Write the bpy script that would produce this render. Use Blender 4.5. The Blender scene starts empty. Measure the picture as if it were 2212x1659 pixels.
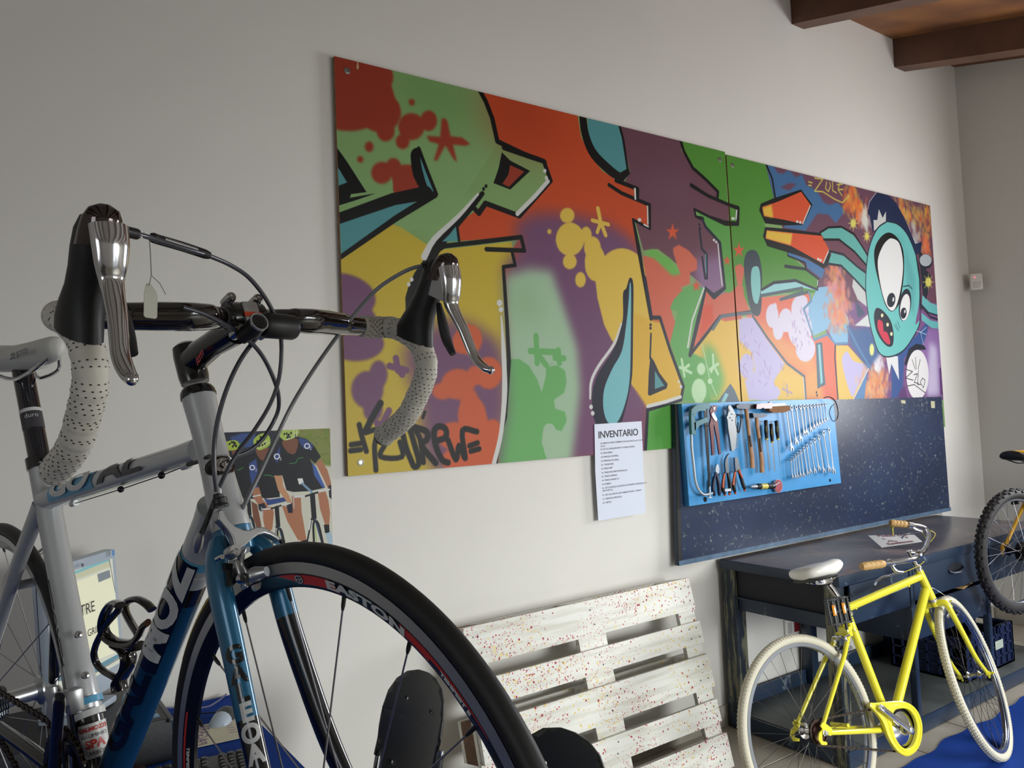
import bpy, bmesh, math, random
import numpy as np
from mathutils import Matrix, Vector
random.seed(7)
rng = np.random.RandomState(7)
sc = bpy.context.scene
COL = sc.collection

# ------------------------------------------------------------------ camera
FPX = 1667.06
H = 1.5265
CF = np.array([0.57018, 0.82014, 0.04753]); CR = np.array([0.82148, -0.56867, -0.04226]); CU = np.array([0.00763, -0.06314, 0.99798])
cd = bpy.data.cameras.new('camera'); cam = bpy.data.objects.new('camera', cd); COL.objects.link(cam)
cd.sensor_width = 36.0; cd.lens = FPX/2212*36.0; cd.clip_start = 0.02; cd.clip_end = 60
cam.matrix_world = Matrix(((CR[0], CU[0], -CF[0], 0), (CR[1], CU[1], -CF[1], 0), (CR[2], CU[2], -CF[2], H), (0, 0, 0, 1)))
sc.camera = cam
CP = np.array([0, 0, H])

# ------------------------------------------------------------------ view, world, light
sc.view_settings.view_transform = 'Standard'; sc.view_settings.look = 'None'
sc.view_settings.gamma = 1.0; sc.view_settings.use_curve_mapping = False
sc.view_settings.exposure = 0.0
wd = bpy.data.worlds.new('daylight'); sc.world = wd; wd.use_nodes = True
wd.node_tree.nodes['Background'].inputs[0].default_value = (0.75, 0.86, 1.0, 1)
wd.node_tree.nodes['Background'].inputs[1].default_value = 0.2

def area(name, loc, rot, sx, sy, power, colr):
    l = bpy.data.lights.new(name, 'AREA'); l.shape = 'RECTANGLE'; l.size = sx; l.size_y = sy
    l.energy = power; l.color = colr
    o = bpy.data.objects.new(name, l); COL.objects.link(o); o.location = loc; o.rotation_euler = rot
    return o
WY = 2.6016; WX = 5.797; YF = -3.5; XL = -3.0
# daylight through the glazed door in the wall behind, and through the side window; plus two added fills
LD = area('door_daylight', (3.4, YF+0.60, 1.50), (math.radians(64), 0, math.radians(8)), 2.4, 1.5, 66, (0.95, 1.0, 1.0)); LD.data.spread = math.radians(85)
LE = area('fill_right', (4.3, YF+0.10, 1.9), (math.radians(90), 0, 0), 2.0, 1.6, 44, (1.0, 0.98, 0.93))  # added warm fill for the right and upper part of the walls
LW = area('window_daylight', (WX-0.12, 0.95, 1.95), (0, math.radians(90), 0), 1.15, 1.1, 70, (0.97, 0.98, 1.0))
LL = area('fill_left', (XL+0.09, -1.2, 1.7), (0, math.radians(-90), 0), 1.2, 1.6, 14, (0.92, 0.96, 1.0))  # added weak ambient fill from the left

# ------------------------------------------------------------------ helpers
def V(*a): return np.array(a, float)
def unit(v): v = np.asarray(v, float); return v/np.linalg.norm(v)
def ray(px, py):
    return CF + (px-1106)/FPX*CR - (py-829.5)/FPX*CU
def onp(px, py, P0, n):
    d = ray(px, py); return CP + d*(((P0-CP)@n)/(d@n))
def ony(px, py, y): return onp(px, py, V(0, y, 0), V(0, 1, 0))
def onz(px, py, z): return onp(px, py, V(0, 0, z), V(0, 0, 1))
def onx(px, py, x): return onp(px, py, V(x, 0, 0), V(1, 0, 0))
def rot(ax, a):
    ax = unit(ax); K = np.array([[0, -ax[2], ax[1]], [ax[2], 0, -ax[0]], [-ax[1], ax[0], 0]])
    return np.eye(3)+math.sin(a)*K+(1-math.cos(a))*K@K

def lin(c):
    return c/12.92 if c <= 0.04045 else ((c+0.055)/1.055)**2.4
def col(r, g, b): return (lin(r/255), lin(g/255), lin(b/255), 1)

def mat(name, c, rough=0.5, metal=0.0, coat=0.0, bump=0.0, bscale=80, var=0.0, vscale=6, spec=0.5, emit=None, estr=1.0, sheen=0, var2=None):
    m = bpy.data.materials.new(name); m.use_nodes = True
    nt = m.node_tree; b = nt.nodes['Principled BSDF']
    b.inputs['Base Color'].default_value = c
    b.inputs['Roughness'].default_value = rough; b.inputs['Metallic'].default_value = metal
    b.inputs['Coat Weight'].default_value = coat; b.inputs['Coat Roughness'].default_value = 0.08
    b.inputs['Specular IOR Level'].default_value = spec
    if sheen: b.inputs['Sheen Weight'].default_value = sheen
    if emit: b.inputs['Emission Color'].default_value = emit; b.inputs['Emission Strength'].default_value = estr
    tc = None
    if bump or var:
        tc = nt.nodes.new('ShaderNodeTexCoord')
    if bump:
        n = nt.nodes.new('ShaderNodeTexNoise'); n.inputs['Scale'].default_value = bscale; n.inputs['Detail'].default_value = 4
        nt.links.new(tc.outputs['Object'], n.inputs['Vector'])
        bp = nt.nodes.new('ShaderNodeBump'); bp.inputs['Strength'].default_value = bump; bp.inputs['Distance'].default_value = 0.004
        nt.links.new(n.outputs['Fac'], bp.inputs['Height']); nt.links.new(bp.outputs['Normal'], b.inputs['Normal'])
    if var:
        n = nt.nodes.new('ShaderNodeTexNoise'); n.inputs['Scale'].default_value = vscale; n.inputs['Detail'].default_value = 6
        nt.links.new(tc.outputs['Object'], n.inputs['Vector'])
        r = nt.nodes.new('ShaderNodeValToRGB'); r.color_ramp.elements[0].position = 0.35; r.color_ramp.elements[1].position = 0.65
        c2 = var2 if var2 else tuple([x*(1-var) for x in c[:3]]+[1])
        r.color_ramp.elements[0].color = c2; r.color_ramp.elements[1].color = c
        nt.links.new(n.outputs['Fac'], r.inputs['Fac']); nt.links.new(r.outputs['Color'], b.inputs['Base Color'])
    return m

class MB:
    """collects geometry; build() links it as one mesh object"""
    def __init__(s): s.v = []; s.f = []; s.m = []; s.n = 0
    def add(s, vs, fs, mi=0):
        vs = np.asarray(vs, float).reshape(-1, 3); k = s.n
        s.v.append(vs); s.f += [tuple(i+k for i in f) for f in fs]; s.m += [mi]*len(fs); s.n += len(vs); return s
    def box(s, c, size, R=None, mi=0):
        h = np.array(size, float)/2
        vs = np.array([[x, y, z] for x in (-1, 1) for y in (-1, 1) for z in (-1, 1)])*h
        if R is not None: vs = vs@np.asarray(R).T
        return s.add(vs+np.array(c, float), [(0, 1, 3, 2), (4, 6, 7, 5), (0, 4, 5, 1), (2, 3, 7, 6), (0, 2, 6, 4), (1, 5, 7, 3)], mi)
    def bb(s, a, b, mi=0):
        lo = np.minimum(a, b)*1.0; hi = np.maximum(a, b)*1.0
        return s.box((lo+hi)/2, hi-lo, None, mi)
    def rbox(s, c, size, bev=0.003, R=None, mi=0, seg=2):
        bm = bmesh.new(); bmesh.ops.create_cube(bm, size=1)
        for v in bm.verts: v.co = Vector((v.co.x*size[0], v.co.y*size[1], v.co.z*size[2]))
        bmesh.ops.bevel(bm, geom=bm.edges[:], offset=min(bev, min(size)*0.45), segments=seg, profile=0.6, affect='EDGES')
        bm.verts.ensure_lookup_table(); bm.verts.index_update()
        vs = np.array([v.co[:] for v in bm.verts]); fs = [tuple(v.index for v in f.verts) for f in bm.faces]; bm.free()
        if R is not None: vs = vs@np.asarray(R).T
        return s.add(vs+np.array(c, float), fs, mi)
    def tube(s, pts, r, seg=12, cap=True, mi=0, up=None, closed=False):
        """r: radius, list of radii, or list of (a, b); up fixes the a-axis"""
        P = np.array(pts, float); n = len(P)
        rr = [r]*n if np.isscalar(r) or (isinstance(r, tuple) and len(r) == 2) else list(r)
        rr = [(x, x) if np.isscalar(x) else x for x in rr]
        T = np.zeros_like(P)
        for i in range(n):
            if closed: T[i] = unit(P[(i+1) % n]-P[i-1])
            else: T[i] = unit(P[min(i+1, n-1)]-P[max(i-1, 0)])
        if up is None:
            up0 = V(0, 0, 1) if abs(T[0][2]) < 0.9 else V(1, 0, 0)
            a = unit(np.cross(T[0], up0))
        t = np.linspace(0, 2*math.pi, seg, endpoint=False); vs = []
        for i in range(n):
            if up is not None: a = unit(np.asarray(up)-T[i]*(np.asarray(up)@T[i]))
            else: a = unit(a-T[i]*(a@T[i]))
            b = np.cross(T[i], a)
            vs.append(P[i]+np.outer(np.cos(t), a)*rr[i][0]+np.outer(np.sin(t), b)*rr[i][1])
        fs = []
        for i in range(n if closed else n-1):
            j = (i+1) % n
            for k in range(seg):
                l = (k+1) % seg; fs.append((i*seg+k, i*seg+l, j*seg+l, j*seg+k))
        if cap and not closed:
            fs.append(tuple(range(seg-1, -1, -1))); fs.append(tuple((n-1)*seg+k for k in range(seg)))
        return s.add(np.concatenate(vs), fs, mi)
    def cyl(s, a, b, r, r2=None, seg=16, mi=0): return s.tube([a, b], [r, r if r2 is None else r2], seg, True, mi)
    def lathe(s, o, ax, prof, seg=32, mi=0, cap=False):
        """prof: list of (radius, height along ax)"""
        ax = unit(ax); a = unit(np.cross(ax, V(0, 0, 1) if abs(ax[2]) < 0.9 else V(1, 0, 0))); b = np.cross(ax, a)
        t = np.linspace(0, 2*math.pi, seg, endpoint=False); rd = np.outer(np.cos(t), a)+np.outer(np.sin(t), b); vs = []; fs = []
        for r_, h in prof: vs.append(np.asarray(o)+ax*h+rd*r_)
        for i in range(len(prof)-1):
            for k in range(seg):
                l = (k+1) % seg; fs.append((i*seg+k, i*seg+l, (i+1)*seg+l, (i+1)*seg+k))
        if cap: fs.append(tuple(range(seg-1, -1, -1))); fs.append(tuple((len(prof)-1)*seg+k for k in range(seg)))
        return s.add(np.concatenate(vs), fs, mi)
    def ring(s, c, ax, prof, seg=96, mi=0, closed=True, ea=None):
        """closed profile (r, h) revolved"""
        ax = unit(ax); a = unit(ea) if ea is not None else unit(np.cross(ax, V(0, 0, 1) if abs(ax[2]) < 0.9 else V(1, 0, 0))); b = np.cross(ax, a)
        t = np.linspace(0, 2*math.pi, seg, endpoint=False); rd = np.outer(np.cos(t), a)+np.outer(np.sin(t), b)
        n = len(prof); vs = [np.asarray(c)+ax*h+rd*r_ for r_, h in prof]; fs = []
        for i in range(n if closed else n-1):
            j = (i+1) % n
            for k in range(seg):
                l = (k+1) % seg; fs.append((i*seg+k, i*seg+l, j*seg+l, j*seg+k))
        return s.add(np.concatenate(vs), fs, mi)
    def prism(s, pts, n, t, mi=0):
        P = np.array(pts, float); n = np.asarray(n, float); k = len(P)
        vs = np.concatenate([P, P+n*t])
        fs = [tuple(range(k-1, -1, -1)), tuple(range(k, 2*k))]+[(i, (i+1) % k, (i+1) % k+k, i+k) for i in range(k)]
        return s.add(vs, fs, mi)
    def ball(s, c, r, seg=12, mi=0, R=None):
        r = np.array([r]*3 if np.isscalar(r) else r, float); vs = []; fs = []; nr = max(4, seg//2)
        for i in range(nr+1):
            th = math.pi*i/nr
            for k in range(seg):
                ph = 2*math.pi*k/seg; vs.append([math.sin(th)*math.cos(ph), math.sin(th)*math.sin(ph), math.cos(th)])
        for i in range(nr):
            for k in range(seg):
                l = (k+1) % seg; fs.append((i*seg+k, (i+1)*seg+k, (i+1)*seg+l, i*seg+l))
        vs = np.array(vs)*r
        if R is not None: vs = vs@np.asarray(R).T
        return s.add(vs+np.array(c, float), fs, mi)
    def loft(s, rings, cap=True, mi=0):
        n = len(rings[0]); vs = np.concatenate([np.array(r_, float) for r_ in rings]); fs = []
        for i in range(len(rings)-1):
            for k in range(n):
                l = (k+1) % n; fs.append((i*n+k, i*n+l, (i+1)*n+l, (i+1)*n+k))
        if cap: fs.append(tuple(range(n-1, -1, -1))); fs.append(tuple((len(rings)-1)*n+k for k in range(n)))
        return s.add(vs, fs, mi)
    def build(s, name, mats, parent=None, smooth=True, ang=40, label=None):
        me = bpy.data.meshes.new(name)
        vs = np.concatenate(s.v)
        loc = np.zeros(3)
        if parent is None: pass
        else: loc = np.array(root_loc(parent))
        me.from_pydata((vs-loc).tolist(), [], s.f)
        if not isinstance(mats, (list, tuple)): mats = [mats]
        for m_ in mats: me.materials.append(m_)
        if len(mats) > 1: me.polygons.foreach_set('material_index', s.m)
        bm = bmesh.new(); bm.from_mesh(me); bmesh.ops.recalc_face_normals(bm, faces=bm.faces[:]); bm.to_mesh(me); bm.free()
        if smooth:
            me.polygons.foreach_set('use_smooth', [True]*len(me.polygons)); me.set_sharp_from_angle(angle=math.radians(ang))
        me.update()
        o = bpy.data.objects.new(name, me); COL.objects.link(o)
        if parent is not None: o.parent = parent
        else: pass
        if label: o['label'] = label
        return o

def root_loc(o):
    l = Vector((0, 0, 0))
    while o is not None: l = l+o.location; o = o.parent
    return l
def thing(name, loc, label, cat, group=None):
    o = bpy.data.objects.new(name, None); COL.objects.link(o); o.location = [float(x) for x in loc]; o.empty_display_size = 0.05
    o['label'] = label; o['category'] = cat
    if group: o['group'] = group
    return o
def tag(o, label, cat, group=None, kind=None):
    o['label'] = label; o['category'] = cat
    if group: o['group'] = group
    if kind: o['kind'] = kind
    return o
def struct(o, label=None):
    o['kind'] = 'structure'
    if label: o['label'] = label
    return o
def copy_tree(o, parent=None, off=None):
    c = o.copy(); COL.objects.link(c); c.parent = parent
    if off is not None: c.location = o.location+Vector(off)
    for ch in list(o.children): copy_tree(ch, c)
    return c
def catmull(pts, n=8, closed=False):
    P = [np.array(p, float) for p in pts]; out = []; N = len(P)
    for i in range(N if closed else N-1):
        p0 = P[(i-1) % N] if closed or i > 0 else 2*P[0]-P[1]; p1 = P[i]; p2 = P[(i+1) % N]
        p3 = P[(i+2) % N] if closed or i+2 < N else 2*P[-1]-P[-2]
        for k in range(n):
            t = k/n; out.append(0.5*((2*p1)+(-p0+p2)*t+(2*p0-5*p1+4*p2-p3)*t*t+(-p0+3*p1-3*p2+p3)*t**3))
    if not closed: out.append(P[-1])
    return np.array(out)

_tc = {}
def text_mesh(s, size=1.0, bold=0.0, align='CENTER', step=None, shear=0.0, spacing=1.0):
    """flat text as (verts Nx2, faces), cut every step so it can be bent"""
    cu = bpy.data.curves.new('t', 'FONT'); cu.body = s; cu.size = size; cu.offset = bold; cu.align_x = align; cu.align_y = 'CENTER'
    cu.shear = shear; cu.space_character = spacing; cu.resolution_u = 4; cu.space_line = 1.0
    ob = bpy.data.objects.new('t', cu); COL.objects.link(ob)
    me = bpy.data.meshes.new_from_object(ob.evaluated_get(bpy.context.evaluated_depsgraph_get()))
    bpy.data.objects.remove(ob); bpy.data.curves.remove(cu)
    bm = bmesh.new(); bm.from_mesh(me); bpy.data.meshes.remove(me)
    if step:
        xs = [v.co.x for v in bm.verts]; ys = [v.co.y for v in bm.verts]
        for lo, hi, nrm in ((min(xs), max(xs), (1, 0, 0)), (min(ys), max(ys), (0, 1, 0))):
            k = lo+step
            while k < hi:
                bmesh.ops.bisect_plane(bm, geom=bm.verts[:]+bm.edges[:]+bm.faces[:], plane_co=(nrm[0]*k, nrm[1]*k, 0), plane_no=nrm); k += step
    bm.verts.index_update()
    vs = np.array([v.co[:2] for v in bm.verts]) if bm.verts else np.zeros((0, 2)); fs = [tuple(v.index for v in f.verts) for f in bm.faces]; bm.free()
    return vs, fs
def text_flat(mb, s, o, ex, ey, size, en=None, off=0.0006, mi=0, **k):
    vs, fs = text_mesh(s, size, **k); ex = unit(ex); ey = unit(ey)
    en = unit(np.cross(ex, ey)) if en is None else unit(en)
    mb.add(np.asarray(o)+np.outer(vs[:, 0], ex)+np.outer(vs[:, 1], ey)+en*off, fs, mi)
def text_tube(mb, s, p0, p1, along, face, r, size, off=0.0005, mi=0, turn=0.0, step=0.006, sx=1.0, length=None, **k):
    """text running along a round tube p0->p1; centred at fraction along, looking towards dir face"""
    vs, fs = text_mesh(s, size, step=step, **k)
    ax = unit(np.asarray(p1)-p0); f_ = unit(np.asarray(face)-ax*(np.asarray(face)@ax)); b = np.cross(ax, f_)
    c = np.asarray(p0)+(np.asarray(p1)-p0)*along
    if length: sx = length/(vs[:, 0].max()-vs[:, 0].min())
    u = vs[:, 0]*math.cos(turn)-vs[:, 1]*math.sin(turn); v = vs[:, 0]*math.sin(turn)+vs[:, 1]*math.cos(turn); u = u*sx
    th = v/r
    L = np.linalg.norm(np.asarray(p1)-p0)
    mb.add(c+np.outer(u, ax)+(r+off)*(np.outer(np.cos(th), f_)-np.outer(np.sin(th), b)), fs, mi)
# ------------------------------------------------------------------ setting
m_wall = mat('white plaster', col(222, 219, 213), 0.85, bump=0.035, bscale=220, var=0.03, vscale=1.5)
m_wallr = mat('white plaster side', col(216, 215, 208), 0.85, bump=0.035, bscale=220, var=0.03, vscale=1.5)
m_skirt = mat('grey stone skirting', col(176, 170, 158), 0.5, var=0.15, vscale=14)
m_tile = mat('beige floor tile', col(178, 170, 156), 0.35, var=0.12, vscale=5, bump=0.05)
m_grout = mat('grey grout', col(90, 86, 80), 0.9)
m_beam = mat('dark stained beam', col(104, 72, 54), 0.55, var=0.30, vscale=4, bump=0.15, bscale=30)
m_board = mat('stained ceiling board', col(150, 98, 52), 0.6, var=0.5, vscale=2.2, bump=0.1, bscale=30, var2=col(100, 62, 42))
m_frame = mat('white window frame', col(225, 225, 222), 0.4)
m_lit = mat('window glass', col(230, 238, 245), 0.1, emit=(0.8, 0.9, 1, 1), estr=0.35)

b = MB(); b.bb((XL, WY, 0), (WX+0.2, WY+0.2, 4.6)); struct(b.build('wall_back', m_wall, smooth=False), 'tall white plaster wall carrying the mural panels')
# right wall with window opening y 0.30..1.60, z 1.25..2.65
b = MB(); y0, y1, z0, z1 = 0.25, 1.65, 1.30, 2.60
b.bb((WX, YF, 0), (WX+0.2, y0, 4.6)); b.bb((WX, y1, 0), (WX+0.2, WY, 4.6)); b.bb((WX, y0, 0), (WX+0.2, y1, z0)); b.bb((WX, y0, z1), (WX+0.2, y1, 4.6))
struct(b.build('wall_right', m_wallr, smooth=False))
w = struct(MB().bb((WX+0.12, y0, z0), (WX+0.13, y1, z1)).build('window_1', m_lit, smooth=False))
b = MB()
for (a, c) in (((y0, z0), (y0+0.06, z1)), ((y1-0.06, z0), (y1, z1)), ((y0, z0), (y1, z0+0.06)), ((y0, z1-0.06), (y1, z1)), ((0.92, z0), (0.98, z1))):
    b.bb((WX+0.04, a[0], a[1]), (WX+0.10, c[0], c[1]))
b.build('window_frame', m_frame, w, smooth=False)
# front wall with glazed door x 0.2..3.2
b = MB(); x0, x1 = 2.0, 5.2
b.bb((XL, YF-0.2, 0), (x0, YF, 4.6)); b.bb((x1, YF-0.2, 0), (WX+0.2, YF, 4.6)); b.bb((x0, YF-0.2, 2.2), (x1, YF, 4.6))
struct(b.build('wall_front', m_wall, smooth=False))
d = struct(MB().bb((x0, YF-0.13, 0), (x1, YF-0.12, 2.2)).build('door_1', m_lit, smooth=False))
b = MB()
for xx in (x0, 2.97, 3.97, x1-0.06): b.bb((xx, YF-0.11, 0), (xx+0.06, YF-0.05, 2.2))
b.bb((x0, YF-0.11, 2.14), (x1, YF-0.05, 2.2)); b.bb((x0, YF-0.11, 0.0), (x1, YF-0.05, 0.08))
b.build('door_frame', m_frame, d, smooth=False)
# left wall with an added window, unseen, for the ambient light
b = MB(); y0, y1, z0, z1 = -2.0, -0.4, 1.1, 2.3
b.bb((XL-0.2, YF, 0), (XL, y0, 4.6)); b.bb((XL-0.2, y1, 0), (XL, WY+0.2, 4.6)); b.bb((XL-0.2, y0, 0), (XL, y1, z0)); b.bb((XL-0.2, y0, z1), (XL, y1, 4.6))
struct(b.build('wall_left', m_wall, smooth=False))
w = struct(MB().bb((XL-0.13, y0, z0), (XL-0.12, y1, z1)).build('added_window', m_lit, smooth=False))
b = MB()
for (a, c) in (((y0, z0), (y0+0.06, z1)), ((y1-0.06, z0), (y1, z1)), ((y0, z0), (y1, z0+0.06)), ((y0, z1-0.06), (y1, z1)), ((-1.23, z0), (-1.17, z1))):
    b.bb((XL-0.10, a[0], a[1]), (XL-0.04, c[0], c[1]))
b.build('window_frame', m_frame, w, smooth=False)

# sloping ceiling, boards and beams running down from the back wall
SL = 0.26; ZB = 3.93
def zc(y): return ZB+SL*(y-WY)
cl = MB(); ya, yb = WY+0.25, YF-0.25
cl.add([(XL-0.2, ya, zc(ya)+0.03), (WX+0.2, ya, zc(ya)+0.03), (WX+0.2, yb, zc(yb)+0.03), (XL-0.2, yb, zc(yb)+0.03),
        (XL-0.2, ya, zc(ya)+0.2), (WX+0.2, ya, zc(ya)+0.2), (WX+0.2, yb, zc(yb)+0.2), (XL-0.2, yb, zc(yb)+0.2)],
       [(0, 1, 2, 3), (7, 6, 5, 4), (0, 4, 5, 1), (1, 5, 6, 2), (2, 6, 7, 3), (3, 7, 4, 0)])
ceil = struct(cl.build('ceiling', m_wall, smooth=False))
def slab(b, xa, xb, ya, yb, lo, hi):
    vs = []
    for x in (xa, xb):
        for y in (ya, yb):
            for z in (lo, hi): vs.append((x, y, zc(y)+z))
    b.add(vs, [(0, 1, 3, 2), (4, 6, 7, 5), (0, 4, 5, 1), (2, 3, 7, 6), (0, 2, 6, 4), (1, 5, 7, 3)])
for i in range(4):                         # wide boards across the beams, near the back wall they show one by one
    bd = MB(); xa = [1.9, 2.81, 3.93, 5.03][i]; slab(bd, xa, xa+[0.905, 1.115, 1.095, 0.97][i], WY-0.001, 0.6, 0.0, 0.028)
    bd.build('board', m_board, ceil, smooth=False)
for xa, xb in ((-2.7, -2.58), (-1.6, -1.48), (-0.5, -0.38), (0.6, 0.72), (1.69, 1.81), (2.78, 2.90), (3.878, 3.99), (4.975, 5.105)):
    bd = MB(); slab(bd, xa, xb, WY-0.001, YF+0.001, -0.19, 0.0); bd.build('beam', m_beam, ceil, smooth=False)

# floor: slab plus individual tiles where the photo shows them
fl = struct(MB().bb((XL, YF, -0.1), (WX, WY, -0.006)).build('floor', m_grout, smooth=False))
ts = 0.40
me0 = None
tiles = [(i, j) for i in range(-3, 15) for j in range(-9, 7)]
for i, j in tiles:
    xa = i*ts+0.2; yb_ = WY-j*ts if False else WY-(6-j)*ts
    xb = min(xa+ts, WX); ya_ = max(yb_-ts, YF)
    if xb-xa < 0.1 or yb_-ya_ < 0.1: continue
    g = 0.003
    if me0 is None or xb-xa < ts-0.01 or yb_-ya_ < ts-0.01:
        o = MB().rbox(((xa+xb)/2, (ya_+yb_)/2, -0.004), (xb-xa-2*g, yb_-ya_-2*g, 0.008), 0.0015, seg=1).build('tile', m_tile, fl, smooth=False)
        if xb-xa > ts-0.01 and yb_-ya_ > ts-0.01: me0 = (o.data, xa, ya_)
    else:
        o = bpy.data.objects.new('tile', me0[0]); COL.objects.link(o); o.parent = fl; o.location = (xa-me0[1], ya_-me0[2], 0)
struct(MB().rbox(((XL+WX)/2, WY-0.006, 0.05), (WX-XL-0.02, 0.012, 0.10), 0.003).build('baseboard_back', m_skirt))
struct(MB().rbox((WX-0.006, (YF+WY)/2-0.01, 0.05), (0.012, WY-YF-0.04, 0.10), 0.003).build('baseboard_right', m_skirt))

# motion sensor in the corner
m_wp = mat('white plastic', col(226, 224, 216), 0.4)
m_dk = mat('black plastic', col(24, 24, 26), 0.45)
m_led = mat('red led', col(255, 40, 60), 0.3, emit=(1, 0.05, 0.15, 1), estr=4)
pc = V(WX-0.07, WY-0.075, 2.355); n45 = unit(V(-1, -0.8, 0)); s45 = unit(np.cross(V(0, 0, 1), n45)); R45 = np.stack([s45, n45, V(0, 0, 1)], 1)
t = thing('motion_sensor', pc, 'small white motion sensor with a red light high in the room corner', 'sensor')
MB().rbox(pc, (0.075, 0.045, 0.115), 0.01, R45).rbox(pc-n45*0.04, (0.04, 0.05, 0.06), 0.005, R45).build('housing', m_wp, t)
MB().rbox(pc+n45*0.022+V(0, 0, -0.022), (0.05, 0.008, 0.045), 0.006, R45).build('lens', mat('sensor lens', col(205, 205, 200), 0.25), t)
MB().ball(pc+n45*0.023+V(0, 0, 0.03)-s45*0.012, 0.004, 8).build('indicator_light', m_led, t)

# socket plate under the bench
p = [ony(1693, 1345, WY), ony(1726, 1330, WY), ony(1728, 1365, WY), ony(1696, 1372, WY)]
c = sum(p)/4
t = thing('wall_outlet', (c[0], WY, c[2]), 'white wall outlet with a dark red switch on the wall under the bench', 'outlet')
MB().rbox((c[0], WY-0.006, c[2]), (0.145, 0.012, 0.09), 0.004).build('cover_plate', m_wp, t)
MB().rbox((c[0]+0.022, WY-0.013, c[2]), (0.042, 0.008, 0.055), 0.002).build('switch', mat('dark red plastic', col(120, 24, 34), 0.4), t)
MB().rbox((c[0]-0.035, WY-0.0125, c[2]), (0.03, 0.004, 0.055), 0.002).build('socket', mat('grey plastic', col(190, 188, 182), 0.4), t)
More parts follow.
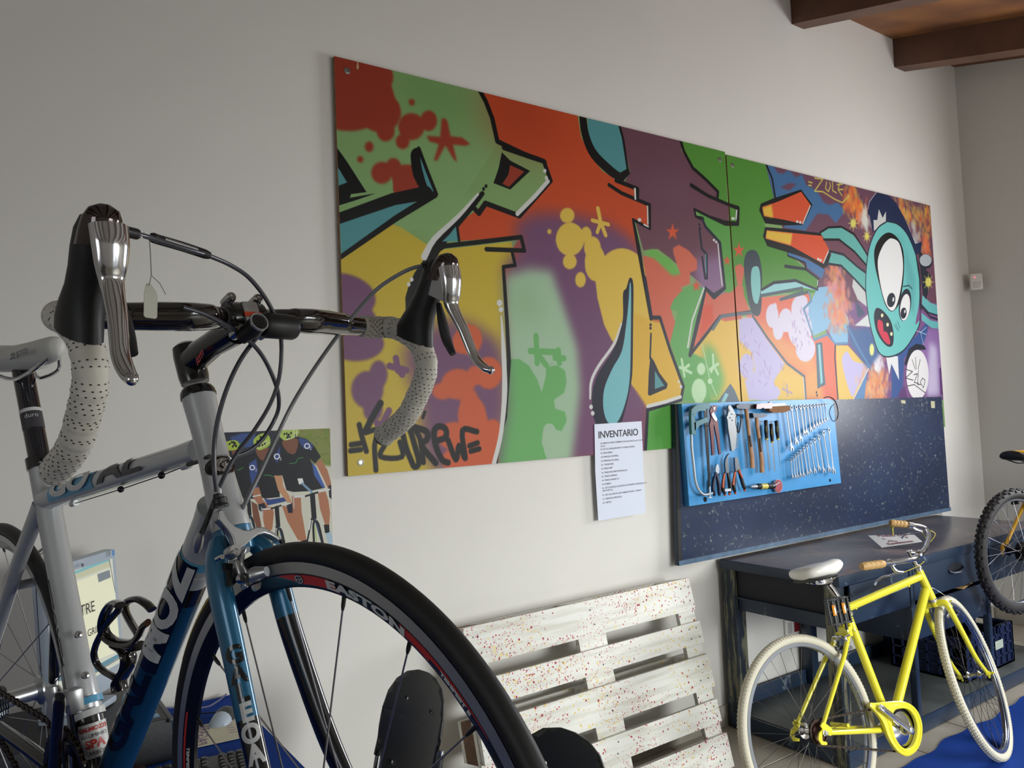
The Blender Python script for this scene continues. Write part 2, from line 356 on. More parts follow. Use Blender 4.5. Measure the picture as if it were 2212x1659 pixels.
# ------------------------------------------------------------------ painting: shapes rasterised from outlines into a colour map
class Canvas:
    """colour map of a flat surface; f maps outline points to map pixels"""
    def __init__(s, w, h, base, f): s.w, s.h = w, h; s.a = np.zeros((h, w, 3), np.float32); s.a[:] = base; s.f = f
    def blend(s, x0, y0, m, c):
        h, w = m.shape; r = s.a[y0:y0+h, x0:x0+w]; r += (np.array(c, np.float32)-r)*m[..., None]
    def blur(s, m, k):
        k = int(round(k))
        if k < 1: return m
        for _ in range(3):
            for ax in (0, 1):
                c = np.cumsum(np.pad(m, [(k+1, k) if i == ax else (0, 0) for i in (0, 1)], mode='edge'), axis=ax)
                n = m.shape[ax]; m = (np.take(c, range(2*k+1, 2*k+1+n), axis=ax)-np.take(c, range(0, n), axis=ax))/(2*k+1)
        return m
    def fill(s, pts, c, soft=0, sm=0, alpha=1.0, ss=2):
        P = s.f(np.array(pts, float))
        if sm: P = catmull(P, sm, True)
        pad = int(soft*3+3)
        x0 = int(max(0, math.floor(P[:, 0].min())-pad)); x1 = int(min(s.w, math.ceil(P[:, 0].max())+pad))
        y0 = int(max(0, math.floor(P[:, 1].min())-pad)); y1 = int(min(s.h, math.ceil(P[:, 1].max())+pad))
        if x1 <= x0 or y1 <= y0: return
        if soft: ss = 1
        W = (x1-x0)*ss; Hh = (y1-y0)*ss; m = np.zeros((Hh, W), np.float32)
        Q = (P-[x0, y0])*ss; ys = np.arange(Hh)+0.5
        A = Q; B_ = np.roll(Q, -1, 0)
        for r, y in enumerate(ys):
            k = (A[:, 1] <= y) != (B_[:, 1] <= y)
            if not k.any(): continue
            a = A[k]; b = B_[k]; xs = np.sort(a[:, 0]+(y-a[:, 1])/(b[:, 1]-a[:, 1])*(b[:, 0]-a[:, 0]))
            for i in range(0, len(xs)-1, 2):
                l = max(0, int(math.ceil(xs[i]-0.5))); e = min(W, int(math.ceil(xs[i+1]-0.5)))
                if e > l: m[r, l:e] = 1
        if ss > 1: m = m.reshape(y1-y0, ss, x1-x0, ss).mean((1, 3))
        if soft: m = s.blur(m, soft)
        s.blend(x0, y0, m*alpha, c)
    def stroke(s, pts, wd, c, sm=0, soft=0.7, alpha=1.0, taper=None):
        P = s.f(np.array(pts, float))
        if sm: P = catmull(P, sm)
        n = len(P)
        wv = np.full(n, wd/2.0) if taper is None else np.interp(np.linspace(0, 1, n), np.linspace(0, 1, len(taper)), taper)*wd/2
        pad = wd+4+soft*2
        x0 = int(max(0, P[:, 0].min()-pad)); x1 = int(min(s.w, P[:, 0].max()+pad)); y0 = int(max(0, P[:, 1].min()-pad)); y1 = int(min(s.h, P[:, 1].max()+pad))
        if x1 <= x0 or y1 <= y0: return
        X, Y = np.meshgrid(np.arange(x0, x1)+0.5, np.arange(y0, y1)+0.5); best = np.full(X.shape, 1e9, np.float32)
        if n == 1: best = np.hypot(X-P[0, 0], Y-P[0, 1])-wv[0]
        for i in range(n-1):
            a, b = P[i], P[i+1]; d = b-a; L = d@d+1e-9
            # local window only
            q = wd+4+soft*2
            u0 = int(max(0, min(a[0], b[0])-q-x0)); u1 = int(min(x1-x0, max(a[0], b[0])+q-x0)); v0 = int(max(0, min(a[1], b[1])-q-y0)); v1 = int(min(y1-y0, max(a[1], b[1])+q-y0))
            if u1 <= u0 or v1 <= v0: continue
            XX = X[v0:v1, u0:u1]; YY = Y[v0:v1, u0:u1]
            t = np.clip(((XX-a[0])*d[0]+(YY-a[1])*d[1])/L, 0, 1)
            dd = np.hypot(XX-a[0]-t*d[0], YY-a[1]-t*d[1])-(wv[i]+(wv[i+1]-wv[i])*t)
            best[v0:v1, u0:u1] = np.minimum(best[v0:v1, u0:u1], dd)
        s.blend(x0, y0, np.clip(0.5-best/(2*soft), 0, 1).astype(np.float32)*alpha, c)
    def ell(s, cx, cy, rx, ry, c, rot_=0, soft=0, n=36, alpha=1.0):
        t = np.linspace(0, 2*math.pi, n, endpoint=False); ca, sa = math.cos(rot_), math.sin(rot_)
        s.fill(np.stack([cx+rx*np.cos(t)*ca-ry*np.sin(t)*sa, cy+rx*np.cos(t)*sa+ry*np.sin(t)*ca], 1), c, soft, alpha=alpha)
    def image(s, name):
        im = bpy.data.images.new(name, s.w, s.h, alpha=False)
        px = np.ones((s.h, s.w, 4), np.float32); px[..., :3] = np.clip(s.a[::-1], 0, 1)
        im.pixels.foreach_set(px.ravel()); im.update(); im.pack()
        return im
def painted(name, im, rough=0.4, coat=0.0, emit=0, tint=None):
    m = bpy.data.materials.new(name); m.use_nodes = True; nt = m.node_tree; b = nt.nodes['Principled BSDF']
    t = nt.nodes.new('ShaderNodeTexImage'); t.image = im; t.extension = 'EXTEND'
    nt.links.new(t.outputs['Color'], b.inputs['Base Color']); b.inputs['Roughness'].default_value = rough; b.inputs['Coat Weight'].default_value = coat; b.inputs['Coat Roughness'].default_value = 0.12
    if emit:
        nt.links.new(t.outputs['Color'], b.inputs['Emission Color']); b.inputs['Emission Strength'].default_value = emit
        b.inputs['Base Color'].default_value = (0, 0, 0, 1)
    return m
def uv_map(o, fn):
    me = o.data; uv = me.uv_layers.new(name='UVMap'); l0 = np.array(root_loc(o))
    co = np.zeros(len(me.vertices)*3); me.vertices.foreach_get('co', co); co = co.reshape(-1, 3)+l0
    li = np.zeros(len(me.loops), int); me.loops.foreach_get('vertex_index', li)
    uv.data.foreach_set('uv', fn(co)[li].astype(np.float32).ravel())

# ------------------------------------------------------------------ mural
def PC(r, g, b, k=0.60):      # paint as seen under the wall's light -> reflectance, stored display-encoded
    o = []
    for v in (r, g, b):
        x = min(0.92, lin(v/255)/k); o.append(x*12.92 if x <= 0.0031308 else 1.055*x**(1/2.4)-0.055)
    return o
MY = WY-0.022
MX0, MX1, MZ0, MZ1 = 1.06, 5.36, 1.30, 2.92; RES = 590.0
def m_pix(P):
    out = []
    for x, y in P:
        w = ony(x, y, MY); out.append(((w[0]-MX0)*RES, (MZ1-w[2])*RES))
    return np.array(out)
K = Canvas(int((MX1-MX0)*RES), int((MZ1-MZ0)*RES), PC(112, 142, 88), m_pix)
def crop(ox, oy, s): return lambda *pts: [(ox+x/s, oy+y/s) for x, y in pts]
A = crop(700, 100, 3.606); Bc = crop(700, 540, 3.318); Cc = crop(1150, 200, 3.318); Dc = crop(1100, 600, 4.148)
Ec = crop(1540, 320, 4.254); Fc = crop(1540, 560, 4.254); Gc = crop(1700, 350, 3.253)
BK = PC(9, 8, 8); BK_GLARE = PC(26, 30, 42); RED = PC(134, 48, 32); ORG = PC(172, 64, 30); OR2 = PC(176, 78, 44); LG = PC(116, 148, 94); YEL = PC(172, 150, 46); PUR = PC(98, 64, 92)  # second black is lifted and bluish: board glare put into the paint
TEA = PC(72, 128, 132); GRN = PC(92, 150, 88); PGR = PC(140, 166, 138); DGR = PC(70, 122, 44); WHI = PC(182, 182, 180); LIL = PC(166, 158, 192); BLU = PC(62, 98, 142); SAL = PC(180, 88, 66)
YE2 = PC(190, 160, 66); LBL = PC(116, 158, 186); CY = PC(96, 158, 156)
# --- left board, grounds
K.fill(A((60, 50), (1200, 300), (1260, 430), (1310, 560), (1360, 750), (1000, 1300), (500, 1500), (60, 1400)), LG, soft=0)
K.fill(A((500, 120), (1200, 320), (1200, 620), (900, 700), (640, 420)), PC(96, 134, 74), soft=40, alpha=.7)
K.fill(Bc((100, -170), (300, -260), (560, -160), (800, 0), (1345, -60), (1372, 110), (1285, 120), (1310, 500), (1325, 800), (1300, 1200), (1240, 1560), (150, 1640)), YEL)
K.fill(A((560, 1180), (900, 1150), (1180, 1150), (1000, 1340), (840, 1500), (690, 1420), (560, 1350)), LG, soft=14)
K.fill(A((860, 1180), (1240, 1150), (1130, 1290), (880, 1560), (820, 1500)), LG, soft=4)
# orange field and its purple lower part
O1 = A((1222, 325), (1700, 440))+Cc((320, 140), (350, 320), (420, 460), (500, 560), (620, 640), (755, 690), (755, 770), (840, 800), (840, 970), (720, 910), (760, 1100), (860, 1640))+Dc((1280, 360), (1380, 380), (1580, 980), (1240, 1180), (1220, 1560))+Dc((600, 1660))+Bc((1240, 1560), (1310, 1200), (1330, 800), (1290, 120), (1372, 110), (1345, 0))+A((1530, 1480), (1060, 1515), (1040, 1390), (1260, 1215), (1520, 1320), (1765, 1050), (1715, 890), (1350, 740))
K.fill(O1, ORG)
K.fill(A((1225, 330), (1800, 470), (1800, 800), (1360, 720), (1300, 560)), PC(150, 52, 28), soft=50, alpha=.8)
K.fill(A((1480, 1400), (1600, 1310), (1800, 1290))+Cc((120, 860), (330, 880), (560, 940), (700, 1040), (760, 1110), (860, 1640))+Dc((1280, 360), (1240, 1600), (400, 1700))+Bc((1240, 1600), (1310, 1200), (1330, 800), (1290, 120))+A((1500, 1600), (1540, 1480), (1480, 1480)), PUR, soft=16)
K.fill(Bc((1300, 180), (1480, 130), (1640, 150))+Dc((400, 0), (470, 200), (610, 620), (640, 1000), (560, 1660), (-30, 1760))+Bc((1260, 1560), (1310, 1100)), PGR, soft=12)
K.fill(Dc((0, 100), (200, 60), (330, 250), (300, 420), (0, 380)), PC(124, 158, 116), soft=20, alpha=.6)
K.fill(Bc((1325, 780), (1400, 780), (1470, 830), (1530, 930), (1560, 1020), (1590, 900), (1590, 850), (1659, 790))+Dc((330, 800), (430, 780), (500, 830), (515, 930), (490, 1030), (400, 1090), (410, 1170), (500, 1200), (515, 1280), (470, 1370), (410, 1360), (380, 1310), (310, 1330), (290, 1480), (330, 1560), (350, 1640), (-20, 1680))+Bc((1235, 1545), (1300, 1200)), GRN, sm=0, soft=1)
K.fill(Bc((1580, 1260), (1640, 1250), (1670, 1330), (1680, 1480), (1610, 1510), (1570, 1400)), PGR, sm=6)
for q in (Dc((240, 520), (250, 760)), Dc((190, 655), (440, 665)), Dc((270, 700), (330, 780)), Dc((440, 650), (450, 760)), Dc((410, 715), (490, 720))): K.stroke(q, 16, GRN, soft=1.5)
# left: purple on yellow
for c_ in ((60, 350, 310, 190), (230, 670, 200, 125), (390, 890, 65, 100), (310, 1000, 115, 135), (350, 1140, 70, 90), (180, 560, 210, 210)):
    p = Bc((c_[0], c_[1]))[0]; K.ell(p[0], p[1], c_[2]/3.318, c_[3]/3.318, PUR, soft=1.5)
for q in (Bc((515, 775), (530, 860)), Bc((470, 830), (590, 860)), Bc((530, 850), (560, 890)), Bc((465, 1150), (420, 1240)), Bc((380, 1240), (440, 1260))): K.stroke(q, 15, PUR, soft=1.5)
K.fill(Bc((620, 640), (760, 560), (900, 480), (1090, 540), (1240, 640), (1290, 780), (1310, 1100), (1240, 1580), (800, 1600), (690, 1400), (700, 1180), (600, 900), (560, 740)), PUR, soft=16)
for c_ in ((1035, 640, 100, 110), (980, 660, 60, 80), (1180, 880, 95, 115), (1080, 900, 60, 70), (960, 960, 120, 110), (850, 1010, 75, 60), (1060, 1180, 100, 130), (1100, 1360, 150, 150), (930, 1330, 120, 100), (1010, 1500, 170, 100), (1210, 1290, 60, 80), (1130, 1500, 120, 80)):
    p = Bc((c_[0], c_[1]))[0]; K.ell(p[0], p[1], c_[2]/3.318, c_[3]/3.318, OR2, soft=1.5)
K.fill(Bc((980, 1050), (1080, 1000), (1170, 1200), (1220, 1400), (1215, 1570), (850, 1590), (960, 1300)), OR2, soft=2)
# yellow blobs on purple
for c_ in ((250, 880, 52, 55), (270, 1050, 102, 120), (268, 1210, 50, 55), (385, 1020, 40, 60), (430, 1110, 60, 80), (450, 1220, 75, 130), (345, 1340, 38, 55), (122, 995, 15, 18), (640, 1300, 170, 185)):
    p = Cc((c_[0], c_[1]))[0]; K.ell(p[0], p[1], c_[2]/3.318, c_[3]/3.318, YE2, soft=1)
K.fill(Cc((450, 1330), (520, 1180), (640, 1118), (740, 1150), (790, 1200), (850, 1590))+Dc((1280, 360), (1270, 560), (1290, 1180), (1100, 960), (1000, 640), (920, 560), (850, 420), (790, 180)), YE2, sm=0, soft=1)
K.fill(Dc((1100, 300), (1280, 380), (1380, 400), (1570, 980), (1540, 1090), (1240, 1170), (1100, 950)), PC(188, 150, 50), soft=3)
K.stroke(Cc((470, 830), (490, 930), (525, 1020)), 13, YE2); K.stroke(Cc((430, 915), (545, 945)), 11, YE2); K.stroke(Cc((490, 930), (465, 1000)), 11, YE2)
# orange shapes on green, upper left
for c_ in ((200, 380, 330, 280), (440, 520, 160, 150), (480, 660, 70, 80), (350, 240, 190, 150), (680, 625, 102, 105), (815, 580, 65, 80), (612, 740, 54, 60), (683, 435, 24, 26), (352, 782, 34, 40), (282, 880, 24, 26), (450, 985, 82, 85), (540, 940, 60, 70), (640, 1010, 110, 90)):
    p = A((c_[0], c_[1]))[0]; K.ell(p[0], p[1], c_[2]/3.606, c_[3]/3.606, RED, soft=1.5)
K.fill(A((60, 60), (480, 160), (490, 185), (470, 220), (520, 300), (560, 420), (590, 460), (400, 600), (60, 640)), RED, soft=1.5)
K.fill(A((530, 990), (700, 920), (790, 1130), (545, 1190)), RED, soft=1)
K.fill(A((935, 555), (960, 580), (985, 700), (1075, 710), (1140, 760), (1100, 775), (1005, 765), (1035, 900), (1010, 880), (945, 770), (880, 890), (855, 890), (895, 760), (820, 740), (800, 695), (840, 700), (905, 705), (915, 570)), RED, soft=1.5)
# teal wedges and black outlines of the first letter
K.fill(A((60, 860), (100, 930), (190, 1060), (60, 1100)), TEA); K.fill(A((120, 1345), (760, 1180), (600, 1290), (130, 1640)), TEA)
K.fill(A((730, 790), (870, 1150), (800, 1150), (730, 1000)), TEA)
K.fill(A((95, 780), (180, 900), (330, 1135), (210, 1150), (200, 1180), (310, 1160), (400, 1145), (240, 1200), (110, 1240), (100, 1090), (180, 1060), (95, 920)), BK)
K.stroke(A((115, 1340), (540, 1190), (800, 1140)), 22, BK, taper=(1, 1.2, 1.4)); K.stroke(A((130, 1640), (560, 1340), (860, 1155)), 12, BK, taper=(.8, 1.1, 1.3))
K.stroke(A((735, 800), (712, 850), (735, 1000), (800, 1150)), 17, BK, sm=5, taper=(.4, 1.4, 1.6, 1)); K.stroke(A((738, 795), (800, 960), (875, 1150)), 9, BK)
K.stroke(A((1195, 310), (1260, 430), (1310, 560), (1350, 740), (1560, 840), (1712, 895), (1765, 1045), (1520, 1320), (1258, 1222), (1205, 1300), (1150, 1240)), 13, BK, sm=0)
K.stroke(A((1400, 790), (1600, 860), (1720, 900)), 12, BK)
K.stroke(A((1235, 1145), (1150, 1240), (1000, 1410), (880, 1560), (850, 1610)), 18, BK, sm=4, taper=(.6, 1, 1.2, 1.4, 1.4)); K.fill(A((900, 1530), (960, 1560), (900, 1600))+Bc((820, 0), (740, 120), (715, 300), (690, 380), (640, 400), (585, 440), (583, 340), (605, 260), (650, 160), (720, 60), (790, -20)), BK)
K.stroke(A((1200, 1150), (1050, 1320), (860, 1500), (780, 1640)), 10, WHI, sm=3, taper=(.6, 1, 1.3, 1.6))
K.stroke(A((1745, 1050), (1640, 1170), (1505, 1305)), 11, WHI); K.ell(*A((1720, 970))[0], 3.5, 4.5, WHI); K.ell(*A((1732, 1025))[0], 3.5, 4.5, WHI)
K.fill(A((1385, 825), (1450, 890), (1605, 970), (1450, 1115), (1320, 1065), (1360, 950)), BK); K.fill(A((1450, 925), (1560, 975), (1440, 1095), (1390, 1070), (1435, 1000)), RED)
K.ell(*A((1262, 1088))[0], 3, 4, BK); K.ell(*A((1243, 1110))[0], 3, 4, BK)
K.fill(A((1035, 1390), (1050, 1515), (920, 1520), (980, 1460)), TEA); K.stroke(A((1035, 1390), (1052, 1515)), 7, BK)
K.stroke(A((890, 1560), (1200, 1525), (1535, 1485), (1560, 1590), (1265, 1580)), 11, BK); K.stroke(Bc((1345, 0), (1370, 108), (1285, 120), (1310, 500), (1325, 800), (1300, 1200), (1250, 1380), (1235, 1545)), 9, BK, taper=(1, 1, 1, 1.2, 1.3, 1, .7, .7))
K.stroke(Bc((1270, 470), (1285, 700), (1295, 1000), (1270, 1300), (1215, 1540)), 12, WHI, sm=4, taper=(.3, 1, 1.3, 1, 1)); K.ell(*Bc((1258, 378))[0], 6, 7, WHI); K.ell(*Bc((1268, 425))[0], 5, 6, WHI)
K.ell(*Bc((628, 210))[0], 4, 5, WHI); K.ell(*Bc((607, 245))[0], 4, 5, WHI)
# tag at lower left: K2 CREW between pairs of dashes
for q, w_ in ((((195, 1393), (258, 1384)), 11), (((190, 1437), (262, 1428)), 11), (((252, 1250), (270, 1330), (303, 1440)), 11), (((405, 1095), (350, 1190), (295, 1300)), 14), (((300, 1305), (385, 1290), (362, 1400), (372, 1575)), 11),
              (((440, 1385), (405, 1478), (558, 1480), (543, 1375)), 11), (((560, 1300), (590, 1420), (618, 1490), (648, 1552), (680, 1520), (650, 1400), (620, 1300), (600, 1260)), 13), (((650, 1280), (690, 1360), (712, 1520)), 12), (((650, 1268), (735, 1300), (738, 1355), (700, 1400), (800, 1525)), 14),
              (((795, 1370), (870, 1340), (870, 1280), (820, 1262), (788, 1300), (800, 1400), (845, 1500), (888, 1522)), 14), (((888, 1360), (945, 1500), (968, 1400), (1012, 1490), (992, 1292), (1095, 1300)), 13), (((1042, 1402), (1100, 1380)), 12), (((1052, 1440), (1112, 1423)), 12), (((722, 1160), (708, 1200)), 7)):
    K.stroke(Bc(*q), w_, BK, sm=4, soft=1.6)
K.stroke(A((262, 100), (262, 170)), 3, PC(170, 150, 110)); K.stroke(A((262, 150), (262, 170)), 5, PC(170, 150, 110))
# --- second letter: teal eye shape, purple body, steps
K.fill(Cc((395, 150), (620, 225), (650, 320), (685, 560), (630, 620), (480, 500), (400, 300)), TEA)
PU1 = Cc((630, 225), (1060, 340), (1070, 420), (1150, 540), (1240, 620), (1330, 710), (1330, 770), (1475, 825), (1470, 940), (1400, 935), (1160, 830), (1170, 890), (1220, 910), (1240, 960), (1345, 1080), (1380, 1400), (1300, 1460), (1240, 1400), (1200, 1360), (900, 1120), (795, 1130), (740, 930), (840, 970), (840, 800), (755, 770), (755, 690), (660, 640), (700, 570))
K.fill(PU1, PC(92, 58, 70)); K.fill(Cc((1150, 1200), (1400, 1150), (1420, 1480), (1200, 1480)), PC(124, 96, 132), soft=14, alpha=.8)
K.fill(Cc((740, 600), (1100, 560), (1150, 800), (760, 700)), PC(98, 66, 84), soft=30, alpha=.5)
# green field between
G1 = Cc((1060, 340), (1385, 425), (1400, 800), (1475, 825), (1475, 940), (1415, 940), (1440, 1200), (1460, 1659), (1300, 1600), (1240, 1400), (1300, 1460), (1380, 1400), (1345, 1080), (1240, 960), (1220, 910), (1170, 890), (1160, 830), (1400, 935), (1470, 940), (1470, 825), (1330, 770), (1330, 710), (1240, 620), (1150, 540))
K.fill(Cc((1060, 340), (1385, 425), (1398, 800), (1330, 770), (1335, 710), (1240, 620), (1130, 500)), DGR)
K.fill(Cc((1160, 835), (1280, 900), (1410, 940), (1460, 1640), (1380, 1480), (1380, 1400), (1345, 1080), (1240, 960), (1218, 905)), PC(76, 134, 60))
# right board ground
K.fill(Ec((115, 30), (485, 150), (560, 440), (560, 470), (440, 520), (480, 720), (480, 850), (680, 960), (960, 1200), (960, 1330), (440, 1330), (290, 1480), (200, 1400), (150, 700)), DGR)
K.fill(Ec((485, 150), (1010, 270), (2000, 520), (2080, 1500), (2100, 1616), (1000, 1616), (960, 1200), (700, 950), (560, 460)), PC(92, 58, 74))
K.fill(Fc((1000, 400), (2080, 400), (2130, 1290), (1150, 1290)), PC(104, 70, 112))
K.fill(Ec((485, 150), (560, 160), (640, 230), (700, 200), (760, 270), (820, 240), (860, 340), (940, 380), (1000, 460), (1070, 520), (1150, 500), (1210, 580), (1130, 690), (1060, 610), (960, 600), (890, 700), (850, 760), (660, 730), (560, 450)), PC(56, 92, 132), soft=2)
K.fill(Ec((620, 360), (700, 320), (770, 330), (700, 390)), PC(92, 58, 74), soft=2); K.fill(Ec((560, 170), (640, 180), (660, 230), (600, 230)), PC(92, 58, 74), soft=2)
K.fill(Ec((1010, 430), (1070, 470), (1060, 520), (1000, 480)), PC(92, 58, 74), soft=2)
# lower salmon / yellow / lilac zone
K.fill(Cc((790, 1170), (870, 1180), (960, 1260), (1000, 1300), (1060, 1300), (1010, 1150), (1010, 1110), (1050, 1090), (1120, 1130), (1180, 1200), (1180, 1270), (1130, 1290), (1130, 1370), (1060, 1400), (1110, 1430), (1160, 1460), (1160, 1530), (1090, 1560), (1040, 1500), (1000, 1510), (1000, 1580), (1030, 1659))+Dc((1500, 380), (1490, 480), (1430, 600), (1360, 380), (1280, 350)), SAL, soft=1)
K.fill(Dc((1440, 590), (1510, 300), (1440, 280), (1470, 200), (1560, 100), (1640, 60), (1760, 100), (1600, 640), (1870, 400), (1920, 500), (1900, 1120), (1560, 1100), (1570, 980)), PC(84, 142, 74), soft=1)
K.fill(Cc((990, 1330), (1240, 1380), (1200, 1500), (1130, 1659), (1030, 1659)), PC(84, 142, 74), soft=3, alpha=.0)
K.fill(Dc((1240, 1190), (1480, 1110), (1480, 1560), (1220, 1560)), PC(74, 138, 58))
K.fill(Dc((1760, 110), (1840, 180), (1940, 130), (2100, 150), (2160, 300), (1890, 350), (1610, 680)), SAL)
K.fill(Dc((1740, 250), (1850, 240), (1830, 400), (1700, 560)), PC(184, 66, 40), soft=6)
K.fill(Dc((1640, 670), (1890, 345), (2080, 340), (2160, 1120), (1880, 1120), (1900, 800)), PC(192, 156, 62), soft=2)
K.fill(Fc((0, 640), (80, 530), (200, 520), (370, 540), (680, 960), (840, 1080), (850, 1290), (40, 1290), (100, 1160)), PC(196, 160, 66), soft=1)
K.fill(Fc((280, 480), (420, 500), (440, 350), (890, 310), (900, 360), (840, 450), (930, 740), (1050, 690), (1130, 780), (1150, 1290), (840, 1290), (840, 1080), (660, 950)), PC(194, 92, 68))
K.fill(Fc((330, 520), (660, 950), (840, 1060), (940, 1060), (960, 880), (700, 760), (520, 640)), PC(202, 130, 74), soft=16)
K.fill(Fc((840, 1060), (960, 980), (1020, 1290), (850, 1290)), PC(198, 136, 72), soft=10)
K.fill(Fc((960, 260), (1100, 240), (1250, 560), (1240, 770), (1120, 770), (1050, 640), (930, 700), (840, 450), (910, 370)), LBL)
K.fill(Fc((1130, 790), (1240, 790), (1430, 1000), (1290, 1290), (1150, 1290)), PC(200, 164, 80)); K.fill(Fc((1210, 860), (1240, 850), (1290, 930), (1380, 960), (1430, 1000), (1330, 1170), (1280, 1260), (1220, 1100), (1185, 930)), LIL, sm=4, soft=1)
K.fill(Fc((235, 540), (370, 530), (500, 740), (660, 960), (560, 1120), (600, 1290), (330, 1290), (290, 1110), (390, 1060), (360, 860), (240, 740)), LIL, soft=2)
for c_ in ((310, 980, 65, 115), (190, 1000, 60, 105), (440, 1120, 120, 110), (480, 1220, 140, 80)):
    p = Fc((c_[0], c_[1]))[0]; K.ell(p[0], p[1], c_[2]/4.254, c_[3]/4.254, LIL, soft=1)
for c_ in ((545, 520, 58, 110), (600, 640, 50, 100), (670, 560, 65, 110), (800, 460, 80, 130), (800, 640, 110, 170), (850, 820, 90, 120), (570, 430, 18, 30), (820, 380, 50, 50)):
    p = Fc((c_[0], c_[1]))[0]; K.ell(p[0], p[1], c_[2]/4.254, c_[3]/4.254, PC(186, 180, 208), soft=1)
for _ in range(46):    # worn brush marks where the lilac lets the purple through
    x = 240+430*rng.rand(); y = 560+600*rng.rand()
    if (x-240)*1.25 > (y-420): continue
    p = Fc((x, y), (x+rng.randn()*14, y+20+rng.rand()*45)); K.stroke(p, 2+3*rng.rand(), PC(140, 112, 150), soft=2, alpha=.6)
for _ in range(26):
    x = 720+180*rng.rand(); y = 420+400*rng.rand(); p = Fc((x, y), (x+rng.randn()*12, y+20+rng.rand()*35)); K.stroke(p, 2+3*rng.rand(), PC(130, 100, 150), soft=2, alpha=.6)
K.fill(Fc((80, 520), (0, 640), (-60, 720), (-20, 1290), (40, 1290), (160, 1140), (240, 1290), (255, 1290), (200, 520)), PC(194, 158, 60), soft=1)
K.fill(Fc((-80, 760), (20, 830), (110, 1100), (60, 1290), (-100, 1290)), PC(94, 150, 80), soft=12)
# stars and dots in the green
for q in (Dc((1545, 730), (1570, 880)), Dc((1530, 800), (1630, 850)), Dc((1560, 820), (1610, 780)), Dc((1825, 690), (1830, 780), (1870, 860)), Dc((1800, 820), (1870, 770)), Dc((1830, 790), (1810, 840))): K.stroke(q, 9, PC(160, 190, 150), soft=1.5)
K.ell(*Dc((1720, 815))[0], 9, 13, PC(160, 190, 150), soft=1); K.ell(*Dc((1700, 1010))[0], 16, 26, PC(160, 190, 150), soft=1); K.ell(*Dc((1800, 925))[0], 5, 6, PC(170, 200, 160)); K.stroke(Dc((1730, 600), (1800, 920), (1860, 1060)), 4, PC(150, 182, 140), soft=1.5)
K.fill(Dc((1650, 1050), (1750, 1050), (1730, 1120), (1670, 1120)), PC(160, 190, 150), soft=1)
for cx, cy, r_ in ((1005, 1000, 34), (1480, 1130, 30), (1395, 1205, 20), (1175, 1385, 24)):
    p = Cc((cx, cy))[0]; r2 = r_/3.318
    pts = [(p[0]+(r2*1.5 if k % 2 == 0 else r2*.6)*math.sin(k*math.pi/5), p[1]-(r2*2.0 if k % 2 == 0 else r2*.7)*math.cos(k*math.pi/5)) for k in range(10)]
    K.fill(pts, PC(184, 74, 44), soft=1)
K.fill(Cc((1450, 1250), (1490, 1228), (1520, 1260), (1500, 1400), (1520, 1500), (1500, 1620), (1380, 1640), (1300, 1600), (1400, 1460), (1470, 1380)), SAL, soft=1)
K.fill(Fc((210, 60), (250, 45), (285, 80), (275, 170), (240, 200), (280, 260), (290, 400), (270, 480), (0, 520), (0, 350), (150, 320), (230, 240)), SAL, soft=1)
K.fill(Cc((800, 1150), (860, 1120), (990, 1190), (1060, 1300), (1000, 1310), (880, 1190)), PC(92, 150, 66), soft=4)
# outlines of the middle letters
K.stroke(Cc((358, 140), (380, 300), (440, 440), (560, 560), (640, 610)), 24, BK, sm=5, taper=(1, 1.1, 1.2, 1.2, .9)); K.stroke(Cc((620, 222), (650, 330), (685, 560), (630, 610)), 8, BK); K.fill(Cc((600, 590), (690, 540), (700, 580), (650, 635)), BK)
K.stroke(Cc((600, 630), (755, 690), (752, 765)), 12, BK); K.stroke(Cc((550, 662), (640, 720), (745, 765), (840, 805), (842, 975), (722, 910), (760, 1110), (810, 1400), (850, 1620)), 11, BK, taper=(1, 1, 1, 1, .8, .8, 1.3, 1, 1))
K.stroke(Dc((1215, 0), (1250, 200), (1275, 355), (1350, 355), (1440, 640), (1560, 970), (1540, 1090), (1240, 1180), (1220, 1560)), 11, BK_GLARE)
K.stroke(Dc((1535, 1065), (1400, 1110), (1240, 1150)), 10, WHI); K.stroke(Cc((735, 690), (738, 760)), 7, WHI); K.stroke(Cc((825, 815), (828, 940)), 5, WHI); K.stroke(Cc((800, 945), (830, 960)), 5, WHI); K.ell(*Cc((768, 912))[0], 4, 4, WHI)
K.ell(*Dc((1267, 420))[0], 2.6, 3.4, BK_GLARE); K.ell(*Dc((1266, 450))[0], 2.6, 3.4, BK_GLARE); K.stroke(Dc((1270, 500), (1266, 620), (1262, 720)), 6, BK_GLARE)
K.fill(Dc((1265, 700), (1300, 750), (1345, 850), (1420, 950), (1410, 990), (1260, 1055), (1243, 1045), (1250, 850)), BK_GLARE); K.fill(Dc((1305, 830), (1340, 890), (1390, 965), (1305, 995)), TEA)
K.ell(*Dc((1520, 930))[0], 2.5, 3, WHI); K.ell(*Dc((1538, 975))[0], 3, 4, WHI)
# teardrop
K.fill(Dc((1080, 0), (1112, 60), (1110, 400), (1105, 800), (1090, 950), (1040, 1180), (980, 1320), (790, 1320), (745, 1150), (750, 1000), (800, 850), (930, 650), (990, 480), (1020, 350), (1020, 140), (1050, 90)), BK_GLARE, sm=4)
K.fill(Dc((1080, 50), (1092, 100), (1090, 500), (1080, 900), (1040, 1120), (970, 1290), (890, 1300), (845, 1180), (850, 1000), (920, 820), (1010, 650), (1050, 400), (1070, 200)), PC(104, 162, 168), sm=4)
K.stroke(Dc((1005, 410), (940, 590), (800, 790), (735, 930), (725, 1080)), 9, WHI, sm=4, taper=(.6, 1, 1, 1, .7)); K.ell(*Dc((733, 1155))[0], 4, 5, WHI); K.ell(*Dc((748, 1212))[0], 4, 5, WHI)
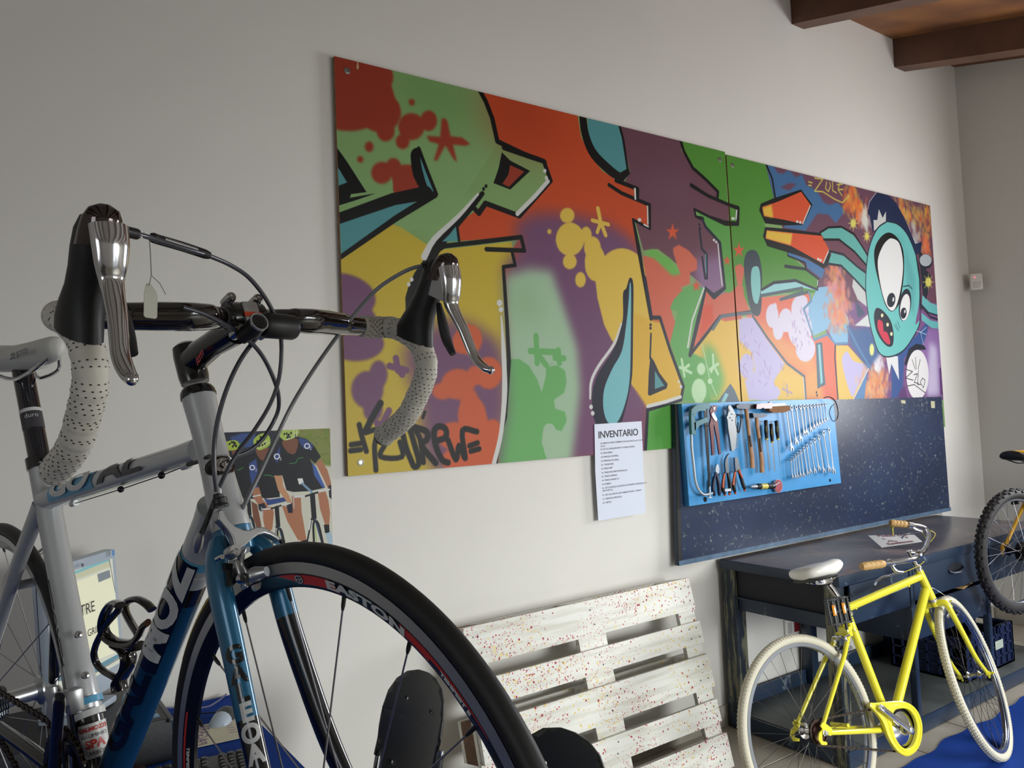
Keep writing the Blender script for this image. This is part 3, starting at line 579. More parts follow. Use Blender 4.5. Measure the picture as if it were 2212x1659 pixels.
# right-hand contours of the purple letter
K.stroke(Cc((1060, 335), (1085, 420), (1150, 540), (1240, 620), (1330, 710), (1325, 770)), 11, BK); K.stroke(Cc((1140, 665), (1260, 740), (1400, 800), (1475, 828), (1472, 940), (1380, 935), (1270, 890), (1160, 835), (1172, 888), (1220, 905)), 11, BK, taper=(1.2, 1, 1, 1.3, 1.2, 1.5, .8, .7, .7, 1.2))
K.stroke(Cc((1218, 905), (1240, 960), (1345, 1075), (1380, 1400), (1300, 1460), (1240, 1400)), 10, BK_GLARE, taper=(1, 1, 1, 1, 1.8, 1)); K.stroke(Cc((1200, 1000), (1215, 1120), (1250, 1160), (1252, 1330), (1238, 1330), (1218, 1180)), 8, BK_GLARE); K.stroke(Cc((1242, 1160), (1245, 1290)), 4, TEA)
K.stroke(Cc((1330, 1085), (1345, 1250), (1360, 1380)), 5, WHI); K.ell(*Cc((1302, 1056))[0], 2.5, 3, WHI); K.ell(*Cc((1318, 1070))[0], 2.5, 3, WHI); K.stroke(Cc((1465, 845), (1460, 905)), 6, WHI); K.ell(*Cc((1438, 902))[0], 4, 3, WHI)
K.ell(*Cc((1197, 945))[0], 2, 3, BK_GLARE); K.ell(*Cc((1200, 975))[0], 2.5, 5, BK_GLARE)
K.stroke(Dc((1760, 100), (1700, 350), (1620, 690)), 13, BK_GLARE, taper=(.6, 1.2, 1)); K.stroke(Dc((1745, 90), (1640, 380), (1600, 620)), 6, WHI); K.stroke(Dc((1620, 690), (1890, 345), (2160, 305)), 10, BK_GLARE)
K.stroke(Fc((0, 640), (75, 525), (200, 505), (360, 490), (410, 510)), 10, PC(74, 90, 98)); K.stroke(Fc((365, 520), (500, 720), (680, 955), (840, 1075), (855, 1290)), 9, PC(66, 80, 90))  # grey-blue outlines: black with the board's glare painted in
K.fill(Fc((160, 1140), (200, 1200), (245, 1310), (40, 1310)), PC(74, 90, 102)); K.fill(Fc((115, 1225), (145, 1240), (110, 1310), (75, 1310)), PC(120, 170, 174))
# letter E: nozzle shape, beams
K.fill(Ec((370, 935), (420, 980), (450, 1130), (450, 1300), (440, 1500), (400, 1540), (345, 1480), (300, 1250), (285, 1060), (310, 960)), PC(44, 54, 62), sm=5)
K.fill(Ec((385, 1085), (425, 1110), (438, 1280), (420, 1400), (400, 1430), (370, 1390), (350, 1250), (355, 1120)), PC(112, 168, 164), sm=5)
K.fill(Ec((440, 1310), (560, 1240), (760, 1220), (880, 1270), (960, 1310), (820, 1280), (620, 1310), (440, 1350)), PC(128, 176, 178)); K.stroke(Ec((450, 1300), (560, 1235), (760, 1215), (960, 1300), (970, 1200), (850, 1110), (665, 1085)), 8, BK_GLARE, taper=(1, 1.2, 1.2, 1, 1, 1.2, 1.4)); K.stroke(Ec((440, 1355), (820, 1285), (825, 1320), (620, 1390), (880, 1320)), 10, PC(60, 76, 84))
K.stroke(Ec((850, 1110), (850, 1050), (690, 985), (690, 955)), 8, BK); K.fill(Ec((690, 950), (860, 1020), (1030, 1110), (1040, 1080), (1000, 1200), (870, 1100), (850, 1045), (690, 980)), PC(58, 98, 142)); K.stroke(Ec((965, 1215), (960, 1260)), 4, WHI)
for pts, spl in (((440, 510), (560, 460), (810, 380), (915, 520), (830, 705), (640, 710), (480, 690), (425, 570)), 0), (((480, 725), (660, 740), (990, 780), (1105, 1030), (1020, 1110), (860, 1010), (500, 900), (460, 810)), 0): K.fill(Ec(*pts), BK)
K.fill(Ec((455, 540), (600, 490), (810, 400), (900, 525), (825, 695), (640, 655), (470, 625)), PC(184, 70, 38)); K.fill(Ec((455, 545), (540, 520), (555, 640), (470, 622)), PC(198, 158, 52), soft=3)
K.fill(Ec((495, 755), (700, 775), (1000, 805), (1072, 940), (1010, 1060), (720, 900), (485, 830)), PC(188, 70, 38)); K.fill(Ec((495, 757), (730, 785), (715, 890), (485, 828)), PC(200, 160, 56), soft=2.5)
K.stroke(Ec((895, 530), (825, 695)), 5, WHI); K.stroke(Ec((1065, 940), (1015, 1055)), 5, WHI)
for q in ((775, 675), (803, 682), (968, 1020), (990, 1030)): K.ell(*Ec(q)[0], 2.6, 3, WHI)
K.stroke(Ec((485, 140), (545, 280), (572, 450)), 8, BK)
# flames, smoke
rf = np.random.RandomState(3)
def flame(pts, n, cols, sz, C):
    P = C(*pts)
    xs = [p[0] for p in P]; ys = [p[1] for p in P]
    for _ in range(int(n*1.5)):
        i = rf.randint(len(P)-1); t = rf.rand(); x = P[i][0]+(P[i+1][0]-P[i][0])*t+rf.randn()*sz; y = P[i][1]+(P[i+1][1]-P[i][1])*t+rf.randn()*sz*1.3
        K.stroke([(x, y), (x+rf.randn()*2, y+4+rf.rand()*9)], 7+9*rf.rand(), cols[rf.randint(len(cols))], soft=6, alpha=.5)
fc = [PC(206, 150, 70), PC(200, 96, 46), PC(196, 110, 60), PC(190, 70, 40)]
flame(((1280, 340), (1240, 480), (1330, 500), (1360, 560)), 70, [PC(196, 150, 60), PC(200, 96, 46), PC(206, 80, 40)], 7, Ec)
flame(((1360, 540), (1340, 660)), 25, [PC(206, 80, 40), PC(210, 110, 60)], 5, Ec)
flame(((1390, 560), (1400, 640), (1420, 740)), 30, [PC(190, 186, 170), PC(170, 172, 168)], 4, Ec)
flame(((1730, 470), (1800, 640), (1960, 560), (1960, 800)), 90, [PC(190, 150, 60), PC(196, 100, 50), PC(180, 150, 80)], 8, Ec)
flame(((1830, 700), (1880, 800), (1850, 900)), 30, [PC(170, 166, 160), PC(150, 150, 150)], 5, Ec)
flame(((1950, 820), (1960, 950)), 26, [PC(204, 90, 56), PC(196, 120, 70)], 5, Ec)
flame(((1110, 1110), (1150, 1250), (1180, 1400), (1150, 1560), (1200, 1500)), 170, [PC(196, 130, 80), PC(196, 92, 66), PC(200, 120, 110), PC(200, 150, 90), PC(180, 120, 140)], 11, Ec)
flame(((1510, 1000), (1500, 1280)), 130, [PC(206, 140, 90), PC(206, 110, 70), PC(200, 160, 120)], 13, Fc)
flame(((1510, 860), (1520, 980)), 40, [PC(200, 196, 200), PC(186, 180, 190)], 5, Fc)
K.fill(Fc((1290, 160), (1400, 300), (1420, 440), (1330, 370), (1280, 250)), PC(170, 172, 170), soft=1); K.fill(Fc((1290, 640), (1430, 620), (1540, 860), (1430, 1010), (1260, 780), (1230, 600)), PC(58, 86, 128), soft=6)
K.fill(Fc((1300, 610), (1430, 500), (1450, 620)), PC(180, 184, 182), soft=1); K.fill(Fc((1310, 370), (1400, 500), (1330, 540)), PC(56, 70, 92), soft=2)
K.fill(Fc((1640, 880), (1870, 700), (1980, 560), (1960, 760), (1760, 900), (1740, 1250), (1640, 1290)), PC(46, 72, 122), soft=3)
K.fill(Fc((1590, 890), (1700, 890), (1710, 1110), (1660, 1000), (1640, 960), (1620, 1060)), PC(190, 190, 190))
K.fill(Fc((1980, 640), (2090, 640), (2110, 1250), (1980, 1260), (1900, 880)), PC(120, 90, 140), soft=4); K.fill(Fc((1990, 760), (2060, 800), (2080, 1250), (1960, 1260)), PC(180, 176, 196), soft=12, alpha=.8)
K.stroke(Fc((1240, 620), (1330, 800), (1440, 985)), 10, PC(70, 110, 150)); K.stroke(Fc((1430, 1005), (1290, 1290)), 5, WHI); K.fill(Fc((1420, 1030), (1390, 1290), (1300, 1290)), PC(76, 116, 156))
K.stroke(Fc((1125, 780), (1120, 900), (1150, 1290)), 7, BK_GLARE); K.stroke(Fc((1240, 770), (1125, 775), (1050, 690), (930, 740), (835, 455), (905, 380), (880, 300)), 8, PC(80, 118, 150))
K.fill(Fc((945, 770), (1005, 760), (1020, 1000), (1035, 1150), (960, 1190)), PC(60, 84, 96)); K.fill(Fc((965, 785), (985, 780), (1010, 1130), (990, 1150)), PC(116, 170, 178)); K.ell(*Fc((952, 1222))[0], 1.6, 3, BK_GLARE); K.ell(*Fc((957, 1250))[0], 1.6, 3, BK_GLARE)
K.stroke(Fc((680, 1150), (685, 1250)), 7, PC(150, 130, 140), soft=2); K.stroke(Fc((640, 1190), (725, 1230)), 7, PC(150, 130, 140), soft=2)
K.stroke(Fc((830, 1090), (845, 1280)), 7, WHI, alpha=.6)
# teal figure: arms, hair, head, eyes, mouth
K.fill(Ec((990, 780), (1060, 735), (1180, 730), (1290, 800), (1380, 920), (1420, 1000), (1410, 1070), (1300, 950), (1180, 850), (1020, 830)), PC(84, 150, 142)); K.fill(Ec((1030, 850), (1180, 860), (1320, 1000), (1310, 1040), (1200, 980), (1070, 930)), PC(96, 58, 72)); K.fill(Ec((1090, 960), (1200, 990), (1330, 1100), (1410, 1160), (1410, 1310), (1290, 1190), (1190, 1090), (1060, 1060)), PC(84, 150, 142))
K.stroke(Ec((985, 775), (1060, 728), (1180, 722), (1300, 790), (1420, 980)), 7, BK); K.stroke(Ec((1020, 840), (1160, 840), (1300, 950), (1410, 1075)), 8, BK); K.stroke(Ec((1070, 945), (1200, 975), (1330, 1090), (1410, 1145)), 8, BK_GLARE); K.stroke(Ec((1050, 1060), (1180, 1080), (1300, 1200), (1410, 1320)), 8, BK_GLARE)
K.fill(Ec((1430, 520), (1480, 430), (1540, 395), (1600, 420), (1680, 500), (1760, 640), (1860, 880), (1920, 860), (1910, 960), (1850, 990), (1700, 760), (1600, 690), (1520, 720), (1470, 780), (1440, 620), (1420, 600)), PC(22, 32, 62)); K.fill(Ec((1475, 660), (1510, 660), (1525, 560), (1560, 640), (1590, 580), (1590, 680), (1480, 760)), PC(176, 176, 172)); K.stroke(Ec((1425, 560), (1440, 490), (1500, 410)), 3, PC(150, 152, 160))
K.fill(Ec((1600, 680), (1700, 700), (1790, 800), (1870, 1000), (1905, 1200), (1895, 1420), (1860, 1616))+Fc((1900, 560), (1860, 680), (1750, 830), (1620, 890), (1530, 860), (1470, 700), (1430, 520), (1405, 300))+Ec((1410, 1100), (1440, 900), (1510, 740)), PC(92, 164, 160), sm=3)
K.fill(Ec((1640, 760), (1740, 830), (1860, 1200), (1850, 1560), (1790, 1400), (1760, 900)), PC(78, 142, 142), soft=8, alpha=.8)
K.stroke(Ec((1600, 672), (1510, 740), (1440, 900), (1410, 1100), (1405, 1300))+Fc((1430, 520), (1470, 700), (1530, 860), (1620, 895), (1750, 840), (1860, 680), (1905, 560))+Ec((1900, 1400), (1905, 1200), (1870, 1000), (1790, 800), (1700, 700), (1600, 672)), 5, BK_GLARE, sm=4)
K.fill(Ec((1620, 775), (1700, 830), (1750, 950), (1755, 1150), (1730, 1350), (1700, 1450), (1640, 1500), (1580, 1430), (1530, 1250), (1490, 1080), (1485, 930), (1540, 820)), BK, sm=4); K.fill(Ec((1650, 830), (1710, 870), (1742, 1000), (1745, 1150), (1715, 1350), (1670, 1480), (1620, 1480), (1570, 1380), (1530, 1200), (1515, 1030), (1560, 900), (1610, 840)), PC(200, 198, 194), sm=4)
K.ell(*Ec((1638, 1395))[0], 9, 15.5, BK_GLARE, .12); K.ell(*Ec((1658, 1390))[0], 2, 5, WHI, .1)
K.ell(*Ec((1765, 1440))[0], 13, 35, BK_GLARE, .12); K.ell(*Ec((1766, 1462))[0], 10.5, 29, PC(196, 196, 194), .12); K.ell(*Ec((1752, 1515))[0], 6.5, 12, BK_GLARE, .1); K.ell(*Ec((1764, 1500))[0], 1.8, 4, WHI, .1)
K.fill(Fc((1500, 450), (1560, 470), (1630, 560), (1660, 680), (1650, 790), (1590, 790), (1510, 680), (1480, 540)), BK_GLARE, sm=4); K.fill(Fc((1520, 555), (1560, 580), (1570, 660), (1600, 670), (1630, 760), (1610, 780), (1560, 730), (1515, 630)), PC(176, 44, 66), sm=4)
for q in ((1555, 515), (1605, 600), (1640, 685)): K.ell(*Fc(q)[0], 2.8, 4.2, PC(196, 190, 150))
for q in (((1680, 590), (1710, 660)), ((1695, 570), (1720, 630)), ((1665, 600), (1695, 650))): K.stroke(Fc(*q), 2, BK_GLARE)
K.stroke(Fc((1750, 250), (1800, 240), (1830, 270)), 4, BK_GLARE)
# right arm, sparks, oval sign
K.fill(Ec((1925, 1350), (2000, 1420), (2080, 1450), (2090, 1540), (1990, 1510), (1920, 1440)), PC(88, 154, 156)); K.fill(Fc((1915, 490), (2000, 560), (2090, 580), (2090, 640), (2010, 630), (1920, 560)), PC(88, 154, 156)); K.stroke(Ec((1870, 1000), (1900, 1200), (1905, 1380), (1915, 1480)), 9, BK_GLARE); K.stroke(Ec((1920, 1440), (1980, 1510), (2090, 1545)), 6, BK_GLARE); K.stroke(Fc((1920, 440), (2000, 530), (2090, 560)), 7, BK_GLARE)
K.fill(Ec((1890, 950), (1920, 960), (1960, 1120), (1990, 1150), (2010, 1200), (1960, 1390), (1930, 1350), (1915, 1200)), PC(30, 34, 44)); K.ell(*Ec((1955, 1040))[0], 15, 16, BK_GLARE); K.ell(*Ec((1955, 1030))[0], 13, 13, PC(150, 156, 160))
for (x, y, r_) in ((1980, 1230, 12), (1290, 690, 11), (1415, 810, 9)):
    p = Ec((x, y))[0]
    K.ell(p[0], p[1], r_*.55, r_*.9, PC(190, 180, 84), soft=3)
    for a_ in range(8): K.stroke([p, (p[0]+r_*math.cos(a_*.785), p[1]+1.5*r_*math.sin(a_*.785))], 2.2, PC(186, 180, 90), soft=1.5)
p = Fc((1460, 830))[0]; K.ell(p[0], p[1], 5, 13, PC(196, 196, 120), soft=2)
for q in (((1870, 655), (1960, 690)), ((1960, 625), (1910, 670)), ((1905, 660), (1940, 800))): K.stroke(Fc(*q), 2.5, PC(160, 178, 190))
K.fill(Fc((1760, 960), (1800, 820), (1870, 775), (1940, 790), (1960, 830), (1880, 830), (1820, 880), (1775, 980)), BK_GLARE); K.ell(*Fc((1880, 1060))[0], 24, 54, PC(196, 194, 194), 0)
for q in (((1830, 920), (1860, 1010)), ((1862, 900), (1868, 1005)), ((1905, 920), (1885, 1010)), ((1770, 1010), (1835, 1030), (1770, 1090), (1840, 1110)), ((1845, 1060), (1880, 1050), (1850, 1130), (1890, 1140)), ((1890, 1020), (1880, 1150), (1910, 1150)), ((1925, 1090), (1905, 1130), (1935, 1180), (1950, 1110), (1925, 1090)), ((1785, 1165), (1850, 1150), (1950, 1225))): K.stroke(Fc(*q), 2.6, BK, sm=0)
K.fill(Fc((1710, 1220), (1760, 1160), (1790, 1290), (1700, 1290)), PC(80, 50, 96)); K.fill(Fc((2080, 1000), (2130, 980), (2130, 1260), (2090, 1240)), PC(86, 50, 100))
# yellow tag ZOLE
for q in (((935, 275), (1010, 285), (935, 395), (1010, 400), (1120, 470), (1190, 500), (1250, 440)), ((1045, 310), (1035, 370), (1060, 400), (1080, 350), (1075, 315)), ((1100, 300), (1100, 390), (1135, 410)), ((1140, 335), (1190, 330)), ((1165, 320), (1150, 380), (1185, 435)), ((1160, 380), (1195, 380)), ((880, 310), (912, 318)), ((880, 340), (905, 345))): K.stroke(Ec(*q), 5, PC(176, 164, 76), sm=0, soft=1.2)
K.a = np.clip(K.a*0.86, 0, 1)
im_mural = K.image('mural_paint'); m_mural = painted('spray painted board', im_mural, 0.42, 0.0)
m_mural.node_tree.nodes['Principled BSDF'].inputs['Specular IOR Level'].default_value = 0.20
m_ply = mat('plywood edge', col(150, 118, 84), 0.7, var=0.3, vscale=40)
m_screw = mat('screw steel', col(150, 148, 140), 0.35, 0.9)
def board(cs, label, scr):
    P = [ony(x, y, MY) for x, y in cs]
    b = MB(); k = 4
    b.add(np.array(P), [(0, 1, 2, 3)], 0); Q = np.array(P)+V(0, 0.018, 0)
    b.add(np.concatenate([P, Q]), [(4, 7, 6, 5)]+[(i, (i+1) % 4, (i+1) % 4+4, i+4) for i in range(4)], 1)
    o = b.build('mural_panel', [m_mural, m_ply], smooth=False)
    uv_map(o, lambda co: np.stack([(co[:, 0]-MX0)/(MX1-MX0), (co[:, 2]-MZ0)/(MZ1-MZ0)], 1))
    tag(o, label, 'mural', 'painted boards of the wall mural')
    for x, y in scr:
        c = ony(x, y, MY); MB().lathe(c+V(0, 0.0005, 0), V(0, -1, 0), [(0.013, 0), (0.012, 0.002), (0.007, 0.003), (0.0065, 0.0015), (0.0, 0.0015)], 16).build('screw', m_screw, o)
board([(722, 121), (1566, 328), (1606, 955), (752, 1029)], 'left spray painted mural board with green letter, orange splats and black crew tag', [(750, 153), (1555, 345), (779, 999)])
board([(1569, 334), (2009, 444), (2042, 922), (1609, 957)], 'right spray painted mural board with teal big-eyed cartoon figure', [(1582, 357)])
# ------------------------------------------------------------------ dark blue steel bench
def worn_metal(name, base, worn, scale, thr, rough=0.38, streak=None, spec=0.5):
    m = bpy.data.materials.new(name); m.use_nodes = True; nt = m.node_tree; b = nt.nodes['Principled BSDF']; L = nt.links
    tc = nt.nodes.new('ShaderNodeTexCoord'); mp = nt.nodes.new('ShaderNodeMapping'); L.new(tc.outputs['Object'], mp.inputs['Vector'])
    if streak: mp.inputs['Scale'].default_value = streak
    n = nt.nodes.new('ShaderNodeTexNoise'); n.inputs['Scale'].default_value = scale; n.inputs['Detail'].default_value = 9; n.inputs['Roughness'].default_value = 0.72
    L.new(mp.outputs['Vector'], n.inputs['Vector'])
    r = nt.nodes.new('ShaderNodeValToRGB'); r.color_ramp.elements[0].position = thr; r.color_ramp.elements[1].position = thr+0.05
    r.color_ramp.elements[0].color = base; r.color_ramp.elements[1].color = worn
    n2 = nt.nodes.new('ShaderNodeTexNoise'); n2.inputs['Scale'].default_value = 2.2; n2.inputs['Detail'].default_value = 3; L.new(tc.outputs['Object'], n2.inputs['Vector'])
    mx = nt.nodes.new('ShaderNodeMixRGB'); mx.blend_type = 'MULTIPLY'; mx.inputs['Fac'].default_value = 0.45
    r2 = nt.nodes.new('ShaderNodeValToRGB'); r2.color_ramp.elements[0].position = 0.3; r2.color_ramp.elements[1].position = 0.7; r2.color_ramp.elements[0].color = (0.25, 0.25, 0.25, 1)
    L.new(n.outputs['Fac'], r.inputs['Fac']); L.new(n2.outputs['Fac'], r2.inputs['Fac']); L.new(r.outputs['Color'], mx.inputs['Color1']); L.new(r2.outputs['Color'], mx.inputs['Color2'])
    L.new(mx.outputs['Color'], b.inputs['Base Color']); b.inputs['Roughness'].default_value = rough; b.inputs['Specular IOR Level'].default_value = spec
    return m
NAVY = col(38, 54, 76)
m_navy = worn_metal('worn navy paint', NAVY, col(110, 124, 134), 9, 0.60, 0.36)
m_panel = worn_metal('scuffed navy sheet', col(36, 52, 84), col(140, 150, 146), 46, 0.595, 0.34)
m_leg = worn_metal('paint worn leg', col(30, 42, 56), col(124, 122, 96), 5, 0.5, 0.5, (6, 6, 0.7))
m_top = worn_metal('worn brown bench sheet', col(92, 88, 94), col(124, 106, 102), 5, 0.52, 0.28)
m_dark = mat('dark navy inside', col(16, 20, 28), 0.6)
ZT = 0.8065; YB = 2.575; YFr = 1.94; XA, XB = 2.985, 5.05
t = thing('workbench', (4.0, 2.2, 0), 'long dark blue steel workbench with drawers standing against the wall', 'workbench')
MB().rbox(((XA+XB)/2, (YB+YFr)/2, ZT-0.004), (XB-XA-0.006, YB-YFr-0.006, 0.01), 0.002).build('bench_top', m_top, t)
MB().rbox(((XA+XB)/2, YFr+0.004, ZT-0.021), (XB-XA, 0.010, 0.044), 0.003).rbox((XA+0.004, (YB+YFr)/2, ZT-0.021), (0.010, YB-YFr, 0.044), 0.003).rbox((XB-0.004, (YB+YFr)/2, ZT-0.021), (0.010, YB-YFr, 0.044), 0.003).build('edge_strip', m_navy, t)
def leg(x, y, w=0.06, z1=None, m=None):
    z1 = ZT-0.01 if z1 is None else z1
    MB().rbox((x, y, z1/2+0.001), (w, w, z1), 0.003).build('leg', m or m_leg, t)
leg(XA+0.045, YB-0.035, 0.075); leg(XA+0.035, YFr+0.05, 0.06); leg(3.62, YB-0.03, 0.055, m=m_navy); leg(4.39, YB-0.03, 0.055, m=m_navy); leg(XB-0.04, YB-0.035); leg(XB-0.04, YFr+0.05)
# side apron frame on the left: deep rail with flange
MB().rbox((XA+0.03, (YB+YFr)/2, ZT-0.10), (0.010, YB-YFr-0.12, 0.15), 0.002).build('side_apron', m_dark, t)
MB().rbox((XA+0.022, (YB+YFr)/2, ZT-0.175), (0.02, YB-YFr-0.10, 0.006), 0.002).rbox((XA+0.035, (YB+YFr)/2, ZT-0.205), (0.012, YB-YFr-0.10, 0.065), 0.002).build('side_rail', m_navy, t)
MB().rbox((XB-0.02, (YB+YFr)/2, ZT-0.12), (0.012, YB-YFr-0.12, 0.20), 0.002).build('side_apron', m_navy, t)
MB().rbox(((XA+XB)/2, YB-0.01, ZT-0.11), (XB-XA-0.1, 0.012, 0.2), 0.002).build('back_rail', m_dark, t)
# wide shallow drawer fronts left and right
def drawer(x0, x1, z0, z1, handle=None, tilt=0.0, y=None, hl='recess'):
    y = YFr+0.012 if y is None else y
    d = MB().rbox(((x0+x1)/2, y, (z0+z1)/2), (x1-x0, 0.012, z1-z0), 0.003).build('drawer', m_navy, t)
    if handle:
        cx, cz = handle
        n_ = 20; pts = [V(cx+0.075*math.cos(a), y-0.0068, cz+0.028*math.sin(a)) for a in np.linspace(0, 2*math.pi, n_, endpoint=False)]
        hb = MB(); hb.add(pts, [tuple(range(n_))], 1)
        hb.tube([V(cx-0.066, y-0.008, cz-0.006), V(cx-0.058, y-0.022, cz-0.014), V(cx, y-0.027, cz-0.016), V(cx+0.058, y-0.022, cz-0.010), V(cx+0.066, y-0.008, cz+0.004)], (0.009, 0.006), 10, mi=0)
        hb.build('handle', [m_navy, m_dark], d)
    return d
drawer(XA+0.085, 3.545, ZT-0.215, ZT-0.047, (3.30, 0.70))
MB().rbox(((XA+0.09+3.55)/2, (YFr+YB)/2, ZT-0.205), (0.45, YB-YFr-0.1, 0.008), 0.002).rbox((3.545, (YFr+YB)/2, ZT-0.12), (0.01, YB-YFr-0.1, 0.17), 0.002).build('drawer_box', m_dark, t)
# drawer cabinet
cx0, cx1 = 3.565, 4.325
for cx_ in (cx0+0.012, cx1-0.010):
    MB().rbox((cx_, (YFr+YB)/2, 0.605), (0.018, YB-YFr-0.04, 0.37), 0.003).build('cabinet_side', m_navy, t); MB().rbox((cx_, YFr+0.025, 0.40), (0.032, 0.032, 0.79), 0.003).build('leg', m_navy, t)
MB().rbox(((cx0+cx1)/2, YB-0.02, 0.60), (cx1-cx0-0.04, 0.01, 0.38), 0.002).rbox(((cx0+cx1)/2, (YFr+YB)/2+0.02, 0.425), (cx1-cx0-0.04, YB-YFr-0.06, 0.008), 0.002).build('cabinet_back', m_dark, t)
drawer(cx0+0.02, cx1-0.02, 0.608, 0.762, (3.98, 0.705))
d2 = drawer(cx0+0.02, cx1-0.02, 0.424, 0.585, (3.96, 0.50), y=YFr+0.02)
drawer(4.345, XB-0.075, ZT-0.225, ZT-0.047, (4.72, 0.70))
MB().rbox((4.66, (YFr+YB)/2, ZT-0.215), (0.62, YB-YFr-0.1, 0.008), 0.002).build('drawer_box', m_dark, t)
# lower shelf
MB().rbox(((XA+XB)/2, (YB+YFr)/2, 0.073), (XB-XA-0.05, YB-YFr-0.02, 0.012), 0.002).build('lower_shelf', mat('dusty grey shelf', col(92, 96, 96), 0.45, var=0.35, vscale=6), t)
MB().rbox(((XA+XB)/2, YFr+0.010, 0.042), (XB-XA-0.01, 0.012, 0.072), 0.003).rbox((XA+0.012, (YB+YFr)/2, 0.042), (0.012, YB-YFr-0.01, 0.072), 0.003).rbox((XB-0.012, (YB+YFr)/2, 0.042), (0.012, YB-YFr-0.01, 0.072), 0.003).rbox(((XA+XB)/2, YB-0.010, 0.09), (XB-XA-0.01, 0.012, 0.12), 0.003).build('shelf_edge', m_navy, t)
# a cardboard scrap showing in the open drawer
MB().rbox((4.12, YFr+0.05, 0.594), (0.17, 0.06, 0.006), 0.001, rot((0, 0, 1), 0.2)).build('drawer_contents', mat('tan card', col(178, 142, 96), 0.8), t)

# back board (scuffed navy sheet) standing on the bench
YP = 2.556
P = [ony(x, y, YP) for x, y in ((1457, 873), (2034, 857), (2052, 1103), (1465, 1222))]
bb_ = MB().prism(P, V(0, 1, 0), 0.020).build('back_board', m_panel, smooth=False)
tag(bb_, 'large scuffed navy blue sheet metal board standing upright behind the bench', 'board')
MB().prism([P[0]+V(-.001, -.004, 0), P[0]+V(0.022, -.004, 0), P[3]+V(0.022, -.004, 0), P[3]+V(-.001, -.004, 0)], V(0, 1, 0), 0.006).build('edge_trim', mat('black worn edge', col(20, 20, 20), 0.6), bb_, smooth=False)
MB().prism([P[3]+V(0.0, -.008, 0.0), P[2]+V(0, -.008, 0), P[2]+V(0, -.008, 0.022), P[3]+V(0.0, -.008, 0.022)], V(0, 1, 0), 0.010).build('bottom_trim', mat('pale blue worn edge', col(96, 122, 150), 0.4, var=0.3, vscale=20), bb_, smooth=False)
for x, y in ((2015, 874), (1951, 868)):
    c = ony(x, y, YP-0.001); MB().rbox(c, (0.05, 0.002, 0.045 if x > 2000 else 0.02), 0.0008, rot((0, 1, 0), 0.08)).build('tape_scrap', mat('paper tape', col(196, 192, 160), 0.7, var=0.3, vscale=60), bb_)

# ------------------------------------------------------------------ light blue tool board with hand tools
YT = 2.512
T = crop(1440, 840, 5.53)
def tp(x, y, dy=0.0):
    p = T((x, y))[0]; return ony(p[0], p[1], YT-dy)
P = [tp(180, 178, -.012), tp(1945, 118, -.012), tp(1990, 150, -.012), tp(2085, 1125, -.012), tp(272, 1402, -.012)]
m_blue = mat('light blue paint', col(66, 152, 214), 0.38, var=0.12, vscale=8, bump=0.05)
tb = MB().prism(P, V(0, 1, 0), 0.030).build('tool_board', m_blue, smooth=False); tag(tb, 'light blue painted board hung with hand tools in front of the navy sheet', 'tool board')
m_hole = mat('hole shadow', col(10, 10, 12), 0.9)
for x, y, r_ in ((1953, 1092, 0.0085), (462, 1322, 0.012)):
    MB().lathe(tp(x, y, -0.011), V(0, -1, 0), [(r_, 0), (r_*0.9, 0.001), (0, 0.001)], 20).build('hole', m_hole, tb)
m_chr = mat('chromed tool steel', col(176, 182, 190), 0.42, 0.5, bump=.1, bscale=300)
m_stl = mat('bare tool steel', col(120, 124, 130), 0.35, 0.9)
m_tealp = mat('teal handle paint', col(60, 118, 130), 0.35, coat=0.3)
m_rubb = mat('black rubber grip', col(22, 22, 26), 0.5); m_dred = mat('dark red handle', col(104, 26, 34), 0.35, coat=0.4)
m_ora = mat('orange grip', col(206, 84, 34), 0.45); m_wood = mat('pale wooden handle', col(178, 128, 88), 0.5, var=0.25, vscale=30); m_navh = mat('navy grip', col(26, 34, 66), 0.4)
m_yelh = mat('yellow grip', col(206, 190, 90), 0.4); m_blk = mat('black steel', col(30, 30, 34), 0.35, 0.5)
def tw(pts, dy=0.012): return [tp(x, y, dy) for x, y in pts]
def tt(pts, r, dy=0.014, up=None): return (tw(pts, dy), r)
NY = V(0, -1, 0)
def tool(name, x, y, label, cat, group=None): return thing(name, tp(x, y, 0.012), label, cat, group)
# hooks: small nails
def hook(t_, x, y, L=0.03): MB().cyl(tp(x, y, -0.012), tp(x, y, L), 0.0016, seg=6).build('hook_nail', m_blk, t_)
# hacksaw
t = tool('hacksaw', 380, 700, 'teal handled hacksaw with chromed bow hanging at the left of the blue board', 'saw')
MB().prism(tw([(300, 215), (330, 195), (440, 175), (485, 168), (482, 235), (440, 240), (440, 262), (380, 262), (330, 280), (318, 320), (300, 330), (318, 400), (318, 555), (270, 540), (262, 330), (268, 250)], 0.012), NY, 0.016).prism(tw([(300, 400), (365, 375), (430, 345), (470, 345), (468, 395), (425, 410), (370, 435), (330, 480), (305, 500)], 0.012), NY, 0.016).build('handle', m_tealp, t, smooth=False)
pts = catmull(tw([(295, 545), (300, 700), (322, 900), (345, 1100), (385, 1210), (440, 1262), (500, 1258), (545, 1245)], 0.02), 4); MB().tube(pts, 0.0062, 10).build('bow', m_chr, t)
MB().prism(tw([(440, 260), (482, 240), (497, 600), (520, 1170), (500, 1180), (462, 600)], 0.018), NY, 0.0025).build('blade', m_blk, t, smooth=False)
MB().cyl(tp(515, 1165, 0.02), tp(517, 1300, 0.02), 0.0035, seg=8).cyl(tp(500, 1300, .02), tp(540, 1300, .02), 0.003, seg=8).build('wing_screw', m_chr, t)
hook(t, 322, 305)
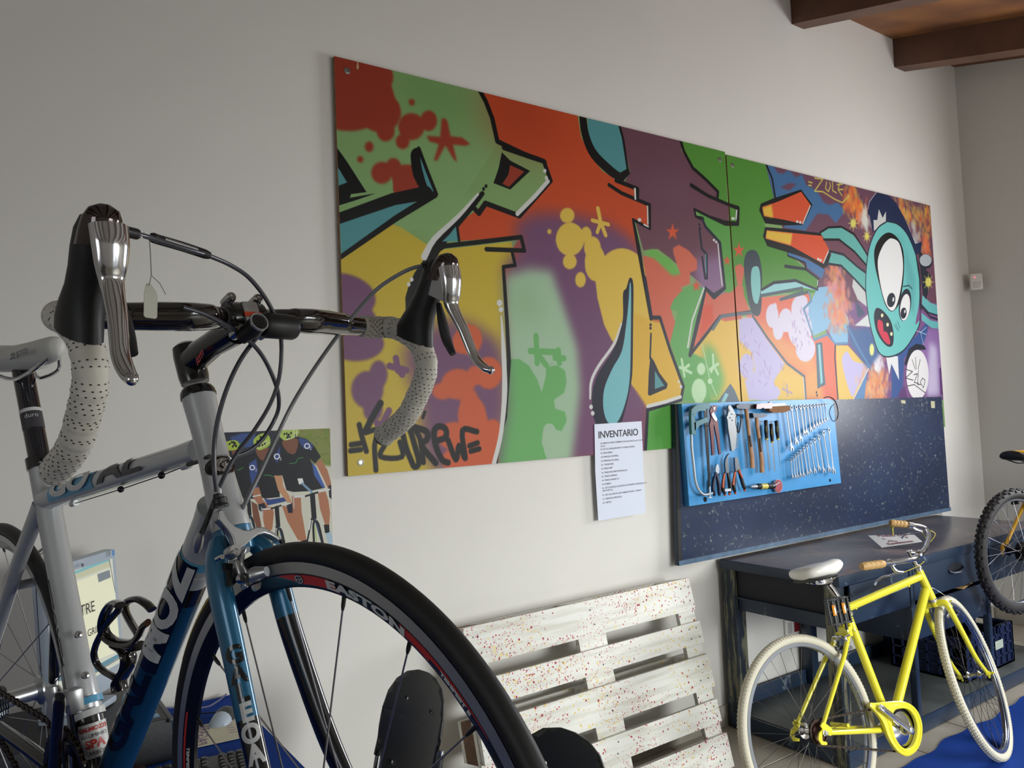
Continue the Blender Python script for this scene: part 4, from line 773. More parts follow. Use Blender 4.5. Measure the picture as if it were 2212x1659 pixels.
# water pump pliers
t = tool('water_pump_pliers', 570, 500, 'dark red water pump pliers beside the hacksaw', 'pliers')
MB().prism(tw([(520, 235), (560, 195), (590, 200), (582, 260), (555, 290), (560, 340), (600, 380), (605, 440), (620, 560), (635, 780), (615, 785), (590, 600), (560, 450), (545, 400)], 0.010), NY, 0.007).prism(tw([(505, 260), (530, 205), (560, 205), (550, 330), (548, 400), (552, 560), (552, 790), (532, 795), (520, 600), (500, 430), (520, 350)], 0.015), NY, 0.007).build('handle', m_dred, t, smooth=False)
MB().prism(tw([(555, 220), (580, 215), (575, 245), (558, 258)], 0.022), NY, 0.002).prism(tw([(528, 300), (555, 275), (600, 360), (590, 392), (570, 380), (545, 340)], 0.022), NY, 0.003).build('jaw_slot', m_chr, t, smooth=False); hook(t, 500, 440)
# locking pliers
t = tool('locking_pliers', 760, 450, 'chromed locking pliers hanging right of the red pliers', 'pliers')
MB().prism(tw([(715, 205), (735, 192), (765, 230), (795, 285), (812, 330), (812, 560), (800, 720), (780, 720), (772, 560), (745, 450), (700, 360), (695, 335), (715, 290)], 0.010), NY, 0.012).prism(tw([(705, 370), (740, 400), (770, 520), (785, 745), (755, 742), (735, 600), (715, 480)], 0.014), NY, 0.012).build('body', mat('dulled chrome', col(140, 144, 146), .4, .5), t, smooth=False)
MB().prism(tw([(728, 230), (745, 235), (755, 275), (735, 270)], 0.0225), NY, 0.001).build('jaw_gap', m_blk, t, smooth=False)
b = MB(); [b.lathe(tp(x, y, 0.024), NY, [(0.0032, 0), (0.003, 0.0015), (0, 0.0018)], 8) for x, y in ((730, 320), (785, 300), (765, 345), (790, 375), (742, 438))]; b.build('rivet', m_stl, t); hook(t, 695, 345)
# folding hex keys
t = tool('hex_key_set', 855, 420, 'black folding hex keys between the locking pliers and the large hammer', 'hex keys')
MB().tube(catmull(tw([(825, 330), (822, 400), (835, 470), (860, 525), (880, 430), (885, 330), (855, 310), (825, 330)], 0.02), 4), 0.0035, 8).cyl(tp(855, 400, 0.02), tp(848, 520, 0.02), 0.003).build('holder', m_blk, t)
for dx in (0, 14): MB().cyl(tp(835+dx, 500, 0.02), tp(838+dx, 715, 0.02), 0.0015, seg=6).build('hex_key', m_stl, t)
hook(t, 850, 305)
# hammers
def hammer(head, hp, label, x, y, tip):
    t = tool('hammer', x, y, label, 'hammer')
    MB().prism(tw(head, 0.008), NY, 0.022).build('head', mat('dark hammer steel', col(70, 74, 82), 0.4, 0.7), t, smooth=False)
    hw = MB(); hw.tube(tw(hp, 0.019), [(0.012, 0.009)]*2+[(0.011, 0.0085)]+[(0.0145, 0.010)]*2, 12, up=V(1, 0, 0)); hw.build('handle', m_wood, t)
    MB().prism(tw(tip, 0.0305), NY, 0.0006).build('handle_print', m_blk, t, smooth=False)
hammer([(790, 205), (830, 180), (900, 178), (1030, 182), (1035, 238), (960, 245), (850, 240), (800, 235)], [(948, 235), (960, 330), (985, 560), (1015, 800), (1025, 945)], 'large wooden handled hammer in the middle of the blue board', 960, 500, [(992, 560), (1006, 555), (1022, 690), (1010, 695)])
hammer([(985, 290), (1060, 296), (1110, 292), (1165, 312), (1150, 330), (1110, 345), (1000, 345)], [(1075, 335), (1080, 430), (1110, 650), (1135, 850), (1140, 1000)], 'smaller wooden handled hammer right of the large hammer', 1090, 600, [(1112, 590), (1125, 585), (1140, 750), (1128, 755)])
# wire brush lying over the hooks, and red clamp
t = tool('wire_brush', 1240, 230, 'wire brush with brown bristles and white back along the top of the blue board', 'brush')
MB().prism(tw([(1235, 180), (1390, 170), (1405, 200), (1240, 212)], 0.030), NY, 0.012).build('back', mat('white brush back', col(225, 228, 228), 0.4), t, smooth=False)
MB().prism(tw([(1180, 225), (1250, 212), (1400, 200), (1435, 215), (1425, 260), (1350, 285), (1230, 285), (1180, 262)], 0.018), NY, 0.024).build('bristles', mat('brown bristles', col(140, 98, 62), 0.8, bump=0.8, bscale=300), t, smooth=False)
MB().prism(tw([(1050, 185), (1100, 175), (1195, 170), (1215, 155), (1238, 180), (1232, 235), (1140, 238), (1125, 225), (1100, 240), (1045, 240)], 0.034), NY, 0.014).build('handle', m_dred, t, smooth=False); hook(t, 1210, 190)
# files / screwdrivers with black handles
for k, (hx0, hy0, hx1, hy1, bx, by, lab) in enumerate(((1185, 372, 1196, 605, 1235, 950, 'file with black and cream handle, leftmost of the three beside the hammers'), (1248, 415, 1262, 640, 1290, 985, 'file with black and cream handle, lowest hanging of the three beside the hammers'), (1310, 378, 1330, 605, 1356, 940, 'thin round file with black and cream handle, rightmost of the three beside the hammers'))):
    t = tool('file', hx0, hy0, lab, 'file', 'files beside the hammers')
    MB().tube([tp(hx0+(hx1-hx0)*u, hy0+(hy1-hy0)*u, 0.02) for u in (0, 0.06, 0.3, 0.6, 0.92, 1)], [0.006, 0.0105, 0.0095, 0.011, 0.008, 0.007], 12).build('handle', m_rubb, t)
    MB().cyl(tp(hx1-1, hy1-14, 0.02), tp(hx1, hy1+4, 0.02), 0.0085, seg=12).build('ferrule', m_yelh, t)
    MB().tube([tp(hx0+(hx1-hx0)*u, hy0+(hy1-hy0)*u, 0.0315) for u in (0.3, 0.45, 0.6)], [(0.002, 0.001)]*3, 6).build('handle_stripe', m_yelh, t)
    MB().tube([tp(hx1, hy1, 0.02), tp(bx, by, 0.018)], [(0.0055, 0.0018), (0.004, 0.0015)] if k < 2 else [0.0022, 0.0015], 8, up=V(1, 0, 0)).build('blade', m_stl, t)
    hook(t, hx0+14, hy0+8)
# combination spanners
def spanner(ring, fork, s, label, group, k):
    t = thing('combination_spanner', tp(*ring, 0.016), label, 'spanner', group)
    R_ = tp(*ring, 0.016); F_ = tp(*fork, 0.016); d = unit(F_-R_); sd = unit(np.cross(d, NY))
    b = MB()
    b.ring(R_, NY, [(s*1.0, -0.003), (s*1.0, 0.003), (s*0.58, 0.003), (s*0.58, -0.003)], 18)
    a = R_+d*s*0.9; c = F_-d*s*0.9; L = np.linalg.norm(c-a)
    b.tube([a, a+d*L*0.12, a+d*L*0.88, c], [(s*0.55, .003), (s*0.36, .0022), (s*0.40, .0022), (s*0.75, .003)], 10, up=sd)
    q = [F_+sd*s*x+d*s*y for x, y in ((-0.55, -1.1), (0.55, -1.1), (1.15, -0.2), (1.0, 0.75), (0.45, 1.0), (0.42, 0.1), (0.15, -0.35), (-0.25, -0.3), (-0.45, 0.15), (-0.30, 1.1), (-0.95, 0.9), (-1.15, -0.1))]
    b.prism([p_+V(0, 0.003, 0) for p_ in q], NY, 0.006)
    b.build('spanner_body', m_chr, t, ang=35)
    MB().cyl(R_+V(0, 0.028, s*0.4), R_+V(0, -0.012, s*0.5), 0.0013, seg=6).build('hook_nail', m_blk, t)
ordn = ['first', 'second', 'third', 'fourth', 'fifth', 'sixth', 'seventh', 'eighth', 'ninth', 'tenth', 'eleventh', 'twelfth']
up_r = [(1425, 225), (1490, 225), (1545, 220), (1597, 215), (1640, 210), (1680, 208), (1722, 205), (1762, 202), (1797, 198), (1830, 194), (1862, 190), (1893, 188)]
up_f = [(1495, 715), (1550, 640), (1600, 600), (1645, 535), (1672, 525), (1722, 490), (1762, 460), (1795, 435), (1828, 420), (1858, 400), (1888, 385), (1915, 365)]
lo_r = [(1482, 855), (1512, 832), (1540, 805), (1568, 780), (1600, 755), (1635, 718), (1672, 690), (1718, 655), (1765, 618), (1815, 580), (1872, 530), (1935, 495)]
lo_f = [(1505, 1055), (1538, 1050), (1566, 1045), (1600, 1035), (1636, 1030), (1683, 1010), (1718, 990), (1770, 985), (1820, 955), (1877, 980), (1942, 965), (1995, 985)]
for i in range(12):
    big = ' the longest' if i == 0 else (' the shortest' if i == 11 else '')
    spanner(up_r[i], up_f[i], 0.0135-0.0006*i, f'chromed combination spanner, {ordn[i]} from the left in the upper row of spanners', 'spanners in the upper row', i)
for i in range(12):
    spanner(lo_r[i], lo_f[i], 0.0068+0.0006*i, f'chromed combination spanner, {ordn[i]} from the left in the lower row of spanners', 'spanners in the lower row', i)
# safety glasses hooked over the corner
t = tool('safety_glasses', 1980, 300, 'thin dark framed safety glasses hooked on the right corner of the blue board', 'glasses')
MB().tube(catmull(tw([(1880, 108), (1920, 95), (1975, 110), (2020, 160), (2048, 270), (2040, 350), (2000, 388)], 0.03), 4), 0.0028, 8).tube(catmull(tw([(2005, 180), (1965, 215), (1945, 275), (1955, 330), (1985, 385), (2030, 370)], 0.025), 4), 0.002, 8).build('frame', mat('dark blue frame', col(22, 26, 44), 0.3), t)
gm = mat('clear lens', col(240, 246, 250), 0.05); gm.node_tree.nodes['Principled BSDF'].inputs['Transmission Weight'].default_value = 1.0; gm.node_tree.nodes['Principled BSDF'].inputs['IOR'].default_value = 1.03
MB().prism(tw([(1968, 218), (1948, 275), (1958, 330), (1985, 380), (2020, 365), (2025, 280), (2005, 190)], 0.026), NY, 0.0012).build('lens', gm, t, smooth=False)
# side cutters, bent nose pliers, combination pliers
def pliers(name, label, jaw, h1, h2, mh, x, y, tips=None, extra=None):
    t = tool(name, x, y, label, 'pliers', None)
    MB().prism(tw(jaw, 0.010), NY, 0.010).build('jaws', m_chr if name == 'side_cutters' else m_stl, t, smooth=False)
    for hh in (h1, h2):
        MB().tube(catmull(tw(hh, 0.018), 4), list(np.interp(np.linspace(0, 1, (len(hh)-1)*4+1), [0, .3, .8, 1], [.005, .009, .0095, .006])), 10).build('handle', mh, t)
    if tips:
        for q in tips: MB().ball(tp(*q, 0.018), 0.0068, 10).build('handle_tip', m_ora, t)
    if extra:
        for q in extra: MB().tube(catmull(tw(q, 0.0225), 4), 0.0055, 8).build('grip_inlay', m_ora, t)
    hook(t, x, y)
pliers('side_cutters', 'small side cutters with navy grips, lowest left beside the hacksaw blade', [(570, 930), (582, 900), (600, 905), (612, 960), (605, 1010), (572, 1010), (566, 970)], [(585, 1000), (558, 1110), (555, 1200), (572, 1275)], [(592, 1000), (615, 1110), (628, 1200), (628, 1275)], m_navh, 590, 1000)
pliers('bent_nose_pliers', 'bent nose pliers with black and orange grips below the locking pliers', [(735, 772), (712, 790), (686, 840), (680, 900), (690, 1000), (728, 1010), (722, 920), (716, 860), (716, 820)], [(695, 1005), (676, 1120), (675, 1200), (695, 1255)], [(725, 1010), (750, 1100), (758, 1190), (750, 1240)], m_rubb, 705, 1000, [(697, 1262), (750, 1255)], [[(692, 1010), (674, 1110), (672, 1180)]])
pliers('combination_pliers', 'combination pliers with black and orange grips below the large hammer', [(795, 820), (832, 816), (845, 880), (862, 940), (870, 985), (812, 1000), (800, 930)], [(822, 990), (808, 1090), (802, 1170), (818, 1235)], [(858, 975), (888, 1060), (915, 1150), (935, 1200)], m_rubb, 830, 985, [(820, 1243), (932, 1208)], [[(818, 990), (800, 1080), (795, 1150)], [(862, 975), (900, 1060)]])
MB().prism(tw([(695, 1195), (768, 1190), (768, 1222), (697, 1225)], 0.028), NY, 0.001).build('tape', mat('white tape', col(200, 205, 214), 0.5), bpy.data.objects.get('bent_nose_pliers'), smooth=False)
# ratchet screwdriver and round tape
t = tool('ratchet_screwdriver', 1150, 1165, 'stubby ratchet screwdriver with yellow band lying across the lower blue board', 'screwdriver')
A0 = tp(1005, 1168, 0.02); A1 = tp(1290, 1160, 0.02)
MB().tube([A0+(A1-A0)*u for u in (0, .05, .22, .26)], [.004, .0075, .0085, .0085], 12).build('shaft_tip', m_chr, t)
MB().tube([A0+(A1-A0)*u for u in (.25, .28, .42, .43)], [.011, .014, .014, .011], 12).tube([A0+(A1-A0)*u for u in (.62, .66, .95, 1)], [.011, .0145, .0145, .010], 12).build('grip', m_rubb, t)
MB().tube([A0+(A1-A0)*u for u in (.40, .44, .52, .60, .66)], [.014, .0155, .012, .0155, .014], 12).build('grip_band', m_yelh, t)
c = tp(1313, 1160, 0.0)
t = tool('tape_measure', 1313, 1160, 'round red and clear tape reel hanging at the end of the ratchet screwdriver', 'tape measure')
MB().lathe(c, NY, [(0, 0), (0.030, 0), (0.032, 0.004), (0.032, 0.011), (0.029, 0.014), (0, 0.014)], 28).build('case', mat('dull red case', col(176, 84, 92), 0.35, coat=0.5, var=0.25, vscale=30), t)
MB().ring(c, NY, [(0.032, 0.004), (0.0335, 0.004), (0.0335, 0.012), (0.032, 0.012)], 28).build('rim', mat('clear pink rim', col(214, 190, 196), 0.2), t)
MB().cyl(tp(1275, 1160, 0.036), tp(1350, 1118, 0.022), 0.0022, seg=8).build('bit', m_chr, t)

# ------------------------------------------------------------------ sign lying on the bench
m_paper = mat('white paper', col(226, 226, 226), 0.6)
P = [onz(1875, 1156.6, ZT+0.055), onz(1975, 1155, ZT+0.055), onz(1992, 1169.5, ZT+0.035), onz(1904, 1182, ZT+0.010)]
Pm = [P[0], P[1], P[2], P[3]]
n = unit(np.cross(P[1]-P[0], P[3]-P[0])); n = n if n[2] > 0 else -n
sg = MB().add(np.concatenate([Pm, np.array(Pm)-n*.003]), [(0, 1, 2), (0, 2, 3), (4, 6, 5), (4, 7, 6), (0, 4, 5, 1), (1, 5, 6, 2), (2, 6, 7, 3), (3, 7, 4, 0)]).build('small_sign', m_paper, smooth=False); tag(sg, 'small white sign with dark red lettering propped on the bench behind the handlebar', 'sign')
tx = MB()
for i, s_ in enumerate(('Pedala con', 'il cuore e', 'rispetta', "l'ambiente")):
    vs_, fs_ = text_mesh(s_, 1.0, bold=.025); out = []
    for v in vs_:
        uu_ = .5+v[0]*.150; vv_ = (i+.5)/4-v[1]*.25*1.0
        out.append((P[0]*(1-uu_)+P[1]*uu_)*(1-vv_)+(P[3]*(1-uu_)+P[2]*uu_)*vv_+n*.0035)
    tx.add(out, fs_)
tx.build('lettering', mat('dark red ink', col(120, 30, 60), 0.6), sg, smooth=False)
t = thing('bench_bolt', onz(1928, 1157, ZT), 'small pale upright bolt standing behind the white sign on the bench', 'bolt')
p0 = onz(1929, 1160, ZT); MB().cyl(p0, p0+V(0, 0, 0.055), 0.005, seg=10).build('shaft', m_yelh, t); MB().lathe(p0+V(0, 0, .05), V(0, 0, 1), [(0.006, 0), (0.012, .006), (.012, .010), (0, .012)], 12).build('head', m_yelh, t)

# blue plastic crate on the lower shelf
m_cr = mat('navy blue crate plastic', col(26, 38, 72), 0.45)
X0, X1, Y0, Y1, Z0, Z1 = 4.17, 4.72, 2.02, 2.42, 0.082, 0.30
t = thing('plastic_crate', ((X0+X1)/2, (Y0+Y1)/2, Z0), 'dark blue plastic bottle crate with a grid front on the bench shelf', 'crate')
b = MB(); b.bb((X0, Y0, Z0), (X1, Y1, Z0+0.012)); b.build('base', m_cr, t, smooth=False)
for axis in range(4):
    b = MB()
    if axis < 2:
        y = Y0 if axis == 0 else Y1-0.02
        for k in range(9): x = X0+(X1-X0-0.012)*k/8; b.bb((x, y, Z0), (x+0.012, y+0.02, Z1-0.0))
        for zz in (Z0, Z0+0.055, Z0+0.11, Z0+0.165): b.bb((X0, y, zz), (X1, y+0.02, zz+0.010))
        b.bb((X0, y+0.010, Z0), (X1, y+0.013, Z0+0.165))
        b.bb((X0, y, Z1-0.012), (X0+0.16, y+0.02, Z1)); b.bb((X1-0.16, y, Z1-0.012), (X1, y+0.02, Z1))
        b.bb((X0, y+0.008, Z0+.16), (X0+0.16, y+0.013, Z1)); b.bb((X1-0.16, y+0.008, Z0+.16), (X1, y+0.013, Z1))
    else:
        x = X0 if axis == 2 else X1-0.02
        for k in range(7): y = Y0+(Y1-Y0-0.012)*k/6; b.bb((x, y, Z0), (x+0.02, y+0.012, Z1))
        for zz in (Z0, Z0+0.055, Z0+0.11, Z0+0.165, Z1-0.012): b.bb((x, Y0, zz), (x+0.02, Y1, zz+0.010))
        b.bb((x+0.008, Y0, Z0), (x+0.013, Y0+.13, Z1)); b.bb((x+0.008, Y1-.13, Z0), (x+0.013, Y1, Z1)); b.bb((x+0.008, Y0, Z0), (x+0.013, Y1, Z0+.165))
    b.build('crate_side', m_cr, t, smooth=False)
b = MB().prism([(X0+0.33, Y0-0.001, Z0+0.10), (X0+0.42, Y0-0.001, Z0+0.10), (X0+0.42, Y0-0.001, Z0+0.145), (X0+0.33, Y0-0.001, Z0+0.145)], NY, 0.001).build('crate_label', mat('pale label', col(196, 206, 190), 0.5, var=0.3, vscale=60), t, smooth=False)

# blue cloth on the floor under the yellow bicycle
gx, gy = 70, 50; x0, x1, y0, y1 = 3.05, 5.55, 0.15, 1.84; vs = []; fs = []
for i in range(gx+1):
    for j in range(gy+1):
        x = x0+(x1-x0)*i/gx; y = y0+(y1-y0)*j/gy
        y2 = y+(0.012*math.sin(x*9)+0.008*math.sin(x*23+1))*(j/gy)**6; x2 = x+0.01*math.sin(y*11)*(1-i/gx)**4
        z = 0.004+0.0045*(1+math.sin(x*7+y*3)*math.sin(y*6-x*2))*(0.5+0.5*math.sin(x*3.1+1))**2
        vs.append((x2, y2, z))
for i in range(gx):
    for j in range(gy): a = i*(gy+1)+j; fs.append((a, a+gy+1, a+gy+2, a+1))
m_cloth = mat('royal blue cloth', col(24, 64, 150), 0.9, spec=0.15, bump=0.25, bscale=900, var=0.12, vscale=5)
o = MB().add(vs, fs).build('floor_cloth', m_cloth); tag(o, 'royal blue cloth spread on the tiled floor under the yellow bicycle', 'cloth')
# ------------------------------------------------------------------ inventory sheet and cyclists poster on the wall
YI = MY-0.004
P = [ony(x, y, YI) for x, y in ((1284, 916.5), (1386, 909.8), (1390, 1010), (1395, 1108), (1292.5, 1125), (1286, 1020))]
o = MB().prism([p+V(0, 0, 0) for p in P], V(0, 1, 0), 0.0008).build('inventory_sheet', mat('white printed sheet', col(214, 220, 236), 0.6), smooth=False)
tag(o, 'white printed sheet headed INVENTARIO taped under the mural left of the blue board', 'sheet')
ex = unit(P[1]-P[0]); dn = unit(P[4]-P[0]); n_ = V(0, -1, 0); W_ = np.linalg.norm(P[1]-P[0]); Hh = np.linalg.norm(P[4]-P[0])
tx = MB(); ink = mat('printed ink', col(34, 34, 40), 0.6)
text_flat(tx, 'INVENTARIO', P[0]+ex*W_*0.49+dn*Hh*0.118, ex, -dn, 0.043, n_, 0.0008, bold=0.0005, spacing=0.95)
lines = ['N.2 SERIE DI CHIAVI COMBINATE DAL N.6 ALN.22 (no 15, 16, 18,', '20, 21)', 'N.1 SET DI 3 LIME (LIMA PIATTA, TONDA, PUNTA)', 'N.1 SEGA FERRO', 'N.1 MARTELLO DA 500 gr', 'N.1 MARTELLO DA 300 gr.', 'N. 1 TRONCHESE', 'N.1 PINZA GRIP', 'N. 1 PINZA POLI GRIP (PAPPAGALLO)', 'N. 1 PINZA NORMALE', 'N.1  PINZA CON BECCO', 'N.1 FORBICE', 'N. 1 SET DI 18 PEZZI CACCIAVITE CON INSERTI A BUSSOLA (CON', 'CRICCHETTO)', 'N. 1 SET CACCIAVITE CON 7 INSERTI IN UNO + 6 PUNTE', 'N. 1 SPAZZOLA METALLICA', 'N. 1 METRO']
ys = [0.205, 0.235, 0.268, 0.308, 0.348, 0.39, 0.43, 0.47, 0.512, 0.552, 0.592, 0.632, 0.672, 0.70, 0.745, 0.785, 0.825]
for s_, y in zip(lines, ys): text_flat(tx, s_, P[0]+ex*W_*0.105+dn*Hh*y, ex, -dn, 0.0098, n_, 0.0008, align='LEFT', spacing=0.93)
tx.build('lettering', ink, o, smooth=False)

YPO = WY-0.003
px0, px1, pz0, pz1 = 0.60, 1.02, 1.06, 1.528
def p_pix(Q):
    out = []
    for x, y in Q:
        w = ony(x, y, YPO); out.append(((w[0]-px0)*1250, (pz1-w[2])*1250))
    return np.array(out)
Pc = crop(420, 900, 5.53)
PC0 = PC
def PC(r, g, b, k=0.82): return PC0(r, g, b, k)
K = Canvas(int((px1-px0)*1250), int((pz1-pz0)*1250), PC(60, 62, 60), p_pix)
k2 = dict(k=0.50)
K.fill(Pc((1150, 100), (1700, 100), (1700, 640), (1150, 640)), PC(116, 122, 62)); K.fill(Pc((1300, 560), (1700, 600), (1700, 1700), (300, 1700), (500, 1000)), PC(186, 184, 170), soft=3)
for _ in range(60):
    x = 1220+430*rng.rand(); y = 150+420*rng.rand(); K.ell(*Pc((x, y))[0], 2+5*rng.rand(), 1+3*rng.rand(), PC(84+40*rng.rand(), 100+30*rng.rand(), 44), soft=2, alpha=.6)
K.fill(Pc((300, 180), (720, 180), (900, 160), (1000, 200), (1000, 500), (400, 500)), PC(30, 34, 48)); K.fill(Pc((420, 250), (560, 200), (720, 190), (740, 300), (680, 360), (560, 380), (460, 300)), PC(48, 70, 124), soft=2)
skin = PC(156, 104, 76); skd = PC(110, 68, 50); nv = PC(22, 24, 40); nb = PC(44, 64, 120); bl = PC(16, 17, 22)
# far left rider
K.fill(Pc((300, 440), (500, 420), (640, 470), (700, 640), (720, 980), (560, 980), (300, 800)), bl); K.fill(Pc((440, 390), (540, 390), (520, 460), (460, 470)), skd)
K.fill(Pc((330, 330), (430, 285), (510, 290), (545, 350), (500, 395), (380, 400)), PC(150, 170, 60), sm=4)
# middle rider: jersey, head, arm, legs
K.fill(Pc((600, 470), (740, 430), (920, 420), (1000, 600), (1020, 960), (840, 980), (760, 940), (700, 800), (640, 640)), bl); K.fill(Pc((650, 560), (740, 500), (760, 640), (740, 780), (760, 850), (690, 850), (660, 700)), nb, soft=1)
K.fill(Pc((740, 380), (880, 370), (900, 440), (860, 520), (800, 520), (750, 460)), skd, sm=4); K.fill(Pc((710, 270), (780, 210), (860, 200), (905, 260), (900, 340), (830, 385), (760, 400), (710, 330)), PC(150, 172, 64), sm=4)
K.fill(Pc((690, 860), (770, 840), (820, 1000), (880, 1050), (860, 1110), (780, 1080), (700, 960)), skin); K.fill(Pc((820, 1080), (930, 1080), (950, 1150), (930, 1340), (860, 1420), (820, 1230)), skin); K.fill(Pc((680, 1010), (750, 1050), (800, 1300), (800, 1500), (700, 1200)), skd); K.fill(Pc((1040, 1050), (1160, 1100), (1300, 1460), (1240, 1480), (1110, 1250)), skin)
K.fill(Pc((760, 1050), (830, 1030), (860, 1080), (800, 1140), (770, 1110)), nv); K.fill(Pc((830, 980), (900, 990), (1100, 960), (1100, 1010), (880, 1060)), nb)
# right rider
K.fill(Pc((940, 470), (1020, 260), (1240, 240), (1340, 270), (1430, 350), (1510, 480), (1440, 560), (1380, 500), (1430, 640), (1560, 850), (1370, 890), (1180, 900), (1100, 880), (1050, 700), (945, 690)), bl); K.fill(Pc((1240, 245), (1330, 270), (1420, 340), (1400, 400), (1300, 380), (1250, 300)), nb, soft=2); K.fill(Pc((1400, 540), (1450, 600), (1560, 840), (1530, 850), (1430, 700)), PC(56, 86, 150)); K.fill(Pc((950, 500), (1030, 330), (1020, 470), (990, 560)), nb, soft=2)
K.fill(Pc((1050, 290), (1220, 260), (1235, 350), (1200, 440), (1150, 445), (1090, 400)), skd, sm=4); K.fill(Pc((1000, 200), (1060, 150), (1230, 150), (1240, 210), (1180, 260), (1080, 285), (1030, 250)), PC(156, 176, 84), sm=4)
K.fill(Pc((950, 700), (1050, 710), (1060, 830), (1130, 940), (1170, 1040), (1130, 1050), (1000, 880)), PC(176, 130, 96)); K.fill(Pc((1450, 560), (1510, 510), (1590, 640), (1640, 820), (1600, 870), (1540, 740)), skin)
K.fill(Pc((1100, 1060), (1170, 1030), (1230, 1090), (1180, 1150), (1120, 1150)), nv); K.fill(Pc((1600, 820), (1650, 820), (1650, 1000), (1610, 960)), nv); K.fill(Pc((1470, 890), (1560, 870), (1600, 1000), (1620, 1150), (1610, 1300), (1560, 1290), (1500, 1100)), skin); K.fill(Pc((1160, 950), (1270, 950), (1280, 1130), (1340, 1480), (1270, 1500), (1180, 1200)), skin)
K.fill(Pc((1545, 1290), (1610, 1290), (1615, 1390), (1560, 1390)), bl); K.fill(Pc((1565, 1400), (1630, 1370), (1670, 1530), (1600, 1530)), PC(150, 172, 186)); K.fill(Pc((1290, 1480), (1360, 1465), (1350, 1530), (1260, 1530)), bl)
for cx, cy, rx, ry in ((1140, 210, 90, 55), (800, 300, 80, 80), (460, 340, 70, 50)):
    for _ in range(9):
        a_ = rng.rand()*6.3; q = rng.rand()**.5*.8; p = Pc((cx+rx*q*math.cos(a_), cy+ry*q*math.sin(a_)))[0]; K.ell(p[0], p[1], 1.8, 2.8, bl, .3)
for q in (((1180, 160), (1200, 230), (1100, 275)), ((1225, 170), (1215, 240)), ((820, 320), (880, 280)), ((760, 380), (830, 350), (900, 300))): K.stroke(Pc(*q), 2.4, WHI)
for q in (((560, 310), (520, 370)), ((1140, 560), (1210, 550), (1240, 500), (1300, 490)), ((830, 700), (900, 700), (940, 720)), ((520, 640), (580, 610))): K.stroke(Pc(*q), 4, PC(50, 110, 60), sm=3)
# bicycles in the print
for (bx, by, s_) in ((1430, 890, 1.0), (1000, 1050, .8), (660, 950, .7)):
    c_ = lambda *a_: Pc(*[(bx+x*s_, by+y*s_) for x, y in a_])
    K.stroke(c_((-230, 70), (-100, 60), (40, 10), (180, -20)), 8*s_, PC(190, 192, 192)); K.stroke(c_((-100, 60), (40, 15)), 8*s_, bl); K.stroke(c_((-20, 50), (0, 320)), 22*s_, bl); K.stroke(c_((-30, 330), (-90, 640)), 7*s_, bl); K.stroke(c_((10, 330), (100, 640)), 7*s_, PC(40, 60, 80))
    K.stroke(c_((30, 360), (60, 420), (110, 650)), 9*s_, bl, sm=3); K.stroke(c_((0, 360), (-10, 430), (0, 650)), 9*s_, bl, sm=3); K.stroke(c_((10, 420), (30, 640)), 3*s_, PC(130, 170, 60)); K.stroke(c_((-40, 350), (-60, 460)), 5*s_, PC(200, 200, 200)); K.stroke(c_((-250, 40), (-240, 200)), 4*s_, PC(170, 172, 176))
K.fill(Pc((1230, 740), (1290, 735), (1310, 800), (1250, 810)), WHI); K.stroke(Pc((1290, 800), (1400, 900)), 10, PC(110, 140, 166))
im = K.image('poster_print'); m_post = painted('glossy print', im, 0.40); m_post.node_tree.nodes['Principled BSDF'].inputs['Specular IOR Level'].default_value = 0.15
Pq = [V(px0, YPO, pz1), V(px1, YPO, pz1-0.001), V(px1-0.004, YPO, pz0), V(px0, YPO, pz0)]
m_pb = mat('paper back', col(220, 220, 216), 0.7)
b = MB(); b.add(np.array(Pq), [(0, 1, 2, 3)], 0); Q = np.array(Pq)+V(0, 0.001, 0); b.add(np.concatenate([Pq, Q]), [(4, 7, 6, 5)]+[(i, (i+1) % 4, (i+1) % 4+4, i+4) for i in range(4)], 1)
o = b.build('cyclists_poster', [m_post, m_pb], smooth=False); uv_map(o, lambda co: np.stack([(co[:, 0]-px0)/(px1-px0), (co[:, 2]-pz0)/(pz1-pz0)], 1))
tag(o, 'glossy poster of racing cyclists in navy jerseys on the wall behind the front wheel', 'poster')
tx = MB()
for (x, y, s_) in ((1345, 355, .034), (985, 480, .034), (690, 612, .030)):
    tx = MB(); c = ony(*Pc((x, y))[0], YPO); text_flat(tx, 'O', c, V(1, 0, 0), V(0, 0, 1), s_*.8, NY, 0.0006, bold=0.0008); text_flat(tx, '2', c+V(.012, 0, -.008), V(1, 0, 0), V(0, 0, 1), s_*.42, NY, 0.0006)
    tx.build('jersey_lettering', mat('white print', col(196, 200, 214), 0.4), o, smooth=False)

